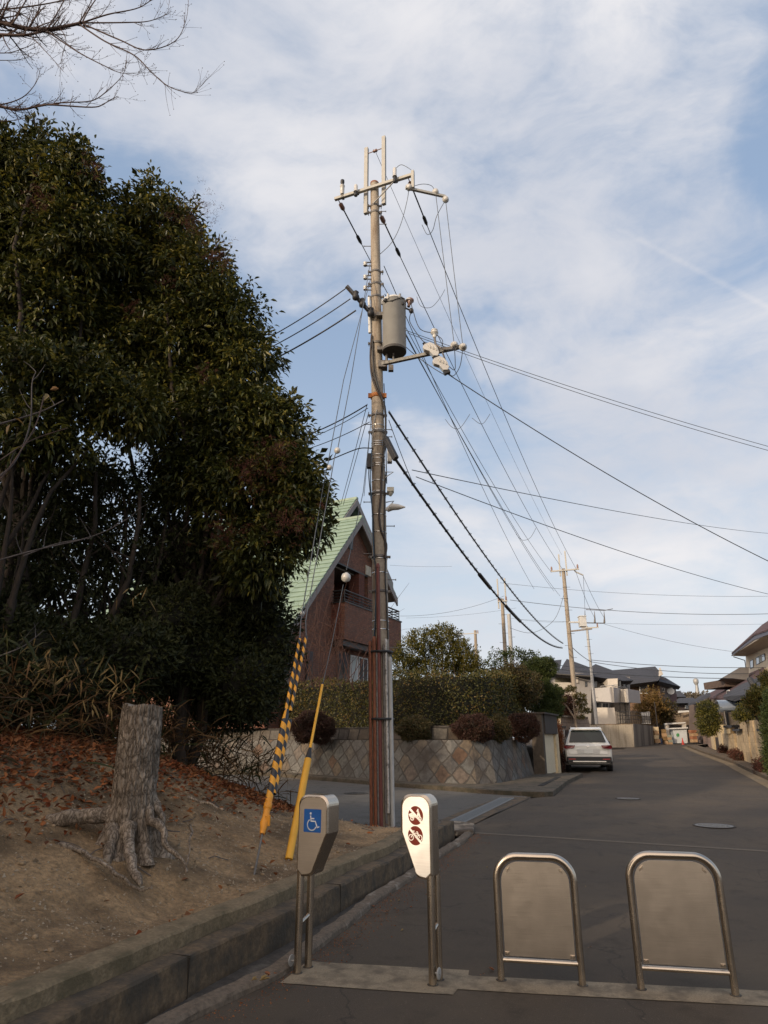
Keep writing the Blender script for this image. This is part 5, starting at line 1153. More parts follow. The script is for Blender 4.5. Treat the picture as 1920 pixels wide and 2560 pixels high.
# ================================================================ brick house with the green roof
AZ = math.radians(26); E1 = Vector((math.sin(AZ), math.cos(AZ), 0)); NF = Vector((math.cos(AZ), -math.sin(AZ), 0)); ZZ = Vector((0, 0, 1))
HP = atY(905, 1292, 27); hb = Vector((HP.x, HP.y, 0))
house = thing('brick_house', 'red-brown brick house with a steep pale green tiled gable roof and a corner balcony', 'house', (HP.x, HP.y, 1.9))
def hp(s, z, o=0.0): return hb + E1 * s + NF * o + ZZ * z
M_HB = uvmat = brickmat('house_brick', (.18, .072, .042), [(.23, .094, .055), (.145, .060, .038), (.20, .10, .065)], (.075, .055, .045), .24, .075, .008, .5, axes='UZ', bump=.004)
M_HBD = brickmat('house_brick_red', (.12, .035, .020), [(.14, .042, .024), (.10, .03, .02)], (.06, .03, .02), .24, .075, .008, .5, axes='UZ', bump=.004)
M_TILE = mat('green_tile', (.215, .295, .225), .55, .2, 5, col2=(.155, .225, .17), spots=(.5, .75), spscale=2.5, bump=.002)
M_SOFF = mat('soffit', (.17, .15, .13), .8, .1, 5); M_VERGE = mat('grey_verge', (.22, .20, .19), .7, .15, 6); M_DKF = mat('dark_frame', (.03, .028, .026), .5, .2, 10)
M_GLASS = mat('window_glass', (.05, .055, .06), .06, .3, 1.5, spec=.9); M_WFR = mat('white_frame', (.62, .62, .60), .5, .05, 6); M_CURT = mat('curtain', (.40, .42, .40), .8, .15, 3, stretch=(12, 12, .6))
def roof_slope(apex_z, s0, s1, z1, o_front, o_back, name, par=house, course=.30, m=None, up=.045):
    """tiles from the ridge (s0, apex_z) down to (s1, z1), stepped courses running back from the verge"""
    mb = MB(); L = math.hypot(s1 - s0, apex_z - z1); n = int(L / course); ds, dz = (s1 - s0) / n, (z1 - apex_z) / n
    nrm = Vector((-(dz), 0, ds)) if ds > 0 else Vector((dz, 0, -ds)); nl = math.hypot(ds, dz)
    us, uz = (abs(dz) / nl) * (1 if ds > 0 else -1), abs(ds) / nl     # outward normal in (s, z)
    for k in range(n):
        a = (s0 + ds * k, apex_z + dz * k); b = (s0 + ds * (k + 1.04), apex_z + dz * (k + 1.04))
        lift = up; pa = hp(a[0] - us * .03, a[1] - uz * .03, o_front); pb = hp(b[0], b[1], o_front); pa2 = hp(a[0] + us * .012, a[1] + uz * .012, o_front); pb2 = hp(b[0] + us * lift, b[1] + uz * lift, o_front)
        mb.prism([pa, pa2, pb2, pb], NF * (o_back - o_front))
    return mb.build(name, m or M_TILE, par)
# front gable
APX, APZ = 1.35, 12.18
roof_slope(10.71, 0, -5.9, 4.30, .02, -1.0, 'roof'); roof_slope(10.71, 0, 3.6, 7.76, .02, -11, 'roof')
def slab(pts, o0, o1, name, m, par=house):
    mb = MB(); mb.prism([hp(s, z, o0) for s, z in pts], NF * (o1 - o0)); return mb.build(name, m, par)
slab([(0, 10.66), (-5.9, 4.25), (-5.9, 4.0), (0, 10.36)], -.04, .03, 'verge_board', M_VERGE); slab([(0, 10.66), (3.6, 7.71), (3.6, 7.43), (0, 10.36)], -.04, .03, 'verge_board', M_VERGE)
slab([(0, 10.62), (-5.85, 4.22), (-5.85, 4.16), (0, 10.54)], -1.1, -.05, 'soffit', M_SOFF); slab([(0, 10.62), (3.55, 7.70), (3.55, 7.62), (0, 10.54)], -1.1, -.05, 'soffit', M_SOFF)
mb = MB(); mb.boxf(hp(-.09, 10.66, .03), E1 * .18, -NF * 1.6, ZZ * .10); mb.build('ridge', M_TILE, house)
mb = MB(); mb.boxf(hp(APX - .09, APZ - .05, -.97), E1 * .18, -NF * 10, ZZ * .10); mb.build('ridge', M_TILE, house)
# higher gable behind, its left slope in line with the front one
roof_slope(APZ, APX, -5.9, 4.30, -1.0, -11, 'roof'); roof_slope(APZ, APX, 5.2, 9.0, -1.0, -11, 'roof')
slab([(APX, APZ - .04), (-.25, 10.42), (-.25, 10.12), (APX, APZ - .36)], -1.04, -.96, 'verge_board', M_VERGE); slab([(APX, APZ - .04), (5.2, 8.96), (5.2, 8.66), (APX, APZ - .36)], -1.04, -.96, 'verge_board', M_VERGE)
slab([(APX, APZ - .3), (-.4, 9.9), (-.4, 9.0), (4.5, 9.0), (4.5, 9.3)], -1.9, -1.6, 'gable_panel', M_SOFF)
# gable wall with the loggia cut out
WO = -.35
def wall(pts, name='wall', m=None, o0=WO, th=.25): return slab(pts, o0, o0 - th, name, m or M_HB)
LZ1, LZ0 = 8.40, 5.2; LS0, LS1 = -1.65, 1.30
wall([(0, 10.5), (-1.93, LZ1), (2.56, LZ1)]); wall([(LS0, LZ1), (-1.93, LZ1), (-5.75, 4.25), (-5.75, 1.9), (LS0, 1.9)])
wall([(LS1, LZ1), (2.56, LZ1), (3.3, 7.8), (3.3, 1.9), (LS1, 1.9)]); wall([(LS0, LZ0), (LS1, LZ0), (LS1, 1.9), (LS0, 1.9)], th=.3)
wall([(LS0, LZ1), (LS1, LZ1), (LS1, LZ1 - .06), (LS0, LZ1 - .06)], 'lintel', M_DKF, o0=WO + .003)
# loggia: back wall, ceiling, side, column, door
slab([(LS0, LZ0), (LS1, LZ0), (LS1, LZ1), (LS0, LZ1)], WO - 1.9, WO - 2.1, 'loggia_back', M_HB)
slab([(LS0, LZ1 - .14), (LS1, LZ1 - .14), (LS1, LZ1 - .08), (LS0, LZ1 - .08)], WO - .26, WO - 1.9, 'loggia_ceiling', M_SOFF)
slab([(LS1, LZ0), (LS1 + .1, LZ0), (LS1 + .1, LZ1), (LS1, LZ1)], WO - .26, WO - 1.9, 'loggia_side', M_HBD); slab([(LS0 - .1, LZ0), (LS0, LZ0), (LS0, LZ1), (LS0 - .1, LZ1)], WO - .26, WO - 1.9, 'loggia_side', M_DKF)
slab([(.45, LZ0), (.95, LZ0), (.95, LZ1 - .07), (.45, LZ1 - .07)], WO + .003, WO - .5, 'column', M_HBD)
slab([(-1.0, LZ0), (.2, LZ0), (.2, LZ1 - .7), (-1.0, LZ1 - .7)], WO - 1.86, WO - 1.9, 'door', M_GLASS); slab([(-.3, LZ0), (.15, LZ0), (.15, 7.3), (-.3, 7.3)], WO - 1.8, WO - 1.85, 'door_curtain', M_WFR)
slab([(1.0, LZ1 + .0), (1.5, LZ1 + .0), (1.5, LZ1 + .42), (1.0, LZ1 + .42)], WO + .05, WO + .01, 'sign_panel', mat('beige_panel', (.42, .38, .30), .7))
slab([(-.52, 9.2), (-.2, 9.2), (-.2, 9.9), (-.52, 9.7)], WO + .04, WO + .004, 'gable_vent', M_DKF)
# balcony
BO = .25
def bbox(s0, s1, z0, z1, o0, o1, name, m, par=house): mb = MB(); mb.boxf(hp(s0, z0, o0), E1 * (s1 - s0), NF * (o1 - o0), ZZ * (z1 - z0)); return mb.build(name, m, par)
BS0, BS1, BZ0, BZ1 = -1.80, 3.45, 5.20, 6.62
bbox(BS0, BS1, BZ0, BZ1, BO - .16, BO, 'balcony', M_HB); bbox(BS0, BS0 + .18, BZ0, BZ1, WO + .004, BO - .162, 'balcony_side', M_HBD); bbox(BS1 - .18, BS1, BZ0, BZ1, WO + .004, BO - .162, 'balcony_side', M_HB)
bbox(BS0 + .19, BS1 - .19, BZ0 + .01, BZ0 + .2, WO + .004, BO - .162, 'balcony_floor', M_SOFF); bbox(BS0 - .04, BS1 + .04, BZ1 + .002, BZ1 + .055, BO - .20, BO + .03, 'balcony_coping', M_DKF); bbox(BS0 - .04, BS0 + .22, BZ1 + .002, BZ1 + .055, WO + .01, BO - .202, 'balcony_coping', M_DKF)
for z in (BZ1 + .14, BZ1 + .26, BZ1 + .38, BZ1 + .50):
    mb = MB(); mb.tube([hp(BS0 + .08, z, WO), hp(BS0 + .08, z, BO - .07), hp(BS1 - .08, z, BO - .07), hp(BS1 - .08, z, WO)], .020 if z < BZ1 + .45 else .035, 6, sm=False); mb.build('rail', M_DKF, house)
for k in range(8): s = BS0 + .08 + (BS1 - BS0 - .16) * k / 7; mb = MB(); mb.tube([hp(s, BZ1, BO - .07), hp(s, BZ1 + .5, BO - .07)], .022, 6); mb.build('rail_post', M_DKF, house)
# ground floor windows
def window(s0, s1, z0, z1, o, name='window', n=2, fr=None, gl=None):
    f = bbox(s0, s1, z0, z1, o, o + .05, name, fr or M_DKF); 
    for k in range(n): a = s0 + .05 + (s1 - s0 - .05) * k / n; b = s0 + (s1 - s0 - .05) * (k + 1) / n; bbox(a, b - .02, z0 + .06, z1 - .06, o + .052, o + .06, 'pane', gl or M_GLASS, f)
    return f
window(-1.3, -.45, 2.2, 4.85, WO + .003, n=2); window(-.25, .35, 2.6, 4.8, WO + .003, n=1, fr=M_WFR, gl=M_CURT); window(.45, 1.25, 2.5, 4.8, WO + .003, n=2, fr=M_WFR); window(-4.9, -4.1, 3.3, 4.4, WO + .003, n=2); window(-3.5, -3.1, 3.0, 4.6, WO + .003, n=1)
bbox(-1.7, 3.3, 4.98, 5.19, WO + .06, BO - .1, 'balcony_beam', M_DKF)
bbox(-5.75, 3.2, 1.9, 4.5, -10, -9.7, 'back_wall', M_HB); bbox(3.0, 3.2, 1.9, 7.9, -9.7, WO - .26, 'end_wall', M_HB)
# lower end: left eave side wall
bbox(-5.75, -5.55, 1.9, 4.3, -9.6, WO - .26, 'side_wall', M_HB)

HQ = atY(905, 1292, 34.0); house.scale = (1.26,) * 3; house.location = (HQ.x, HQ.y, 1.99)
# ================================================================ far houses
def fpoly(pts, vec): mb = MB(); mb.prism([atY(*p) for p in pts], vec); return mb
def fp(name, pts, vec, m, par): return fpoly(pts, vec).build(name, m, par)
M_RGREY = brickmat('grey_tiles', (.040, .042, .052), [(.055, .058, .07), (.048, .05, .06)], (.02, .02, .025), .35, .28, .02, .5, axes='UZ', bump=.01)
M_WALLG = mat('grey_siding', (.30, .285, .27), .85, .06, 5); M_WALLW = mat('pale_siding', (.52, .48, .42), .85, .06, 5); M_BALW = mat('balcony_white', (.45, .44, .43), .7, .05, 5)
M_BROWN = brickmat('brown_siding', (.17, .10, .06), [(.20, .125, .075), (.15, .09, .055)], (.10, .06, .04), .5, .12, .01, .5, axes='UZ'); M_WALLB = mat('brown_grey', (.13, .10, .085), .85, .1, 5)
V = Vector
A = thing('grey_house', 'long two-storey grey house with slate-blue tiled roofs and projecting pale balconies', 'house', (20, 60, 2.8)); gz = 2.6
fp('wall', [(1386, 1683, 62), (1436, 1683, 61.8), (1436, 1830, 61.8), (1386, 1830, 62)], V((0, 6, 0)), M_WALLG, A)
fp('wall', [(1436, 1681, 60), (1478, 1685, 60), (1478, 1830, 60), (1436, 1830, 60)], V((.6, 8, 0)), M_WALLG, A)
fp('wall', [(1478, 1683, 62), (1575, 1692, 64), (1575, 1830, 64), (1478, 1830, 62)], V((0, 6, 0)), M_WALLG, A)
fp('parapet', [(1384, 1706, 61), (1432, 1706, 60.8), (1432, 1740, 60.8), (1384, 1740, 61)], V((0, .8, 0)), M_WALLW, A)
fp('recess_wall', [(1390, 1687, 61.6), (1430, 1687, 61.6), (1430, 1706, 61.6), (1390, 1706, 61.6)], V((0, .3, 0)), mat('olive_wall', (.13, .125, .09), .8), A)
fp('wall_panel', [(1437, 1684, 59.9), (1446, 1684, 59.9), (1446, 1708, 59.9), (1437, 1708, 59.9)], V((0, .05, 0)), M_WALLW, A)
# roofs: hipped slabs
fp('roof', [(1296, 1668, 62), (1310, 1644, 66), (1347, 1654, 64), (1404, 1649, 66), (1399, 1684, 60), (1368, 1677, 61)], V((0, 1.0, -.25)), M_RGREY, A)
fp('roof', [(1396, 1684, 60), (1417, 1647, 66), (1474, 1668, 64), (1482, 1690, 59)], V((0, 1.0, -.25)), M_RGREY, A)
fp('roof', [(1474, 1690, 61), (1480, 1665, 66), (1489, 1660, 67), (1530, 1675, 66), (1584, 1701, 61), (1560, 1702, 60)], V((0, 1.0, -.25)), M_RGREY, A)
fp('fascia', [(1366, 1680, 60.6), (1399, 1686.5, 59.7), (1482, 1692, 58.8), (1482, 1689.5, 58.8), (1399, 1684, 59.7), (1366, 1677.5, 60.6)], V((0, .2, 0)), M_DKF, A)
def fwin(x0, x1, y0, y1, Y, par, fr=M_DKF, gl=M_GLASS, th=.1, n=2):
    f = fp('window', [(x0, y0, Y), (x1, y0, Y), (x1, y1, Y), (x0, y1, Y)], V((0, th, 0)), fr, par); w = (x1 - x0)
    for k in range(n): a = x0 + w * .08 + w * .86 * k / n; b = x0 + w * .06 + w * .86 * (k + 1) / n; fp('pane', [(a, y0 + (y1 - y0) * .08, Y - .02), (b, y0 + (y1 - y0) * .08, Y - .02), (b, y1 - (y1 - y0) * .08, Y - .02), (a, y1 - (y1 - y0) * .08, Y - .02)], V((0, .015, 0)), gl, f)
fwin(1484, 1493, 1692, 1720, 61.8, A, n=1); fwin(1505, 1513, 1695, 1718, 62, A, n=1); fwin(1463, 1467, 1704, 1716, 59.9, A, n=1)
fp('bay', [(1519, 1697, 60.4), (1544, 1696, 60), (1544, 1720, 60), (1519, 1720, 60.4)], V((0, 3.5, 0)), M_WALLW, A); fp('bay_side', [(1544, 1696, 60), (1575, 1702, 64), (1575, 1724, 64), (1544, 1722, 60)], V((-.1, .4, 0)), M_WALLG, A)
for x in (1548, 1558, 1567): fwin(x, x + 4.5, 1702 + (x - 1548) * .1, 1719 + (x - 1548) * .1, 60.2 + (x - 1548) * .11, A, n=1)
fp('balcony', [(1485, 1720, 60), (1528, 1718, 58.2), (1534, 1756, 58.2), (1488, 1753, 60)], V((0, .15, 0)), M_BALW, A)
fp('balcony', [(1526, 1717.5, 58.18), (1533, 1717.5, 58.15), (1536, 1756, 58.15), (1531, 1756, 58.18)], V((0, .1, 0)), M_WALLW, A)  # sunlit strip of the balcony front, put in as a paler colour
fp('balcony', [(1533.5, 1718, 58.2), (1552, 1720, 60.5), (1552, 1756, 60.5), (1536, 1756, 58.2)], V((-.1, .15, 0)), M_BALW, A)
fp('balcony', [(1552, 1723, 60), (1569, 1722, 59.2), (1572, 1756, 59.2), (1552, 1755, 60)], V((0, .15, 0)), M_WALLW, A)  # lit balcony face carried by the paler colour
fp('balcony', [(1569, 1722, 59.2), (1599, 1727, 62), (1602, 1758, 62), (1572, 1756, 59.2)], V((-.1, .15, 0)), M_BALW, A)
for pts in ([(1500, 1716, 59.4), (1545, 1712, 58.8)], [(1530, 1715, 58.4), (1566, 1719, 60)]): mb = MB(); mb.tube([atY(*p) for p in pts], .03, 5); mb.build('balcony_rail', M_GALV, A)
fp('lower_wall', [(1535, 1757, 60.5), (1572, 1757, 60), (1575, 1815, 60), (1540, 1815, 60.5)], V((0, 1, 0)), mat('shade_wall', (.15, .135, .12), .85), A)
for x in (1549, 1562): fp('downpipe', [(x, 1757, 59.9), (x + 1.6, 1757, 59.9), (x + 4, 1810, 59.9), (x + 2.2, 1810, 59.9)], V((0, .06, 0)), M_DKF, A)
fwin(1492, 1503, 1757, 1769, 61, A, n=1); fwin(1505, 1522, 1757, 1769, 61, A, n=2, fr=M_WFR)
fp('garden_wall', [(1490, 1769, 58), (1536, 1769, 57.6), (1541, 1812, 57.6), (1492, 1812, 58)], V((0, .25, 0)), M_WALLW, thing('garden_wall', 'flat-topped beige rendered garden wall in front of the grey house', 'wall', (19, 58, 2.8)))
# concrete retaining wall with stains
rw = thing('retaining_wall', 'stained concrete retaining wall at the bend, sunlit front and grey shaded return', 'retaining wall', (19.5, 54.6, 1.0))
M_RW = streakmat('stained_concrete', (.50, .435, .335), (.24, .195, .135), .9, (3.5, 3.5, .5), .46, .72); M_RW2 = streakmat('stained_concrete_shade', (.26, .24, .21), (.07, .065, .06), .9, (.9, .9, .08), .42, .62)  # sunlit front and shaded return put into two base colours, stains apart
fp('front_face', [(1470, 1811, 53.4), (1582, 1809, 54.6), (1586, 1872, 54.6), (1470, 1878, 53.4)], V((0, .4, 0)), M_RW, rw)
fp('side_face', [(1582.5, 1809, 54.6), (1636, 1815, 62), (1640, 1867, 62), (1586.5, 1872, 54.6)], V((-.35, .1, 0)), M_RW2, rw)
mb = MB(); mb.prism([atY(1470, 1811, 53.4), atY(1582, 1809, 54.6), atY(1636, 1815, 62), atY(1480, 1812, 64)], (0, 0, -.05)); mb.build('fill', M_DIRT, rw)
mb = MB()
e = thing('lattice_fence', 'thin dark rail fence on top of the stained concrete retaining wall', 'fence', atY(1560, 1808, 56))
for k in range(16): a = atY(1546 + k * 5.6, 1809, 56.5 + k * .35); mb = MB(); mb.tube([a, a + V((0, 0, .95))], .02, 5); mb.build('baluster', M_DKF, e)
for dz in (.35, .65, .95): mb = MB(); mb.tube([atY(1546, 1809, 56.5) + V((0, 0, dz)), atY(1630, 1809, 61.8) + V((0, 0, dz))], .018, 5); mb.build('rail', M_DKF, e)
# white panel sign by the fence
e = thing('white_panel', 'plain white panel with a grey lower half on the terrace beyond the retaining wall', 'panel', atY(1613, 1808, 62)); fp('upper_panel', [(1602, 1781, 62), (1624, 1779, 62), (1625, 1791, 62), (1604, 1790, 62)], V((0, .05, 0)), M_WFR, e); fp('lower_panel', [(1604, 1791, 62), (1625, 1791.5, 62), (1627, 1807, 62), (1606, 1807, 62)], V((0, .05, 0)), mat('panel_grey', (.2, .19, .18)), e); fp('sill', [(1605, 1807.5, 61.9), (1627, 1807.5, 61.9), (1627, 1809.5, 61.9), (1605, 1809.5, 61.9)], V((0, .1, 0)), M_WFR, e)
# pink block wall and gate posts left of the car
wl = thing('block_wall', 'low pinkish block wall with a capped edge behind the parked car', 'wall', (10.5, 38, .6)); M_PINK = brickmat('pink_block', (.27, .20, .155), [(.30, .225, .17), (.25, .185, .145)], (.14, .10, .08), .9, .45, .012, .5, axes='XZ', bump=.004)
fp('wall', [(1380, 1791, 35), (1470, 1795, 38), (1480, 1835, 38), (1380, 1850, 35)], V((0, .3, 0)), M_PINK, wl); fp('cap', [(1402, 1788, 35.3), (1470, 1792, 37.9), (1470, 1796, 37.9), (1402, 1792, 35.3)], V((0, .4, 0)), M_KLITE, wl)
fp('pillar', [(1380, 1787, 34.9), (1402, 1787, 34.9), (1402, 1810, 34.9), (1380, 1810, 34.9)], V((0, .5, 0)), M_CREAM, wl)
gp = thing('gate_pillar', 'grey stone gate pillar with a dark flat cap between the orange bush and the car', 'gate pillar', atY(1405, 1900, 31)); fp('shaft', [(1399, 1822, 31), (1412, 1822, 31), (1414, 1905, 31), (1403, 1905, 31)], V((0, .4, 0)), M_ZINC, gp); fp('cap', [(1396, 1815, 30.9), (1415, 1815, 30.9), (1415, 1821, 30.9), (1396, 1821, 30.9)], V((0, .5, 0)), M_DKF, gp); fp('letter_box', [(1415, 1825, 31.2), (1423, 1824, 31.2), (1424, 1850, 31.2), (1416, 1850, 31.2)], V((0, .2, 0)), mat('box_brown', (.05, .028, .02)), gp)
# brown house
B_ = thing('brown_house', 'brown house with a long dark grey roof and white-framed window behind the orange tree', 'house', (26, 80, 3.5))
fp('wall', [(1560, 1705, 80), (1650, 1698, 79), (1652, 1822, 79), (1560, 1822, 80)], V((0, 7, 0)), M_BROWN, B_); fp('wall', [(1650, 1690, 79), (1690, 1712, 84), (1692, 1815, 84), (1652, 1815, 79)], V((-1, 7, 0)), M_WALLB, B_)
fp('roof', [(1524, 1676, 84), (1638, 1666, 86), (1656, 1686, 78), (1645, 1702, 77), (1575, 1711, 78)], V((0, 1.2, -.35)), M_RGREY, B_); fp('roof', [(1648, 1690, 80), (1664, 1694, 83), (1702, 1717, 82), (1648, 1703, 77)], V((0, .8, -.3)), M_RGREY, B_)
fp('gable', [(1651, 1669, 78), (1658, 1686, 78), (1650, 1690, 78)], V((0, .4, 0)), M_WALLW, B_)
fwin(1599, 1618, 1712, 1734, 78.8, B_, fr=M_WFR); fwin(1656, 1661, 1720, 1729, 79.2, B_, fr=M_WFR, n=1); fp('balcony', [(1676, 1734, 82), (1692, 1735, 84), (1692, 1755, 84), (1676, 1754, 82)], V((0, .6, 0)), mat('red_brown_wood', (.10, .035, .03), .7), B_)
mb = MB(); mb.lathe(atY(1677, 1728, 81), (-.3, -1, .3), [(.05, -.1), (.30, -.02), (.42, .06)], 16); mb.build('satellite_dish', M_WFR, B_)
C_ = thing('dark_house', 'small dark brown house with a low black roof at the very end of the street', 'house', (34, 95, 3.6))
fp('wall', [(1695, 1755, 95), (1744, 1756, 95), (1744, 1780, 95), (1695, 1780, 95)], V((0, 6, 0)), mat('dark_brown_wall', (.055, .042, .04), .8), C_); fp('roof', [(1690, 1758, 94), (1697, 1745, 99), (1732, 1744, 99), (1752, 1757, 94)], V((0, .6, -.2)), M_RGREY, C_); fwin(1713, 1721, 1763, 1772, 94.8, C_, fr=M_WFR, n=1)
D_ = thing('far_house', 'distant pale house with a grey roof between the brown house and the treeline', 'house', (36, 120, 4)); fp('wall', [(1688, 1742, 120), (1714, 1742, 120), (1714, 1760, 120), (1688, 1760, 120)], V((0, 6, 0)), M_WALLG, D_); fp('roof', [(1684, 1742, 119), (1688, 1728, 124), (1700, 1727, 124), (1716, 1742, 119)], V((0, .6, -.2)), M_RGREY, D_)
# terrace, carport frame and clutter at the end
T_ = thing('board_fence', 'long beige board fence under the dark house at the end of the street', 'fence', (28, 70, 1.6)); fp('boards', [(1565, 1776, 72), (1750, 1777, 69), (1750, 1812, 69), (1565, 1814, 72)], V((0, .15, 0)), streakmat('beige_boards', (.22, .165, .115), (.13, .10, .07), .85, (6, 6, .1)), T_)
fp('white_rail', [(1696, 1777, 68.8), (1737, 1775, 68.7), (1737, 1779, 68.7), (1696, 1782, 68.8)], V((0, .1, 0)), M_WFR, T_)
cp_ = thing('open_shelter', 'white beam on two posts forming an open shelter behind the white container', 'shelter', atY(1690, 1864, 66)); fp('beam', [(1663, 1808, 66), (1714, 1805, 66), (1714, 1808, 66), (1663, 1812, 66)], V((0, .3, 0)), M_WFR, cp_)
for x0, x1, xb in ((1664, 1673, 1670), (1707, 1715, 1716)): fp('post', [(x0, 1811, 66.1), (x1, 1809, 66.1), (xb + 5, 1868, 66.1), (xb, 1868, 66.1)], V((0, .3, 0)), M_WALLW, cp_)
fp('back_wall', [(1610, 1812, 72), (1770, 1808, 72), (1770, 1875, 72), (1610, 1875, 72)], V((0, .3, 0)), mat('dim_wall', (.10, .085, .07), .9, .3, 2), thing('far_back_wall', 'dim brown wall closing the shelter at the end of the street', 'wall', (28, 72, 1.4)))
bx = thing('recycling_container', 'white tapered container with a flat lid and a green mark, end of the street', 'container', atY(1698, 1862, 62)); M_CONT = mat('container_white', (.52, .56, .58), .5, .08, 3)
fp('body', [(1681, 1821, 62), (1716, 1821, 62), (1718, 1858, 62), (1688, 1858, 62)], V((.3, 1.3, 0)), M_CONT, bx); fp('lid', [(1676, 1820, 61.8), (1720, 1818, 61.8), (1720, 1821, 61.8), (1676, 1823, 61.8)], V((.3, 1.6, 0)), M_WFR, bx); 
fp('green_mark', [(1691, 1835, 61.96), (1694, 1833, 61.96), (1698, 1834, 61.96), (1698, 1841, 61.96), (1693, 1842, 61.96), (1691, 1839, 61.96)], V((0, .02, 0)), mat('mark_green', (.06, .25, .10)), bx); fp('skid', [(1689, 1858.2, 62.1), (1717, 1858.2, 62.1), (1717, 1861.5, 62.1), (1689, 1861.5, 62.1)], V((0, 1, 0)), M_DKF, bx)
cn = thing('traffic_cone', 'small red traffic cone in front of the white container', 'traffic cone', atY(1708, 1863, 60.5)); q = atY(1708, 1863, 60.5); mb = MB(); mb.lathe(q, (0, 0, 1), [(.14, .03), (.11, .1), (.02, .62)], 14); mb.build('cone', mat('cone_red', (.42, .03, .02), .5), cn); mb = MB(); mb.box(q + V((0, 0, .015)), (.38, .38, .04)); mb.build('base', mat('cone_red', (.42, .03, .02), .5), cn)
for i, (x, y0, y1, w, m, lb, ct) in enumerate(((1641, 1817, 1858, 14, M_CREAM, 'stack of tan crates beside the retaining wall end', 'crates'), (1652, 1846, 1862, 11, mat('drum_blue', (.05, .07, .13), .5), 'dark blue drum in front of the stacked crates', 'drum'), (1663, 1823, 1862, 8, mat('tan_post', (.22, .14, .06)), 'leaning tan boards beside the blue drum', 'boards'), (1675, 1837, 1862, 11, mat('pale_green_panel', (.27, .28, .22)), 'pale green narrow panels left of the white container', 'panels'), (1736, 1825, 1856, 16, mat('rust_pile', (.28, .12, .06), .9, .4, 3), 'pile of rust-red boxes right of the white container', 'boxes'))):
    q = atY(x, y1, 61.5); z1 = atY(x, y0, 61.5).z; w2 = w / F * 58; mb = MB()
    if ct == 'drum': mb.lathe(q, (0, 0, 1), [(w2 / 2, 0), (w2 / 2, .2), (w2 * .53, .22), (w2 / 2, .24), (w2 / 2, z1 - q.z)], 16); tag(mb.build('drum', m), lb, ct)
    else:
        e = thing({'crates': 'crate_stack', 'boards': 'leaning_boards', 'panels': 'panel_stack', 'boxes': 'box_pile'}[ct], lb, ct, q); n = 4; hh = (z1 - q.z) / n; rr = random.Random(i)
        for k in range(n):
            mb = MB(); mb.box(q + V(((rr.random() - .5) * .12, 0, hh * (k + .5))), (w2 * (.75 + rr.random() * .25), .5, hh * .94), rz=rr.random() * .3); mb.build('piece', m if k % 2 else mat('tan_mix%d' % i, (.38, .25, .14), .8, .3, 4), e, bevel=.01)

# ================================================================ right-hand side: walls, gates and houses
RA = math.atan2(4.7, 12.0); R1 = Vector((math.sin(RA), math.cos(RA), 0)); RN = Vector((-math.cos(RA), math.sin(RA), 0))     # along the street / towards the street
RB = Vector((12.75, 21.8, 0))
def rp(px, py, o=0.0): return onP(px, py, RB - RN * o, RN)       # point on the vertical plane o metres behind the wall line
def rpoly(pts, vec): mb = MB(); mb.prism([rp(*p) for p in pts], vec); return mb
def rr_(name, pts, vec, m, par): return rpoly(pts, vec).build(name, m, par)
M_RWALL = brickmat('beige_block', (.55, .42, .25), [(.60, .46, .28), (.50, .38, .23)], (.36, .27, .16), .9, .45, .01, .5, axes='YZ', bump=.003, dirt=(.26, .19, .12)); M_PINK2 = brickmat('pink_block_far', (.33, .23, .19), [(.36, .26, .21), (.30, .21, .18)], (.17, .12, .10), .9, .5, .014, .5, axes='YZ', bump=.004)
wR = thing('garden_wall', 'beige block garden wall with paler pilasters along the right side of the street', 'wall', rp(1870, 1930))
back = -RN * .25
rr_('wall', [(1840, 1828, 0), (1935, 1820, 0), (1935, 1945, 0), (1846, 1905, 0)], back, M_RWALL, wR)
for x0, x1, xb0, xb1, y0, yb in ((1848, 1866, 1862, 1880, 1803, 1918), (1868, 1880, 1884, 1898, 1801, 1926), (1884, 1904, 1898, 1918, 1800, 1930)): rr_('pilaster', [(x0, y0, -.06), (x1, y0, -.06), (xb1, yb, -.06), (xb0, yb, -.06)], back * 1.4, M_RWALL, wR)
for x in (1838, 1898): rr_('cap_tile', [(x - 8, 1822, -.2), (x + 10, 1822, -.2), (x + 10, 1828, -.2), (x - 6, 1828, -.2)], -RN * .7, M_RGREY, wR)
wR2 = thing('garden_wall', 'short tan wall section between the dark gate and the dark gap on the right', 'wall', rp(1820, 1905)); rr_('wall', [(1805, 1834, 0), (1833, 1834, 0), (1842, 1905, 0), (1813, 1897, 0)], back, M_RWALL, wR2); rr_('pillar', [(1810, 1818, -.05), (1826, 1818, -.05), (1826, 1834, -.05), (1810, 1834, -.05)], back * 1.3, M_CREAM, wR2); rr_('cap', [(1808, 1813, -.12), (1829, 1813, -.12), (1829, 1819, -.12), (1808, 1819, -.12)], back * 2, M_RGREY, wR2)
gt = thing('gate', 'dark narrow metal gate between two pale pillars on the right side of the street', 'gate', rp(1790, 1890)); rr_('gate_leaf', [(1781, 1843, .1), (1794, 1843, .1), (1803, 1894, .1), (1788, 1888, .1)], back * .3, mat('gate_dark', (.045, .035, .03), .6, .3, 4, stretch=(10, 10, .5)), gt)
rr_('gate_pillar', [(1773, 1829, 0), (1782, 1829, 0), (1789, 1890, 0), (1781, 1886, 0)], back * 1.5, M_CREAM, gt); rr_('gate_pillar', [(1792, 1816, 0), (1799, 1812, 0), (1810, 1895, 0), (1802, 1893, 0)], back * 1.5, M_CREAM, gt)
g3 = thing('gate', 'tall dark gate leaf set in the narrow gap of the beige garden wall', 'gate', rp(1840, 1905)); rr_('gate_leaf', [(1833, 1812, .15), (1841, 1812, .15), (1847, 1882, .15), (1838, 1880, .15)], back * .3, mat('gate_dark', (.045, .035, .03), .6), g3)
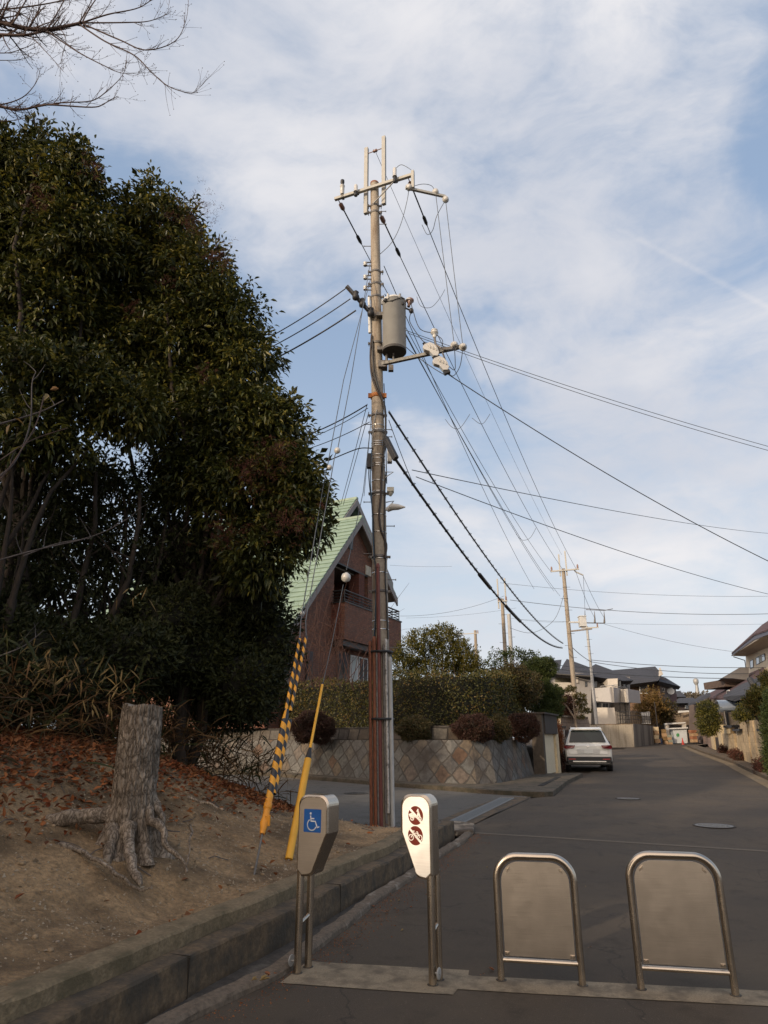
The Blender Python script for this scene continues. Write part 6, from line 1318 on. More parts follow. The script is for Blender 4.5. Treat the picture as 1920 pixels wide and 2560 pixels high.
wP = thing('block_wall', 'pink block wall with dark courses at the far right bend of the street', 'wall', rp(1765, 1885)); rr_('wall', [(1744, 1836, 0), (1775, 1832, 0), (1783, 1890, 0), (1750, 1878, 0)], back, M_PINK2, wP)
# kerb and gutter on the right
kr = [Vector((x, y)) for x, y in RGT[1:7]]
ribbon('street_kerb', [(p.x + .35, p.y) for p in kr], [(.0, -.02), (.0, .11), (-.15, .13), (-.75, .13)], zf_, M_KERB, .5); tag(bpy.context.scene.objects['street_kerb'], 'worn concrete kerb along the walls on the right side of the street', 'kerb')
o = ribbon('gutter_strip', [(p.x - .15, p.y) for p in kr], [(.0, .006), (-.42, .006)], zf_, M_KTOP, .5); tag(o, kind='structure')
mb = MB(); q = rp(1806, 1903, -.5); mb.boxf(q + V((-.5, -.6, 0)), R1 * 1.6, -RN * .9, (0, 0, .16)); tag(mb.build('kerb_ramp', M_DKF if False else mat('ramp_dark', (.075, .055, .045), .9, .3, 6), bevel=.05), 'dark brown kerb ramp block in the gutter below the gate', 'ramp')
# right upper house
U_ = thing('cream_house', 'cream two-storey house with deep eaves and maroon tiled roofs at the right edge', 'house', rp(1900, 1900, 6)); M_RM = brickmat('maroon_tiles', (.085, .045, .045), [(.11, .06, .06), (.075, .04, .042)], (.03, .018, .02), .3, .25, .02, .5, axes='YZ', bump=.012)
M_CRW = mat('cream_wall', (.66, .57, .44), .85, .05, 4)
rr_('wall', [(1862, 1600, 6), (1990, 1560, 6), (1990, 1760, 6), (1870, 1760, 6)], -RN * 5, M_CRW, U_)
rr_('eave_soffit', [(1832, 1640, 4.4), (1862, 1641, 6.0), (1990, 1592, 6.0), (1990, 1545, 4.4), (1884, 1600, 4.4)], V((0, 0, .08)), mat('pale_soffit', (.40, .35, .28), .8, .06, 5), U_)
rr_('eave_edge', [(1828, 1640, 4.35), (1884, 1600, 4.35), (1990, 1560, 4.35), (1990, 1552, 4.35), (1884, 1590, 4.35), (1830, 1634, 4.35)], -RN * .15, mat('gutter_purple', (.07, .06, .085), .5), U_)
rr_('roof', [(1829, 1635, 4.3), (1884, 1590, 4.3), (1990, 1552, 4.3), (1990, 1510, 8), (1905, 1565, 8)], V((0, 0, .12)), M_RM, U_)
mb = MB(); mb.tube([rp(1834, 1642, 4.5), rp(1862, 1651, 5.9), rp(1867, 1684, 5.9)], .045, 6); mb.build('downpipe', M_DKF, U_)
def rwin(x0, x1, y0, y1, dy, o, par, n=2):
    f = rr_('window', [(x0, y0, o), (x1, y0 - dy, o), (x1 + 1, y1 - dy, o), (x0 + 2, y1, o)], RN * .05, M_DKF, par)
    for k in range(n): a = x0 + 1 + (x1 - x0 - 1) * k / n; b = x0 + (x1 - x0 - 1) * (k + 1) / n; t0 = (a - x0) / (x1 - x0); t1 = (b - x0) / (x1 - x0); rr_('pane', [(a, y0 - dy * t0 + 1.5, o - .06), (b, y0 - dy * t1 + 1.5, o - .06), (b + 1, y1 - dy * t1 - 1.5, o - .06), (a + 1, y1 - dy * t0 - 1.5, o - .06)], RN * .01, M_GLASS if k % 2 == 0 else M_CURT, f)
rwin(1875, 1883, 1653, 1673, 5, 6, U_, 1); rwin(1890, 1912, 1645, 1663, 12, 6, U_, 3)
# lower roofs
rr_('roof', [(1774, 1744, 1.6), (1772, 1733, 2.2), (1870, 1684, 5.8), (1909, 1668, 5.8), (1930, 1700, 2.4), (1850, 1748, 1.6)], V((0, 0, -.15)), M_RM, U_)
rr_('lower_wall', [(1778, 1748, 2.4), (1960, 1720, 2.4), (1960, 1850, 2.4), (1790, 1830, 2.4)], -RN * 4, mat('lower_wall', (.16, .13, .10), .85), U_)
rr_('tiled_roof', [(1808, 1742, .6), (1812, 1736, .8), (1850, 1712, 2.6), (1905, 1690, 2.6), (1925, 1722, .8), (1880, 1735, .6), (1835, 1748, .6)], V((0, 0, -.12)), M_RGREY, U_)
mb = MB(); q = rp(1880, 1712, 1.2)
for k in range(4): mb.sph(q + R1 * (k * .25 - .4) + V((0, 0, k * .1)), (.17, .16, .14), 10, 6)
mb.build('ridge_ornament', M_DKF, U_); mb = MB(); mb.tube([rp(1818, 1737, .9), rp(1818, 1727, .9), rp(1823, 1726, .9)], .04, 6); mb.build('vent_pipe', M_WFR, U_)
R3 = thing('eave_house', 'low dark-roofed house behind the carport, with its eave ending over the round hedge tree', 'house', rp(1760, 1850, 6)); fp('roof', [(1742, 1752, 60), (1774, 1731, 62), (1778, 1740, 60), (1745, 1757, 59)], V((.5, 3, -.1)), M_RGREY, R3); fp('wall', [(1772, 1757, 61), (1810, 1757, 61), (1810, 1850, 61), (1772, 1850, 61)], V((0, 4, 0)), M_WALLB, R3)
R4 = thing('far_roof_house', 'house with a weathered grey roof showing between the maroon roof and the cream wall', 'house', atY(1830, 1760, 58)); fp('roof', [(1806, 1694, 58), (1850, 1668, 62), (1872, 1668, 62), (1872, 1700, 58)], V((0, 1, -.2)), mat('worn_roof', (.15, .135, .12), .85, .2, 6), R4); fp('wall', [(1811, 1698, 59), (1872, 1698, 59), (1872, 1716, 59), (1814, 1716, 59)], V((0, 4, 0)), mat('dull_red_wall', (.10, .07, .055)), R4)
# arched carport canopy
cc = thing('carport', 'arched blue-grey translucent carport canopy on slim posts over the right garden wall', 'carport', rp(1800, 1880, 1)); mb = MB(); vs = []; fs = []; n = 12; N0 = rp(1800, 1776, .1)
for i in range(n + 1):
    an = math.pi * i / n; p = N0 + R1 * (1.7 - 1.7 * math.cos(an)) + V((0, 0, .72 * math.sin(an) ** .8 if 0 < i < n else 0)); vs += [p, p - RN * 5.0]
for i in range(n): fs.append((2 * i, 2 * i + 1, 2 * i + 3, 2 * i + 2))
mb.add(vs, fs, 0, True); ob = mb.build('canopy', mat('polycarbonate', (.13, .155, .19), .15, .2, 2, spec=.9), cc); sm_ = ob.modifiers.new('s', 'SOLIDIFY'); sm_.thickness = .04
for q in (N0 - RN * .25 + R1 * .15, N0 - RN * .25 + R1 * 3.2, N0 - RN * 3.0 + R1 * .15): mb = MB(); mb.tube([V((q.x, q.y, zr(q.y))), q + V((0, 0, .06))], .05, 6); mb.build('post', M_DSTEEL, cc)
# ================================================================ vegetation
M_BARK = mat('bark', (.030, .022, .016), .95, .4, 12, bump=.01, stretch=(2, 2, .5), col2=(.05, .033, .022), spots=(.5, .7), spscale=3)
M_BARKL = mat('pale_bark', (.16, .125, .095), .95, .3, 14, bump=.004, col2=(.10, .075, .05), spots=(.5, .7), spscale=4)
M_TWIG = mat('twig', (.075, .048, .040), .9, .3, 10); M_TWIGG = mat('grey_twig', (.085, .075, .075), .9, .3, 10)
L_EVER = leafmat('evergreen_leaf', [(.020, .026, .006), (.036, .045, .009), (.055, .064, .012), (.048, .056, .012), (.11, .105, .020), (.20, .17, .03)], .42, .22, .5, .35)
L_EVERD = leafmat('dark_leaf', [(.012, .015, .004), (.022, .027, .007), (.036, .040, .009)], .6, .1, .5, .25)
L_RED = leafmat('red_spray', [(.05, .014, .012), (.085, .022, .016), (.11, .045, .02)], .8, .15, 1.5)
L_YEL = leafmat('sunlit_leaf', [(.10, .085, .015), (.17, .14, .02), (.07, .075, .015)], .55, .3, 1.5)
L_HEDGE = leafmat('hedge_leaf', [(.030, .034, .008), (.062, .064, .012), (.10, .09, .018), (.15, .09, .022)], .5, .15, .6)
L_OLIVE = leafmat('olive_leaf', [(.035, .036, .010), (.06, .055, .014), (.085, .05, .018), (.03, .035, .01)], .6, .15, 1.2)
L_MAROON = leafmat('maroon_leaf', [(.035, .014, .010), (.06, .022, .014), (.045, .03, .012)], .6, .15, 1.2)
L_GARD = leafmat('garden_leaf', [(.030, .038, .010), (.055, .060, .012), (.11, .10, .018), (.20, .165, .025)], .5, .25, .9)
L_PINE = leafmat('topiary_leaf', [(.018, .032, .009), (.04, .062, .013), (.085, .10, .02)], .6, .15, 1.0)
L_RUST = leafmat('rust_leaf', [(.20, .075, .03), (.28, .11, .045), (.14, .05, .025)], .7, .25, 1.5)
L_ORNG = leafmat('orange_leaf', [(.19, .115, .035), (.25, .15, .045), (.12, .10, .03)], .7, .3, .7)
L_BRWN = leafmat('red_brown_leaf', [(.12, .04, .025), (.09, .03, .02), (.06, .04, .02)], .7, .2, .7)
L_LITT = leafmat('litter_leaf', [(.13, .036, .014), (.22, .070, .026), (.32, .125, .045), (.18, .085, .04), (.09, .034, .016)], .85, .0, 1.5, .2)
L_STRAW = leafmat('dry_grass', [(.045, .024, .011), (.08, .042, .018), (.15, .085, .034), (.030, .024, .009)], .85, .1, 1.0, .2)
L_STRAWY = leafmat('straw_leaf', [(.16, .11, .045), (.26, .18, .07), (.12, .075, .03)], .7, .2, 2, .3)
def rdirs(n):
    v = rng.normal(size=(n, 3)); return unit(v)
SUNV = np.array(sd); BEAM = np.array([.31, 5.14, .93])
def nobeam(p, r=.48):  # leaf gap shaped along the sun ray to light the right bollard's face
    q = p - BEAM; t = q @ SUNV; d = np.linalg.norm(q - t[:, None] * SUNV, axis=1); return (d > r) | (t < 0)
def blob_pts(px, py, rx, ry, Y, rd=None):
    c = atY(px, py, Y); q = c - Vector((0, 0, H)); cz = q.y * math.cos(P) + q.z * math.sin(P)
    return np.array(c), np.array([rx / F * cz, rd if rd else (rx + ry) / 2 / F * cz, ry / F * cz * 1.02])
def crown_cloud(blobs, dens, shell=(.55, 1.02), cl=12, spread=.16, cut=None):
    """leaf positions in small sprays on and inside a set of ellipsoids"""
    Pp, Dd = [], []
    for c, r in blobs:
        area = 4 * math.pi * ((r[0] * r[1]) ** 1.6 / 3 + (r[0] * r[2]) ** 1.6 / 3 + (r[1] * r[2]) ** 1.6 / 3) ** (1 / 1.6)
        n = max(4, int(area * dens / cl)); d = rdirs(n); k = rng.uniform(shell[0] ** 2, shell[1] ** 2, n) ** .5
        # lumpy outline
        lump = 1 + .16 * np.sin(d[:, 0] * 5 + c[0] * 3) * np.cos(d[:, 2] * 6 + c[1]) + rng.normal(0, .06, n)
        cc = c + d * r * (k * lump)[:, None]; ax = unit(d + rng.normal(0, .45, (n, 3)) + np.array([0, 0, -.05]))
        t = rng.uniform(0, 1, (n, cl)); base = cc[:, None, :] + ax[:, None, :] * (t[..., None] - .4) * spread * 2.2
        side = rng.normal(0, 1, (n, cl, 3)); dr = ax[:, None, :] * .7 + side * .75; base = base + side * spread * .22
        Pp.append(base.reshape(-1, 3)); Dd.append(dr.reshape(-1, 3))
    Pp = np.concatenate(Pp); Dd = unit(np.concatenate(Dd))
    if cut is not None: k = cut(Pp); Pp, Dd = Pp[k], Dd[k]
    return Pp, Dd
def upn(n, s=.5): v = rng.normal(0, s, (n, 3)); v[:, 2] += 1; return unit(v)
def limb(mb, a, b, r0, r1, bend=.15, n=6, sides=7):
    a, b = Vector(a), Vector(b); L = (b - a).length; pts = []; off = Vector(rdirs(1)[0]) * L * bend
    for i in range(n + 1):
        t = i / n; p = a.lerp(b, t) + off * math.sin(math.pi * t) + Vector(rng.normal(0, L * .012, 3)); pts.append(p)
    pts[0] = a; pts[-1] = b; mb.tube(pts, [r0 + (r1 - r0) * i / n for i in range(n + 1)], sides); return pts
def tree(name, label, cat_, base, blobs, dens, L, W, lm, trunk_r=.12, bark=None, group=None, cl=12, spread=.16, big=True, shell=(.55, 1.02), extra=None, fork=.35, trunks=1, droop=.35, core=None, auto=False):
    base = Vector(base)
    if auto: base.x = sum(c[0] for c, r in blobs) / len(blobs); base.y = sum(c[1] for c, r in blobs) / len(blobs)
    e = thing(name, label, cat_, base, group); mb = MB()
    cen = [Vector(c) for c, r in blobs]; mid = sum(cen, Vector()) / len(cen)
    for t in range(trunks):
        b0 = base + Vector((rng.uniform(-.5, .5), rng.uniform(-.3, .3), 0)) * (t > 0)
        fk = b0.lerp(mid, fork) + Vector((0, 0, 0)); pts = limb(mb, b0 - Vector((0, 0, .2)), fk, trunk_r, trunk_r * .7, .05)
        for i, c in enumerate(cen):
            if i % trunks == t: limb(mb, fk, c, trunk_r * .5, trunk_r * .12, .08)
    mb.build('trunk', bark or M_BARK, e)
    Pp, Dd = crown_cloud(blobs, dens / (L * W * .5), shell, cl, spread, cut=nobeam)
    n = len(Pp); ln = rng.uniform(.7, 1.15, n) * L
    f = leaves if big else quads_leaf
    kw = dict(droop=droop) if big else {}
    f('crown', Pp, Dd, upn(n), ln, ln * (W / L), lm, e, **kw)
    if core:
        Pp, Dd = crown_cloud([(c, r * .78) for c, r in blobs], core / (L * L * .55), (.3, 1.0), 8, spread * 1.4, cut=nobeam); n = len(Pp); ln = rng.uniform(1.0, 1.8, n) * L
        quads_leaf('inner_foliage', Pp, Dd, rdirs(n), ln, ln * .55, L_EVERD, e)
    if extra: extra(e)
    return e
def sprays(e, spots, m=None, name='seed_spray'):
    for px, py, r, Y in spots:
        c, rr = blob_pts(px, py, r, r * .8, Y); n = int(380 * (r / 30) ** 2); p = c + (rng.normal(0, .55, (max(1, n // 22) + 1, 3))[rng.integers(0, max(1, n // 22) + 1, n)] + rng.normal(0, .10, (n, 3))) * rr; d = rdirs(n)
        tag(quads_leaf(name, p, d, rdirs(n), rng.uniform(.025, .06, n), rng.uniform(.004, .009, n), m or L_RED, e), kind='stuff')
B = blob_pts
BG = 'evergreen trees on the bank'
tree('evergreen_tree', 'tall dark evergreen tree at the left edge, its top reaching highest of the three', 'tree', (-5.2, 9.8, 1.4),
     [B(30, 460, 125, 110, 9.8), B(175, 465, 85, 88, 9.6), B(60, 600, 150, 130, 10), B(200, 620, 120, 110, 9.8), B(90, 780, 150, 120, 10), B(-90, 640, 130, 200, 10.2), B(0, 375, 55, 35, 9.6), B(188, 385, 34, 40, 9.5), B(100, 345, 26, 30, 9.5)], 1.9, .125, .046, L_EVER, .13, group=BG, trunks=2, core=.9,
     extra=lambda e: sprays(e, [(235, 420, 34, 9.0), (100, 500, 40, 8.8)]))
tree('evergreen_tree', 'large dark evergreen tree nearest the pole, its leaf edge catching yellow-green light', 'tree', (-3.3, 11.4, 1.0),
     [B(390, 575, 105, 102, 10.8), B(475, 700, 105, 105, 10.8), B(330, 690, 130, 130, 11), B(545, 800, 98, 100, 10.8), B(597, 915, 95, 100, 10.8), B(440, 860, 140, 130, 11), B(290, 860, 130, 130, 11), B(675, 1075, 90, 90, 10.6),
      B(722, 1190, 84, 86, 10.4), B(575, 1060, 135, 120, 10.8), B(440, 1020, 120, 110, 11), B(745, 1300, 75, 80, 10.2), B(620, 1230, 125, 110, 10.6), B(650, 1390, 95, 75, 10.3), B(740, 1240, 85, 60, 10.4), B(470, 1190, 90, 70, 10.8)], 1.9, .125, .046, L_EVER, .11, group=BG, trunks=4, core=.9,
     extra=lambda e: sprays(e, [(480, 545, 60, 9.9), (545, 640, 50, 9.9), (640, 1180, 60, 9.6), (700, 1130, 45, 9.5), (420, 700, 30, 10), (720, 1300, 50, 9.4), (560, 1330, 50, 9.7), (330, 780, 30, 10), (520, 930, 30, 9.9)]))
tree('evergreen_tree', 'looser evergreen tree at the left with sky showing between its thin stems', 'tree', (-5.4, 8.6, 1.7),
     [B(60, 930, 120, 90, 9.0), B(200, 960, 110, 90, 9.2), B(320, 1020, 90, 80, 9.4), B(40, 1070, 100, 90, 8.8), B(170, 1110, 70, 60, 9.2)], 1.5, .12, .045, L_EVER, .09, group=BG, trunks=3, core=.6)
tree('evergreen_tree', 'thin-leaved dark evergreen filling the space under the crowns at the left', 'tree', (-4.4, 10.6, 1.4),
     [B(60, 1180, 120, 90, 10.2), B(200, 1230, 110, 90, 10.4), B(330, 1200, 110, 90, 10.6), B(100, 1330, 130, 90, 10.0), B(260, 1370, 110, 80, 10.4), B(400, 1320, 110, 90, 10.8), B(450, 1240, 90, 80, 10.8), B(30, 1440, 110, 70, 9.8), B(500, 1400, 70, 80, 10.8), B(170, 1470, 90, 50, 10)], .62, .11, .04, L_EVERD, .06, group=BG, trunks=4, shell=(.1, 1.05))
# bare thin stems under the crowns
for i, (x0, y0, x1, y1, Y, r) in enumerate(((60, 1520, 95, 1130, 9.6, .05), (180, 1560, 240, 1180, 9.8, .055), (130, 1540, 110, 1150, 10.2, .03), (290, 1600, 300, 1200, 10.4, .04), (270, 1560, 350, 1230, 10, .05), (30, 1500, 20, 1100, 10, .035), (360, 1600, 420, 1250, 10.6, .035), (220, 1590, 200, 1240, 10.4, .022), (20, 1540, 60, 1260, 9.2, .02), (330, 1560, 320, 1240, 10.8, .03), (505, 1640, 560, 1330, 11, .04))):
    mb = MB(); p = limb(mb, atY(x0, y0, Y), atY(x1, y1, Y), r, r * .55, .06)
    for k in range(3): q = p[2 + k]; limb(mb, q, q + Vector((rng.uniform(-.9, .9), rng.uniform(-.3, .3), rng.uniform(.5, 1.1))), r * .4, .006, .1, sides=5)
    c = [(np.array(p[k]) + rng.normal(0, .25, 3), np.array([.35, .3, .3])) for k in (3, 4, 5)]
    e = thing('sapling', ['thin bare stem rising in the dark under the left crowns'][0], 'tree', p[0], 'thin stems under the evergreen crowns')
    mb.build('trunk', M_BARK, e); Pp, Dd = crown_cloud(c, 42, (.2, 1.1), 8, .14); n = len(Pp); quads_leaf('foliage', Pp, Dd, upn(n), rng.uniform(.06, .11, n), rng.uniform(.025, .035, n), L_EVERD, e)

# dark undergrowth on the bank
def bush(name, label, cat_, blobs, dens, L, W, lm, group=None, core=True, base=None, stems=None, cl=8, spread=.10, shell=(.75, 1.03), drop=0):
    c0 = blobs[0][0]; e = thing(name, label, cat_, base or (c0[0], c0[1], c0[2] - blobs[0][1][2]), group)
    Pp, Dd = crown_cloud(blobs, dens / (L * W * .5), shell, cl, spread); n = len(Pp); ln = rng.uniform(.7, 1.2, n) * L
    quads_leaf('foliage', Pp, Dd, rdirs(n), ln, ln * (W / L), lm, e)
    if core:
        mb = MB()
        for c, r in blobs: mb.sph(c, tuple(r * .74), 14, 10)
        mb.build('shade_core', MAT.get('core') or mat('core', (.012, .012, .007), 1.0, .4, 8), e)  # solid near-black hull puts in the shade between the leaves
    if stems:
        mb = MB()
        for a, b, r in stems: limb(mb, a, b, r, r * .5, .06)
        mb.build('stem', M_BARKL, e)
    return e
for i, (bl, lb) in enumerate(((
    [B(560, 1560, 110, 95, 11.5), B(640, 1510, 70, 70, 11.2), B(480, 1640, 110, 90, 11), B(610, 1700, 90, 80, 11), B(680, 1600, 60, 80, 11.5)], 'black-green thicket between the stump and the striped guy guards'),
    ([B(330, 1640, 110, 80, 9.6), B(420, 1540, 100, 70, 10.4), B(240, 1600, 60, 50, 10.0)], 'dark thicket directly behind the stump'),
    ([B(60, 1715, 110, 45, 8.6), B(-20, 1700, 90, 60, 8.6), B(150, 1725, 70, 30, 8.6), B(70, 1640, 130, 90, 9.2), B(-40, 1560, 120, 80, 9.2), B(180, 1690, 90, 70, 9.0)], 'dark thicket at the far left above the leaf litter'),
    ([B(430, 1690, 90, 60, 12), B(520, 1720, 80, 50, 12), B(600, 1730, 70, 45, 12.5), B(660, 1690, 50, 50, 12.5), B(530, 1785, 55, 32, 12.6), B(600, 1790, 50, 28, 12.8), B(655, 1775, 30, 30, 12.8)], 'low dark growth on the bank between the stump and the side road'),
    ([B(500, 1400, 90, 80, 12), B(600, 1460, 90, 70, 12), B(430, 1440, 70, 60, 12)], 'dark mass of leaves under the large crown beside the green roof'))):
    bush('thicket', lb, 'bush', bl, 2.0, .095, .038, L_EVERD, 'dark undergrowth on the bank', shell=(.6, 1.1))
def onbank(x, y): return bank(x, y)
# bamboo grass: long blades, brown and green
def blades(n, xf, yf, L0, L1, W, lm, name, label, cat_, lean=.6, hgt=0, kind='stuff', droop=.35):
    x = xf(n); y = yf(n); z = np.array([onbank(a, b) for a, b in zip(x, y)]) + rng.uniform(0, max(hgt, 1e-3), n)
    d = rng.normal(0, lean, (n, 3)); d[:, 2] = np.abs(rng.normal(.7, .35, n)); ln = rng.uniform(L0, L1, n)
    o = leaves(name, np.stack([x, y, z], 1), d, rdirs(n), ln, rng.uniform(.6, 1.3, n) * W, lm, droop=droop, fold=.15)
    return tag(o, label, cat_, kind=kind)
def keep(x, y): return x < xlim(y) - .2
U = rng.uniform
def reg(n, f):   # rejection sample points of the bank in a band set by distance from the kerb
    xs_, ys_ = [], []
    while len(xs_) < n:
        x, y = U(-9, 1.0), U(3, 14)
        dk = (interp(WL1, min(y, 11.9)) - .34 - x)
        if dk > .05 and random.random() < f(x, y, dk): xs_.append(x); ys_.append(y)
    return np.array(xs_), np.array(ys_)
fx, fy = reg(7000, lambda x, y, d: smooth(2.2, 3.6, d) * smooth(6.2, 7.6, y + d * .35))
blades(7000, lambda n: fx, lambda n: fy, .25, .75, .018, L_STRAW, 'bamboo_grass', 'tangle of dry and dark bamboo grass along the top of the bank', 'grass', hgt=.7)
fx2, fy2 = reg(2500, lambda x, y, d: smooth(2.4, 3.8, d) * smooth(6.5, 8, y + d * .3))
blades(2500, lambda n: fx2, lambda n: fy2, .3, .7, .03, L_EVERD, 'dark_bamboo_grass', 'dark green bamboo grass mixed into the dry tangle', 'grass', hgt=1.0)
# pale drooping bamboo leaves
pp = []; 
for px, py, s in ((80, 1640, 14), (150, 1660, 30), (200, 1690, 24), (300, 1700, 16), (240, 1730, 12), (60, 1700, 14), (120, 1620, 12), (30, 1610, 8), (340, 1480, 6), (700, 1730, 3)):
    for _ in range(s): pp.append(np.array(atY(px + rng.normal(0, 30), py + rng.normal(0, 30), rng.uniform(7.6, 8.6))))
pp = np.array(pp); dd = rng.normal(0, .5, (len(pp), 3)); dd[:, 2] = -np.abs(rng.normal(.8, .3, len(pp)))
tag(leaves('bamboo_leaves', pp, dd, rdirs(len(pp)), rng.uniform(.10, .24, len(pp)), rng.uniform(.014, .026, len(pp)), L_STRAWY, droop=.1), 'pale straw-coloured drooping bamboo leaves catching light at the left', 'leaves', kind='stuff')
# leaf litter on the slope and scattered down to the road
lx, ly = reg(26000, lambda x, y, d: smooth(1.5, 2.9, d) * (.25 + .75 * smooth(-5.2, -2.8, -abs(x + 3.6) - 1.2)) * smooth(4.5, 6, y))
lx2, ly2 = reg(1200, lambda x, y, d: .35 + .65 * smooth(.8, 2.6, d)); lx = np.concatenate([lx, lx2]); ly = np.concatenate([ly, ly2])
lz = np.array([onbank(a, b) for a, b in zip(lx, ly)]) + .012; n = len(lx); dd = rng.normal(0, 1, (n, 3)); dd[:, 2] *= .35
tag(leaves('leaf_litter', np.stack([lx, ly, lz + rng.uniform(0, .03, n)], 1), dd, upn(n, .5), rng.uniform(.045, .10, n), rng.uniform(.025, .05, n), L_LITT, droop=-.05, fold=.3), 'red-brown fallen leaves covering the bank around the stump', 'leaf litter', kind='stuff')
# gravel
gx, gy = reg(10000, lambda x, y, d: (1 - smooth(1.8, 3.2, d)) * (.3 + .7 * (MN.noise(Vector((x * 1.3, y * 1.3, 0))) > -.05)))
gz_ = np.array([onbank(a, b) for a, b in zip(gx, gy)]); n = len(gx); s = rng.uniform(.004, .012, n) * np.where(rng.random(n) > .97, 2.2, 1)
tet = np.array([[1, 0, 0], [-.5, .8, 0], [-.5, -.8, 0.1], [0, 0, .9]]); rot = rng.normal(0, .35, (n, 4, 3)); co = np.stack([gx, gy, gz_], 1)[:, None, :] + (tet[None] + rot) * s[:, None, None]
fc = (np.array([0, 1, 3, 1, 2, 3, 2, 0, 3, 0, 2, 1])[None] + (np.arange(n) * 4)[:, None])
tag(npmesh('gravel', co.reshape(-1, 3), fc, np.full(n * 4, 3), leafmat('gravel_grain', [(.24, .19, .13), (.36, .30, .22), (.16, .12, .08)], .9, 0, 3, .3)), 'pale gravel grains scattered over the sandy foot of the bank', 'gravel', kind='stuff')
# grit washed along the gutter kerb
n = 2600; gy2 = rng.uniform(4.6, 12.2, n); gx2 = np.array([interp(APR, y) for y in gy2]) + np.abs(rng.normal(0, .16, n)) + .01; sz2 = rng.uniform(.002, .007, n)
co2 = np.stack([gx2, gy2, np.array([zr(y) for y in gy2])], 1)[:, None, :] + (tet[None] + rng.normal(0, .35, (n, 4, 3))) * sz2[:, None, None]
tag(npmesh('gutter_grit', co2.reshape(-1, 3), (np.array([0, 1, 3, 1, 2, 3, 2, 0, 3, 0, 2, 1])[None] + (np.arange(n) * 4)[:, None]), np.full(n * 4, 3), L_LITT), 'brown grit and leaf crumbs washed along the foot of the kerb', 'grit', kind='stuff')
# fallen twigs and clods on the bank
tx, ty = reg(260, lambda x, y, d: smooth(.4, 1.6, d) * smooth(3.4, 4.4, y)); mb = MB()
for x, y in zip(tx, ty):
    a = U(0, 6.28); L_ = U(.06, .32); q = Vector((x, y, bank(x, y) + .008)); pts = [q]
    for k in range(3): a += rng.normal(0, .25); x2, y2 = pts[-1].x + math.cos(a) * L_ / 3, pts[-1].y + math.sin(a) * L_ / 3; pts.append(Vector((x2, y2, bank(x2, y2) + .010 + U(0, .012))))
    mb.tube(pts, U(.002, .005), 4, cap=False, sm=False)
tag(mb.build('fallen_twigs', M_TWIGG), 'thin fallen twigs scattered over the bank', 'twigs', kind='stuff')
cx, cy = reg(900, lambda x, y, d: .25 + .75 * smooth(.8, 2.2, d)); mb = MB()
for x, y in zip(cx, cy):
    r_ = U(.008, .026); mb.sph((x, y, bank(x, y) + r_ * .25), (r_ * U(.8, 1.4), r_ * U(.8, 1.4), r_ * .7), 6, 4)
tag(mb.build('clods', mat('clod', (.26, .185, .11), .95, .4, 20)), 'small clods of dry earth on the bank', 'earth clods', kind='stuff')
# loose leaves on the asphalt, one by one
spots = [(647, 2452, .075), (672, 2440, .06), (694, 2433, .045), (626, 2452, .05), (935, 2268, .045), (968, 2280, .05), (994, 2252, .03), (1029, 2269, .03), (1184, 2189, .03), (1001, 2327, .03), (976, 2236, .03), (1002, 2214, .025), (974, 2254, .025), (1234, 2427, .05), (1204, 2437, .03), (1215, 2169, .03), (1144, 2114, .03), (1472, 2369, .025), (1462, 2217, .02), (1122, 2165, .025), (812, 2380, .025)]
for i, (px, py, L_) in enumerate(spots):
    q = atZ(px, py, .006 if i > 3 else .072); e = leaves('fallen_leaf', np.array([list(q), [q.x + .01, q.y + .006, q.z + .004]]), np.array([[math.cos(i * 2.1), math.sin(i * 2.1), .12], [math.cos(i * 2.1 + .8), math.sin(i * 2.1 + .8), .2]]), np.array([[0, 0, 1.], [0, .1, 1.]]), np.array([L_, L_ * .8]), np.array([L_ * .6, L_ * .5]), L_RUST if i % 3 else L_STRAWY, droop=-.1, fold=.25)
    tag(e, 'small dry brown leaf lying on the grey asphalt or footing beside the posts', 'leaf', 'dry leaves on the asphalt')

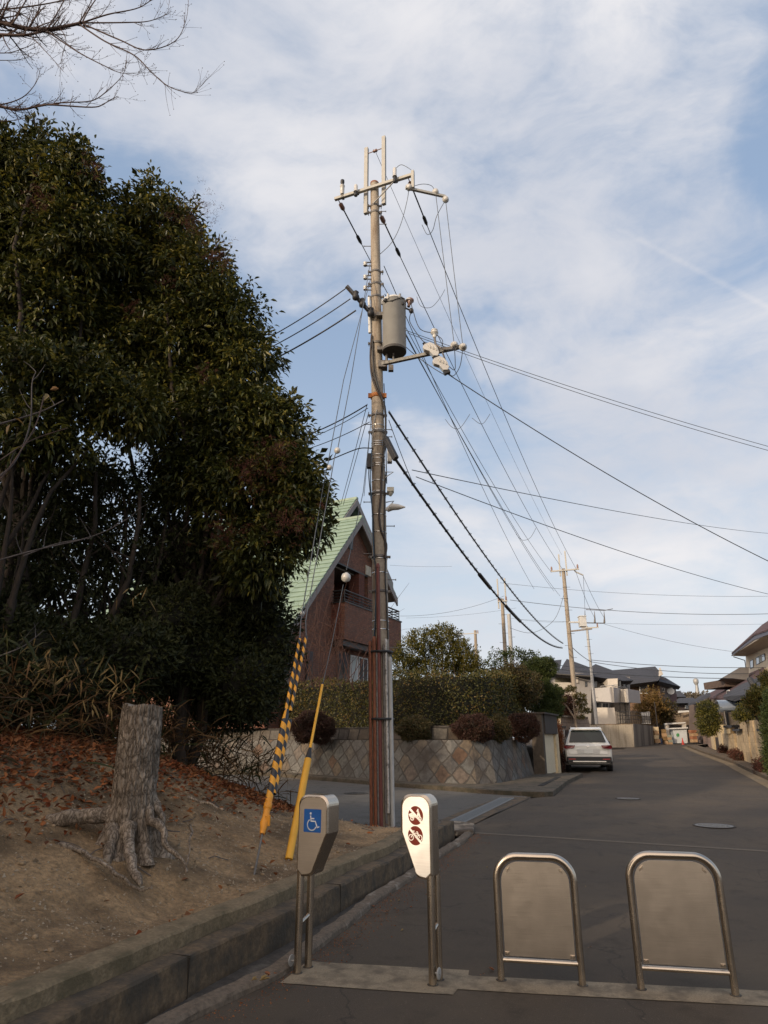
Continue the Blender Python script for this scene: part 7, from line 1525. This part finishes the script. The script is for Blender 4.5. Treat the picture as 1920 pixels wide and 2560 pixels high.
# ================================================================ the stump
def stump():
    c = Vector((atY(330, 2060, 6.5).x, 6.5, 0)); zb = bank(c.x, c.y) - .12; zt = atY(345, 1765, 6.5).z; Ht = zt - zb
    e = thing('tree_stump', 'tall pale grey tree stump with cracked bark and exposed spreading roots on the bank', 'tree stump', (c.x, c.y, zb))
    na, nz = 150, 90; vs = []; fs = []
    lob = [(.2, .5), (1.3, .35), (2.6, .45), (3.9, .6), (4.75, .5), (5.6, .45)]
    for i in range(nz + 1):
        t = i / nz; z = zb + Ht * t; lean = -.03 * t
        for j in range(na):
            a = 2 * math.pi * j / na; r = .178 + .03 * (1 - t); fl = max(0, .42 - t) / .42
            for la, lw in lob: r += .20 * fl ** 2.2 * math.exp(-((math.atan2(math.sin(a - la), math.cos(a - la)) / .28) ** 2)) * lw * 2
            # hollows at the foot, towards the viewer
            for ha, hz, hw, hd in ((4.35, .15, .16, .10), (5.15, .13, .22, .13), (3.7, .10, .14, .06)): r -= hd * math.exp(-((math.atan2(math.sin(a - ha), math.cos(a - ha)) / hw) ** 2) - ((t - hz) / .085) ** 2)
            x_, y_ = math.cos(a), math.sin(a)
            rg = MN.noise(Vector((x_ * 9, y_ * 9, z * 3.0))) ; rg2 = abs(MN.noise(Vector((x_ * 15 + 4, y_ * 15, z * 6.5)))); rg3 = MN.noise(Vector((x_ * 2, y_ * 2, z * 1.5)))
            r += .010 * rg3 + .007 * rg - .020 * max(0, .22 - rg2) / .22 + .004 * MN.noise(Vector((x_ * 30, y_ * 30, z * 22)))
            vs.append((c.x + lean + r * x_, c.y + r * y_, z + (.030 * MN.noise(Vector((x_ * 2.5, y_ * 2.5, 9))) if i == nz else 0)))
    for i in range(nz):
        for j in range(na): j2 = (j + 1) % na; fs.append((i * na + j, i * na + j2, (i + 1) * na + j2, (i + 1) * na + j))
    mb = MB(); mb.add(vs, fs, 0, True)
    m, nt, N, L, Bn = nodes('stump_bark'); tc = N.new('ShaderNodeTexCoord'); mp = N.new('ShaderNodeMapping'); mp.inputs['Scale'].default_value = (1, 1, .36); L.new(tc.outputs['Object'], mp.inputs[0])
    vo = N.new('ShaderNodeTexVoronoi'); vo.feature = 'DISTANCE_TO_EDGE'; vo.inputs['Scale'].default_value = 24
    nn = N.new('ShaderNodeTexNoise'); nn.inputs['Scale'].default_value = 14; nn.inputs['Detail'].default_value = 6; L.new(mp.outputs[0], nn.inputs['Vector']); va = N.new('ShaderNodeVectorMath'); va.operation = 'MULTIPLY_ADD'; va.inputs[1].default_value = (.16, .16, .10); L.new(nn.outputs['Color'], va.inputs[0]); L.new(mp.outputs[0], va.inputs[2]); L.new(va.outputs[0], vo.inputs['Vector'])
    r1 = N.new('ShaderNodeValToRGB'); setramp(r1, [(0, (.07, .050, .034)), (.05, (.16, .125, .092)), (.22, (.29, .235, .18)), (1, (.36, .30, .235))]); L.new(vo.outputs[0], r1.inputs[0])
    n2 = N.new('ShaderNodeTexNoise'); n2.inputs['Scale'].default_value = 5; n2.inputs['Detail'].default_value = 7; L.new(tc.outputs['Object'], n2.inputs['Vector']); mr = N.new('ShaderNodeMapRange'); mr.inputs[1].default_value = .35; mr.inputs[2].default_value = .7; mr.inputs[3].default_value = .6; mr.inputs[4].default_value = 1.25; L.new(n2.outputs['Fac'], mr.inputs[0])
    mu = N.new('ShaderNodeMix'); mu.data_type = 'RGBA'; mu.blend_type = 'MULTIPLY'; mu.inputs[0].default_value = 1; L.new(r1.outputs[0], mu.inputs[6]); L.new(mr.outputs[0], mu.inputs[7]); L.new(mu.outputs[2], Bn.inputs['Base Color']); Bn.inputs['Roughness'].default_value = .95
    bp = N.new('ShaderNodeBump'); bp.inputs['Distance'].default_value = .02; L.new(vo.outputs[0], bp.inputs['Height']); L.new(bp.outputs[0], Bn.inputs['Normal']); MAT['stump_bark'] = m
    mb.build('trunk', m, e)
    mb = MB(); tp = vs[-na:]; cc = Vector((c.x - .03, c.y, zt - .008)); mb.add([cc] + tp, [(0, 1 + j, 1 + (j + 1) % na) for j in range(na)], 0); mb.build('cut_top', mat('cut_wood', (.20, .165, .125), .95, .3, 40, bump=.004), e)
    def root(pxs, r0, r1, bump_=.035):
        pts = []
        for k, (px, py, Y) in enumerate(pxs): pts.append(atY(px, py, Y))
        sm = smoothpts(pts, 8); n_ = len(sm); sm = [p + Vector([MN.noise(p * 9 + Vector((k_, 0, 0))) * bump_ for k_ in range(3)]) for p in sm]
        rs = [(r0 + (r1 - r0) * i / (n_ - 1)) * (1 + .18 * MN.noise(sm[i] * 14) * 1.6) for i in range(n_)]; mb = MB(); mb.tube(sm, rs, 12); mb.build('root', m, e)
    root([(320, 2030, 6.45), (230, 2040, 6.4), (150, 2050, 6.4), (60, 2062, 6.5)], .085, .045)
    root([(290, 2060, 6.35), (275, 2110, 6.2), (268, 2170, 6.05)], .07, .03); root([(325, 2060, 6.3), (320, 2120, 6.15), (335, 2190, 5.9), (350, 2215, 5.85)], .06, .018)
    root([(365, 2030, 6.42), (395, 2070, 6.3), (435, 2125, 6.18), (475, 2180, 6.05)], .045, .010); root([(375, 1985, 6.6), (402, 2035, 6.5), (418, 2090, 6.4)], .045, .015)
    root([(140, 2112, 6.05), (200, 2120, 6.0), (270, 2165, 5.85), (330, 2210, 5.75), (380, 2225, 5.7)], .022, .008); root([(470, 1995, 6.7), (520, 2005, 6.7), (560, 2030, 6.6)], .014, .008); root([(468, 2060, 6.3), (478, 2100, 6.2), (470, 2160, 6.05)], .014, .007); root([(60, 2330, 4.9), (130, 2355, 4.8), (150, 2358, 4.78)], .012, .006)
stump()
# dry thin twigs over the thicket
for i, (pts, Y) in enumerate((([(0, 1400), (90, 1375), (200, 1350), (270, 1325), (330, 1290)], 8.0), ([(60, 1390), (140, 1360), (230, 1345)], 8.1), ([(0, 1640), (60, 1615), (110, 1575)], 8), ([(0, 1190), (40, 1150), (75, 1060), (80, 960), (90, 930)], 6.5), ([(0, 1060), (100, 1030), (160, 1000)], 6.6))):
    p = smoothpts([atY(a, b, Y) for a, b in pts]); mb = MB(); mb.tube(p, [.012 * (1 - .7 * k / len(p)) for k in range(len(p))], 5)
    for k in range(4, len(p), 5): limb(mb, p[k], p[k] + Vector((rng.uniform(-.2, .3), 0, rng.uniform(.1, .35))), .005, .002, .1, 3, 4)
    tag(mb.build('dry_branch', M_TWIGG), ['longest pale dry branch arching up over the dark thicket at the left', 'short pale dry branch just under the longest arching one', 'dry branch lowest at the left edge near the drooping straw leaves', 'dry branch rising steeply at the left edge beside the big-leaved sprig', 'dry branch crossing level through the big-leaved sprig'][i], 'branch', 'pale dry branches at the left')
# near sprig with big leaves
e = thing('leafy_sprig', 'sprig of larger yellow-green leaves close to the camera at the left edge', 'branch', atY(40, 1180, 5.5)); pts = []
mb = MB(); p = smoothpts([atY(0, 1200, 5.2), atY(50, 1130, 5.3), (atY(90, 1060, 5.4)), atY(110, 990, 5.5)]); mb.tube(p, .006, 5); q2 = smoothpts([atY(0, 1150, 5.2), atY(80, 1100, 5.4), atY(170, 1070, 5.5)]); mb.tube(q2, .005, 5); mb.build('stem', M_TWIG, e)
lp = []; ld = []
for (px, py) in ((5, 1040), (15, 1030), (25, 1060), (35, 1045), (8, 1075), (120, 985), (125, 975), (160, 1060), (170, 1050), (150, 1070), (90, 1110), (85, 1010), (60, 1120), (180, 1070)): lp.append(atY(px, py, 5.4)); ld.append((rng.uniform(-.6, 1), rng.uniform(-.4, .2), rng.uniform(-.5, .4)))
leaves('foliage', np.array(lp), np.array(ld), upn(len(lp), .4), np.full(len(lp), .11), np.full(len(lp), .042), leafmat('sprig_leaf', [(.10, .11, .02), (.16, .15, .03), (.22, .12, .05)], .45, .3), e)

# ================================================================ bare tree over the top left corner
def baretree():
    base = (-7.2, 5.0, bank(-7.2, 5.0)); e = thing('bare_tree', 'leafless winter tree whose fine twigs reach over the top left corner', 'tree', base); mb = MB()
    Y0 = 6.6
    hub = atY(-330, 60, Y0 - .2); hub2 = atY(-300, 300, Y0 - .2); fk = Vector((-7.0, 5.2, 5.5))
    limb(mb, base, fk, .20, .14, .03, 8, 12); limb(mb, fk, hub, .11, .06, .05, 8, 10); limb(mb, fk, hub2, .08, .05, .05, 8, 10); mb.build('trunk', M_BARK, e)
    W_ = lambda px, py, y=0: atY(px, py, Y0 + y)
    def br(pts, r0, r1, twigs=0, tl=.5, Yo=0, lv=2, cnt=1.0):
        p = smoothpts([W_(a, b, Yo) for a, b in pts], 6); n = len(p); mb.tube(p, [r0 + (r1 - r0) * i / (n - 1) for i in range(n)], 6 if r0 > .012 else 5)
        sub(p, r0, r1, tl, lv, cnt)
    def sub(p, r0, r1, tl, lv, cnt=1.0):
        if lv == 0: return
        n = len(p); L = sum((p[i + 1] - p[i]).length for i in range(n - 1)); k = max(1, int(L / (.115 if lv > 1 else .07) * cnt))
        for _ in range(k):
            i = min(n - 2, int(n * rng.uniform(.15, 1))); d = (p[i + 1] - p[i]).normalized(); s_ = Vector((rng.normal(0, .7), rng.normal(0, .6), rng.normal(0, .6))); l = tl * rng.uniform(.35, 1.0)
            a = p[i]; dd_ = (d + s_ * .8).normalized(); q = [a]
            for j in range(5): dd_ = (dd_ + Vector((0, 0, .10)) + Vector(rng.normal(0, .10, 3))).normalized(); a = a + dd_ * l / 5; q.append(a)
            rr = max(.0022, (r0 + (r1 - r0) * i / n) * .45); mb.tube(q, [rr * (1 - .6 * j / 5) for j in range(6)], 4, cap=False, sm=False)
            mb.sph(q[-1], .0065, 4, 3)
            sub(q, rr, rr * .4, tl * .45, lv - 1)
    for grp in range(3):
        mb = MB()
        if grp == 0:
            br([(-330, 60), (-60, 52), (0, 56), (70, 72), (130, 72), (205, 57)], .045, .022, lv=2, tl=.6); br([(-300, 110), (-40, 88), (60, 88), (130, 72)], .03, .014, lv=2, tl=.5)
            br([(205, 57), (270, 36), (350, 18), (400, -20)], .014, .004, lv=2, tl=.45); br([(205, 57), (320, 56), (375, 52), (425, 32)], .012, .003, lv=2, tl=.4)
            br([(208, 60), (300, 100), (365, 125), (437, 103), (465, 50), (472, -10)], .012, .002, lv=1, tl=.3); br([(200, 62), (262, 103), (335, 138), (378, 180), (420, 215), (470, 232), (490, 228), (516, 198)], .012, .002, lv=1, tl=.45)
        if grp == 1:
            br([(110, 72), (190, 127), (262, 165), (306, 183), (350, 182)], .011, .002, lv=2, tl=.35); br([(75, 88), (123, 138), (160, 180)], .008, .002, lv=1, tl=.35)
            br([(205, 57), (225, 20), (260, -30)], .011, .006, lv=2); br([(40, 40), (60, 10), (90, -40)], .012, .006, lv=2); br([(-40, 20), (40, 30), (90, 60), (150, 110)], .010, .003, lv=2); br([(-60, 30), (60, 18), (160, 0), (240, -30)], .014, .006, lv=2)
            br([(120, 70), (150, 20), (180, -40)], .010, .006, lv=2); br([(150, 70), (165, 100), (155, 140), (158, 165)], .006, .002, lv=1); br([(-40, 130), (20, 132), (60, 120), (95, 105)], .008, .003, lv=2, tl=.4)
        if grp == 2:
            br([(-300, 300), (-60, 255), (0, 266), (40, 274), (72, 271), (116, 262), (230, 268), (262, 258), (294, 240)], .026, .003, lv=2, tl=.38); br([(70, 271), (150, 257), (228, 252), (270, 225), (306, 188), (318, 150)], .011, .002, lv=1, tl=.4)
            br([(-60, 265), (0, 262), (55, 244), (88, 210), (99, 180)], .012, .002, lv=2, tl=.3); br([(-60, 300), (0, 303), (40, 300), (74, 292)], .008, .002, lv=2, tl=.3); br([(-40, 150), (40, 150), (80, 140)], .007, .002, lv=2, tl=.3)
        mb.build('branches', M_TWIG, e)
baretree()

# ================================================================ evergreen trees on the bank beside and behind the camera
BK_ = 'evergreen trees continuing along the bank beside the camera'
proto = None
for i, (x, y, s, hh) in enumerate(((-8.2, -.6, 1.0, 0), (-9.4, -4.6, 1.1, 0), (-10.5, 3.4, 1.1, 0), (-12.0, -9.0, 1.2, 0), (-9.2, 14.2, .92, 0), (-7.0, 16.2, .8, 0), (-12.5, 12.0, 1.1, 0))):
    if i < 3 or True:
        z = .5; bl = []
        for k in range(9):
            a = k * 2.4; rr_0 = 1.0 + .5 * (k % 3); bl.append((np.array([x + math.cos(a) * rr_0 * s, y + math.sin(a) * rr_0 * s, z + (2.2 + .62 * k) * s]), np.array([1.25, 1.25, 1.05]) * s))
        e = thing('evergreen_tree', ('evergreen tree further along the bank beside the camera' if i < 4 else 'dark evergreen tree standing behind the large crowns'), 'tree', (x, y, z), BK_ if i < 4 else 'evergreen trees behind the large crowns'); mb = MB(); limb(mb, (x, y, z - .4), (x, y, z + 5 * s), .16, .06, .03)
        for c, r in bl[::2]: limb(mb, (x, y, z + 2 * s), c, .05, .02)
        mb.build('trunk', M_BARK, e); Pp, Dd = crown_cloud(bl, 75, (.5, 1.02), 10, .2, cut=lambda p: nobeam(p, .48)); n = len(Pp); ln = rng.uniform(.16, .26, n); quads_leaf('crown', Pp, Dd, upn(n), ln, ln * .5, L_EVERD, e)

# ================================================================ hedge and garden
def hedge():
    e = thing('hedge', 'long tall clipped evergreen hedge above the stone wall', 'hedge', (1, 23, 2.0)); pth = resample([Vector(p) for p in [(-17, 37), (-10.5, 33.4), (-2.6, 27.4), (1.1, 23.6), (2.3, 22.8), (3.3, 23.3), (4.5, 25.6), (6.2, 29.2)]], .5)
    for _ in range(4): pth = [pth[0]] + [(pth[i - 1] + pth[i] * 2 + pth[i + 1]) / 4 for i in range(1, len(pth) - 1)] + [pth[-1]]
    pts = resample(pth, .12); ns = pnormals(pts); Pp = []; core = []
    for p, nrm in zip(pts, ns):
        if p.x < -14: continue
        top = 3.72 + .12 * math.sin(p.x * 1.7) + .1 * MN.noise(Vector((p.x, p.y, 0)))
        if p.x > 3.2: top += .12 * (p.x - 3.2)
        for _ in range(105):
            t = rng.random(); q = rng.random()
            if q < .78: z = 1.95 + (top - 1.95) * t; o = -.0 - .10 * rng.random() + .12 * MN.noise(Vector((p.x * 1.5, z * 1.5, 1)))
            else: z = top + rng.normal(0, .06); o = rng.uniform(0, .7)
            Pp.append((p.x + nrm.x * o + rng.normal(0, .05), p.y + nrm.y * o + rng.normal(0, .05), z))
    Pp = np.array(Pp); n = len(Pp); quads_leaf('foliage', Pp, rdirs(n) + np.array([0, -.3, .2]), rdirs(n), rng.uniform(.07, .12, n), rng.uniform(.04, .06, n), L_HEDGE, e)
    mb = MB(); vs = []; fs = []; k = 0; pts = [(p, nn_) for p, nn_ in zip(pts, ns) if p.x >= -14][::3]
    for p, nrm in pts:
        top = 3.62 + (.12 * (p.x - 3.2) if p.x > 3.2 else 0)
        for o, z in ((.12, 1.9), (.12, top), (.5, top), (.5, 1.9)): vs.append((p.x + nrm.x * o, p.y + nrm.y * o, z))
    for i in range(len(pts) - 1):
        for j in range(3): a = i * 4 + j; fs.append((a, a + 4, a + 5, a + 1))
    mb.add(vs, fs); mb.build('shade_core', mat('core', (.012, .012, .007), 1.0, .4, 8), e)  # near-black hull stands for the shaded inside of the hedge
hedge()
SG = 'round clipped shrubs on top of the stone wall'
for px, py, rx, ry, Y, lm, lb in ((782, 1818, 52, 36, 24.4, L_MAROON, 'dark maroon round shrub on the wall, left of the pole'), (1035, 1824, 40, 28, 22.2, L_OLIVE, 'olive round shrub on the wall just right of the pole'), (1183, 1822, 47, 32, 21.7, L_MAROON, 'largest maroon round shrub on the wall, right of the olive one'),
                              (1247, 1822, 26, 26, 22.2, L_OLIVE, 'small brownish round shrub near the wall corner'), (1308, 1818, 36, 30, 23.6, L_MAROON, 'dark shrub at the right end of the wall by the garage')):
    bush('round_shrub', lb, 'shrub', [B(px, py, rx, ry, Y)], 3.5, .05, .026, lm, SG, cl=6, spread=.04, shell=(.93, 1.03))
tree('garden_tree', 'spreading garden tree with pale crooked branches and yellow-green leaves behind the hedge', 'tree', (2.2, 27.5, 2),
     [B(1030, 1640, 45, 45, 27.5), B(1060, 1605, 45, 30, 27.5), B(1100, 1590, 35, 28, 27.5), B(1010, 1670, 40, 40, 27.5), B(1120, 1640, 45, 40, 27.5), B(1160, 1650, 40, 45, 27.5), B(1175, 1690, 45, 40, 27.5), B(1080, 1680, 60, 40, 27.5), B(1135, 1590, 16, 24, 27.5)], 1.15, .10, .05, L_GARD, .13, M_BARKL, spread=.12, auto=True, big=False)
tree('sunlit_leaves', 'sunlit right side of the garden tree, added as a clump of yellow leaves', 'bush', (4.6, 27, 2), [B(1158, 1625, 16, 26, 27), B(1178, 1655, 20, 26, 27), B(1120, 1580, 10, 18, 27)], 1.0, .08, .045, L_YEL, .04, M_BARKL, spread=.1, auto=True, big=False)  # sunlight on the garden tree's right side put into yellow leaf colour
tree('sparse_tree', 'thin garden tree with small rounded leaf pads around the two pale poles', 'tree', (6.6, 32, 2), [B(1240, 1640, 22, 14, 32), B(1225, 1665, 18, 12, 32), B(1285, 1635, 26, 16, 32), B(1310, 1650, 22, 12, 32), B(1330, 1640, 18, 12, 32), B(1265, 1660, 18, 16, 32), B(1345, 1658, 14, 10, 32)], .9, .10, .06, L_PINE, .06, M_BARKL, spread=.12, auto=True, big=False, fork=.55)
bush('garden_shrub', 'brown-tinged loose shrub rising behind the hedge to the left of the topiary', 'shrub', [B(1260, 1710, 60, 40, 28), B(1310, 1720, 40, 40, 28), B(1290, 1690, 30, 26, 28)], 1.6, .08, .04, L_OLIVE, None)
TG = [B(1355, 1672, 36, 26, 30), B(1340, 1720, 40, 24, 29.6), B(1375, 1735, 32, 20, 29.8), B(1350, 1760, 36, 20, 29.6), B(1378, 1775, 28, 22, 29.4), B(1368, 1795, 24, 18, 29.0), B(1335, 1690, 34, 30, 30)]
tree('topiary_tree', 'cloud-pruned green topiary tree beside the garage roof', 'tree', (8.0, 30, 1.8), TG, 3.0, .07, .03, L_PINE, .09, M_BARKL, spread=.05, auto=True, big=False, shell=(.85, 1.03), core=1.5)
tree('cloud_pine', 'small cloud-pruned tree with flat dark pads behind the pole at the white car', 'tree', (12.0, 36, 2), [B(1395, 1728, 18, 7, 36), B(1425, 1722, 14, 6, 36), B(1450, 1742, 16, 8, 36), B(1455, 1757, 14, 9, 36), B(1460, 1776, 18, 7, 36), B(1400, 1750, 16, 8, 36), B(1452, 1792, 12, 4, 36)], 2.0, .07, .035, L_HEDGE, .09, M_BARKL, spread=.04, auto=True, big=False, shell=(.6, 1.03))
bush('red_bush', 'red-brown bush behind the pink block wall', 'bush', [B(1415, 1762, 26, 28, 37), B(1412, 1780, 24, 18, 37)], 1.5, .08, .04, L_BRWN, None, core=False, shell=(.2, 1.05))
bush('rust_bush', 'narrow rust-orange bush beside the garage pillar', 'bush', [B(1391, 1835, 10, 26, 28.6), B(1393, 1860, 10, 22, 28.6)], 2.5, .06, .03, L_RUST, None)
bush('dark_bush', 'dark brown low growth under the rust-orange bush', 'bush', [B(1396, 1900, 12, 30, 28.8)], 2, .06, .03, L_MAROON, None)
tree('orange_tree', 'autumn-orange tree in front of the brown house', 'tree', (25, 70, 1.6), [B(1630, 1745, 24, 22, 70), B(1612, 1770, 26, 24, 70), B(1648, 1765, 22, 24, 70), B(1625, 1790, 26, 18, 70)], 1.1, .2, .12, L_ORNG, .12, M_BARKL, spread=.25, auto=True, big=False, shell=(.2, 1.05))
tree('green_tree', 'dull green tree just right of the orange tree', 'tree', (28, 70, 1.6), [B(1672, 1775, 20, 24, 70), B(1660, 1795, 18, 16, 70)], 1.1, .2, .12, L_OLIVE, .1, M_BARKL, spread=.25, auto=True, big=False, shell=(.2, 1.05))
bush('hedge_tree', 'rounded yellow-green hedge tree over the pink block wall on the right', 'bush', [B(1772, 1800, 26, 30, 40), B(1768, 1772, 22, 16, 40), B(1772, 1822, 22, 14, 40)], 2.2, .09, .05, L_GARD, None)
bush('garden_bush', 'yellow-green bush behind the carport posts on the right', 'bush', [B(1862, 1778, 16, 16, 30), B(1846, 1790, 12, 10, 30), B(1872, 1792, 16, 10, 30)], 2.2, .08, .04, L_GARD, None)
tree('dark_pine', 'dark brown-green pine hanging over the beige wall on the right', 'tree', (16.6, 27.5, 1.2), [B(1893, 1738, 24, 22, 27), B(1918, 1700, 20, 18, 27), B(1893, 1768, 26, 18, 27), B(1925, 1755, 24, 36, 27), B(1915, 1785, 18, 12, 27), B(1872, 1755, 14, 10, 27)], 2.2, .09, .035, L_HEDGE, .1, M_BARK, spread=.09, auto=True, big=False, shell=(.4, 1.03), core=1)
bush('conifer', 'tall green conifer column at the right edge in front of the wall', 'tree', [B(1934, 1830, 16, 60, 22.5), B(1932, 1770, 12, 40, 22.5), B(1938, 1900, 16, 50, 22.5)], 3, .06, .03, L_PINE, None)
for px, py, lb in ((1812, 1898, 'low brown shrub at the foot of the pale gate pillar'), (1838, 1895, 'low brown shrub at the foot of the dark gap in the right wall'), (1850, 1905, 'low brown shrub at the foot of the first pilaster'), (1905, 1915, 'low brown shrub near the right edge below the wall'), (1918, 1930, 'low brown shrub at the right edge, nearest of its row')):
    q = rp(px, py, -.25); bush('rock_shrub', lb, 'shrub', [(np.array([q.x, q.y, zr(q.y) + .28]), np.array([.24, .24, .26]))], 2.5, .06, .035, L_BRWN, 'low dark shrubs along the foot of the right wall')
# weeds and wild bits at the kerb foot by the pole
wx, wy = U(-.6, .9, 500), U(11.8, 13.4, 500); wz = np.array([max(bank(a, b), zr(b)) for a, b in zip(wx, wy)]); dd = rng.normal(0, .5, (500, 3)); dd[:, 2] = 1
tag(quads_leaf('weeds', np.stack([wx, wy, wz], 1), dd, rdirs(500), U(.02, .07, 500), U(.004, .01, 500), L_OLIVE), 'short sparse weeds at the foot of the main pole', 'weeds', kind='stuff')
# bare brown brush in front of the house and behind the striped guards
mb = MB()
for _ in range(46):
    a = atY(rng.uniform(690, 900), rng.uniform(1690, 1730), rng.uniform(22.8, 25)); limb(mb, a, a + Vector((rng.normal(0, 1.1), rng.normal(0, .4), rng.uniform(1.2, 3.6))), .014, .004, .12, 5, 4)
    for k in range(2): b = a + Vector((rng.normal(0, .6), 0, rng.uniform(.8, 2))); limb(mb, b, b + Vector((rng.normal(0, .9), rng.normal(0, .3), rng.uniform(.2, 1.2))), .008, .003, .1, 4, 3)
tag(mb.build('bare_shrub', mat('red_twig', (.07, .032, .022), .9, .3, 10)), 'leafless reddish brush in front of the brick house', 'shrub', kind='stuff')
# wooded ridge and mast far away
e = thing('radio_mast', 'distant slender lattice mast with a broad head above the far treeline', 'mast', atY(1742, 1742, 240)); mb = MB(); mb.tube([atY(1745, 1745, 240), atY(1741, 1705, 240)], [.8, .4], 6); mb.build('shaft', M_GALV, e); mb = MB(); mb.lathe(atY(1741, 1712, 240), (0, 0, 1), [(.5, 0), (.9, .8), (.9, 1.8), (.4, 2.2)], 12); mb.build('head', M_GALV, e)
rb = [B(px, 1752 + (i % 3) * 2, 14, 14, 200, 6) for i, px in enumerate(range(1680, 1800, 9))]; Pp, Dd = crown_cloud(rb, 6, (.2, 1.05), 8, .5); n = len(Pp)
tag(quads_leaf('far_wood', Pp, Dd, rdirs(n), U(.6, 1.2, n), U(.4, .7, n), leafmat('far_leaf', [(.09, .08, .06), (.14, .12, .09)], .9, .1)), 'low bare-looking wood on the ridge beyond the last houses', 'wood', kind='stuff')
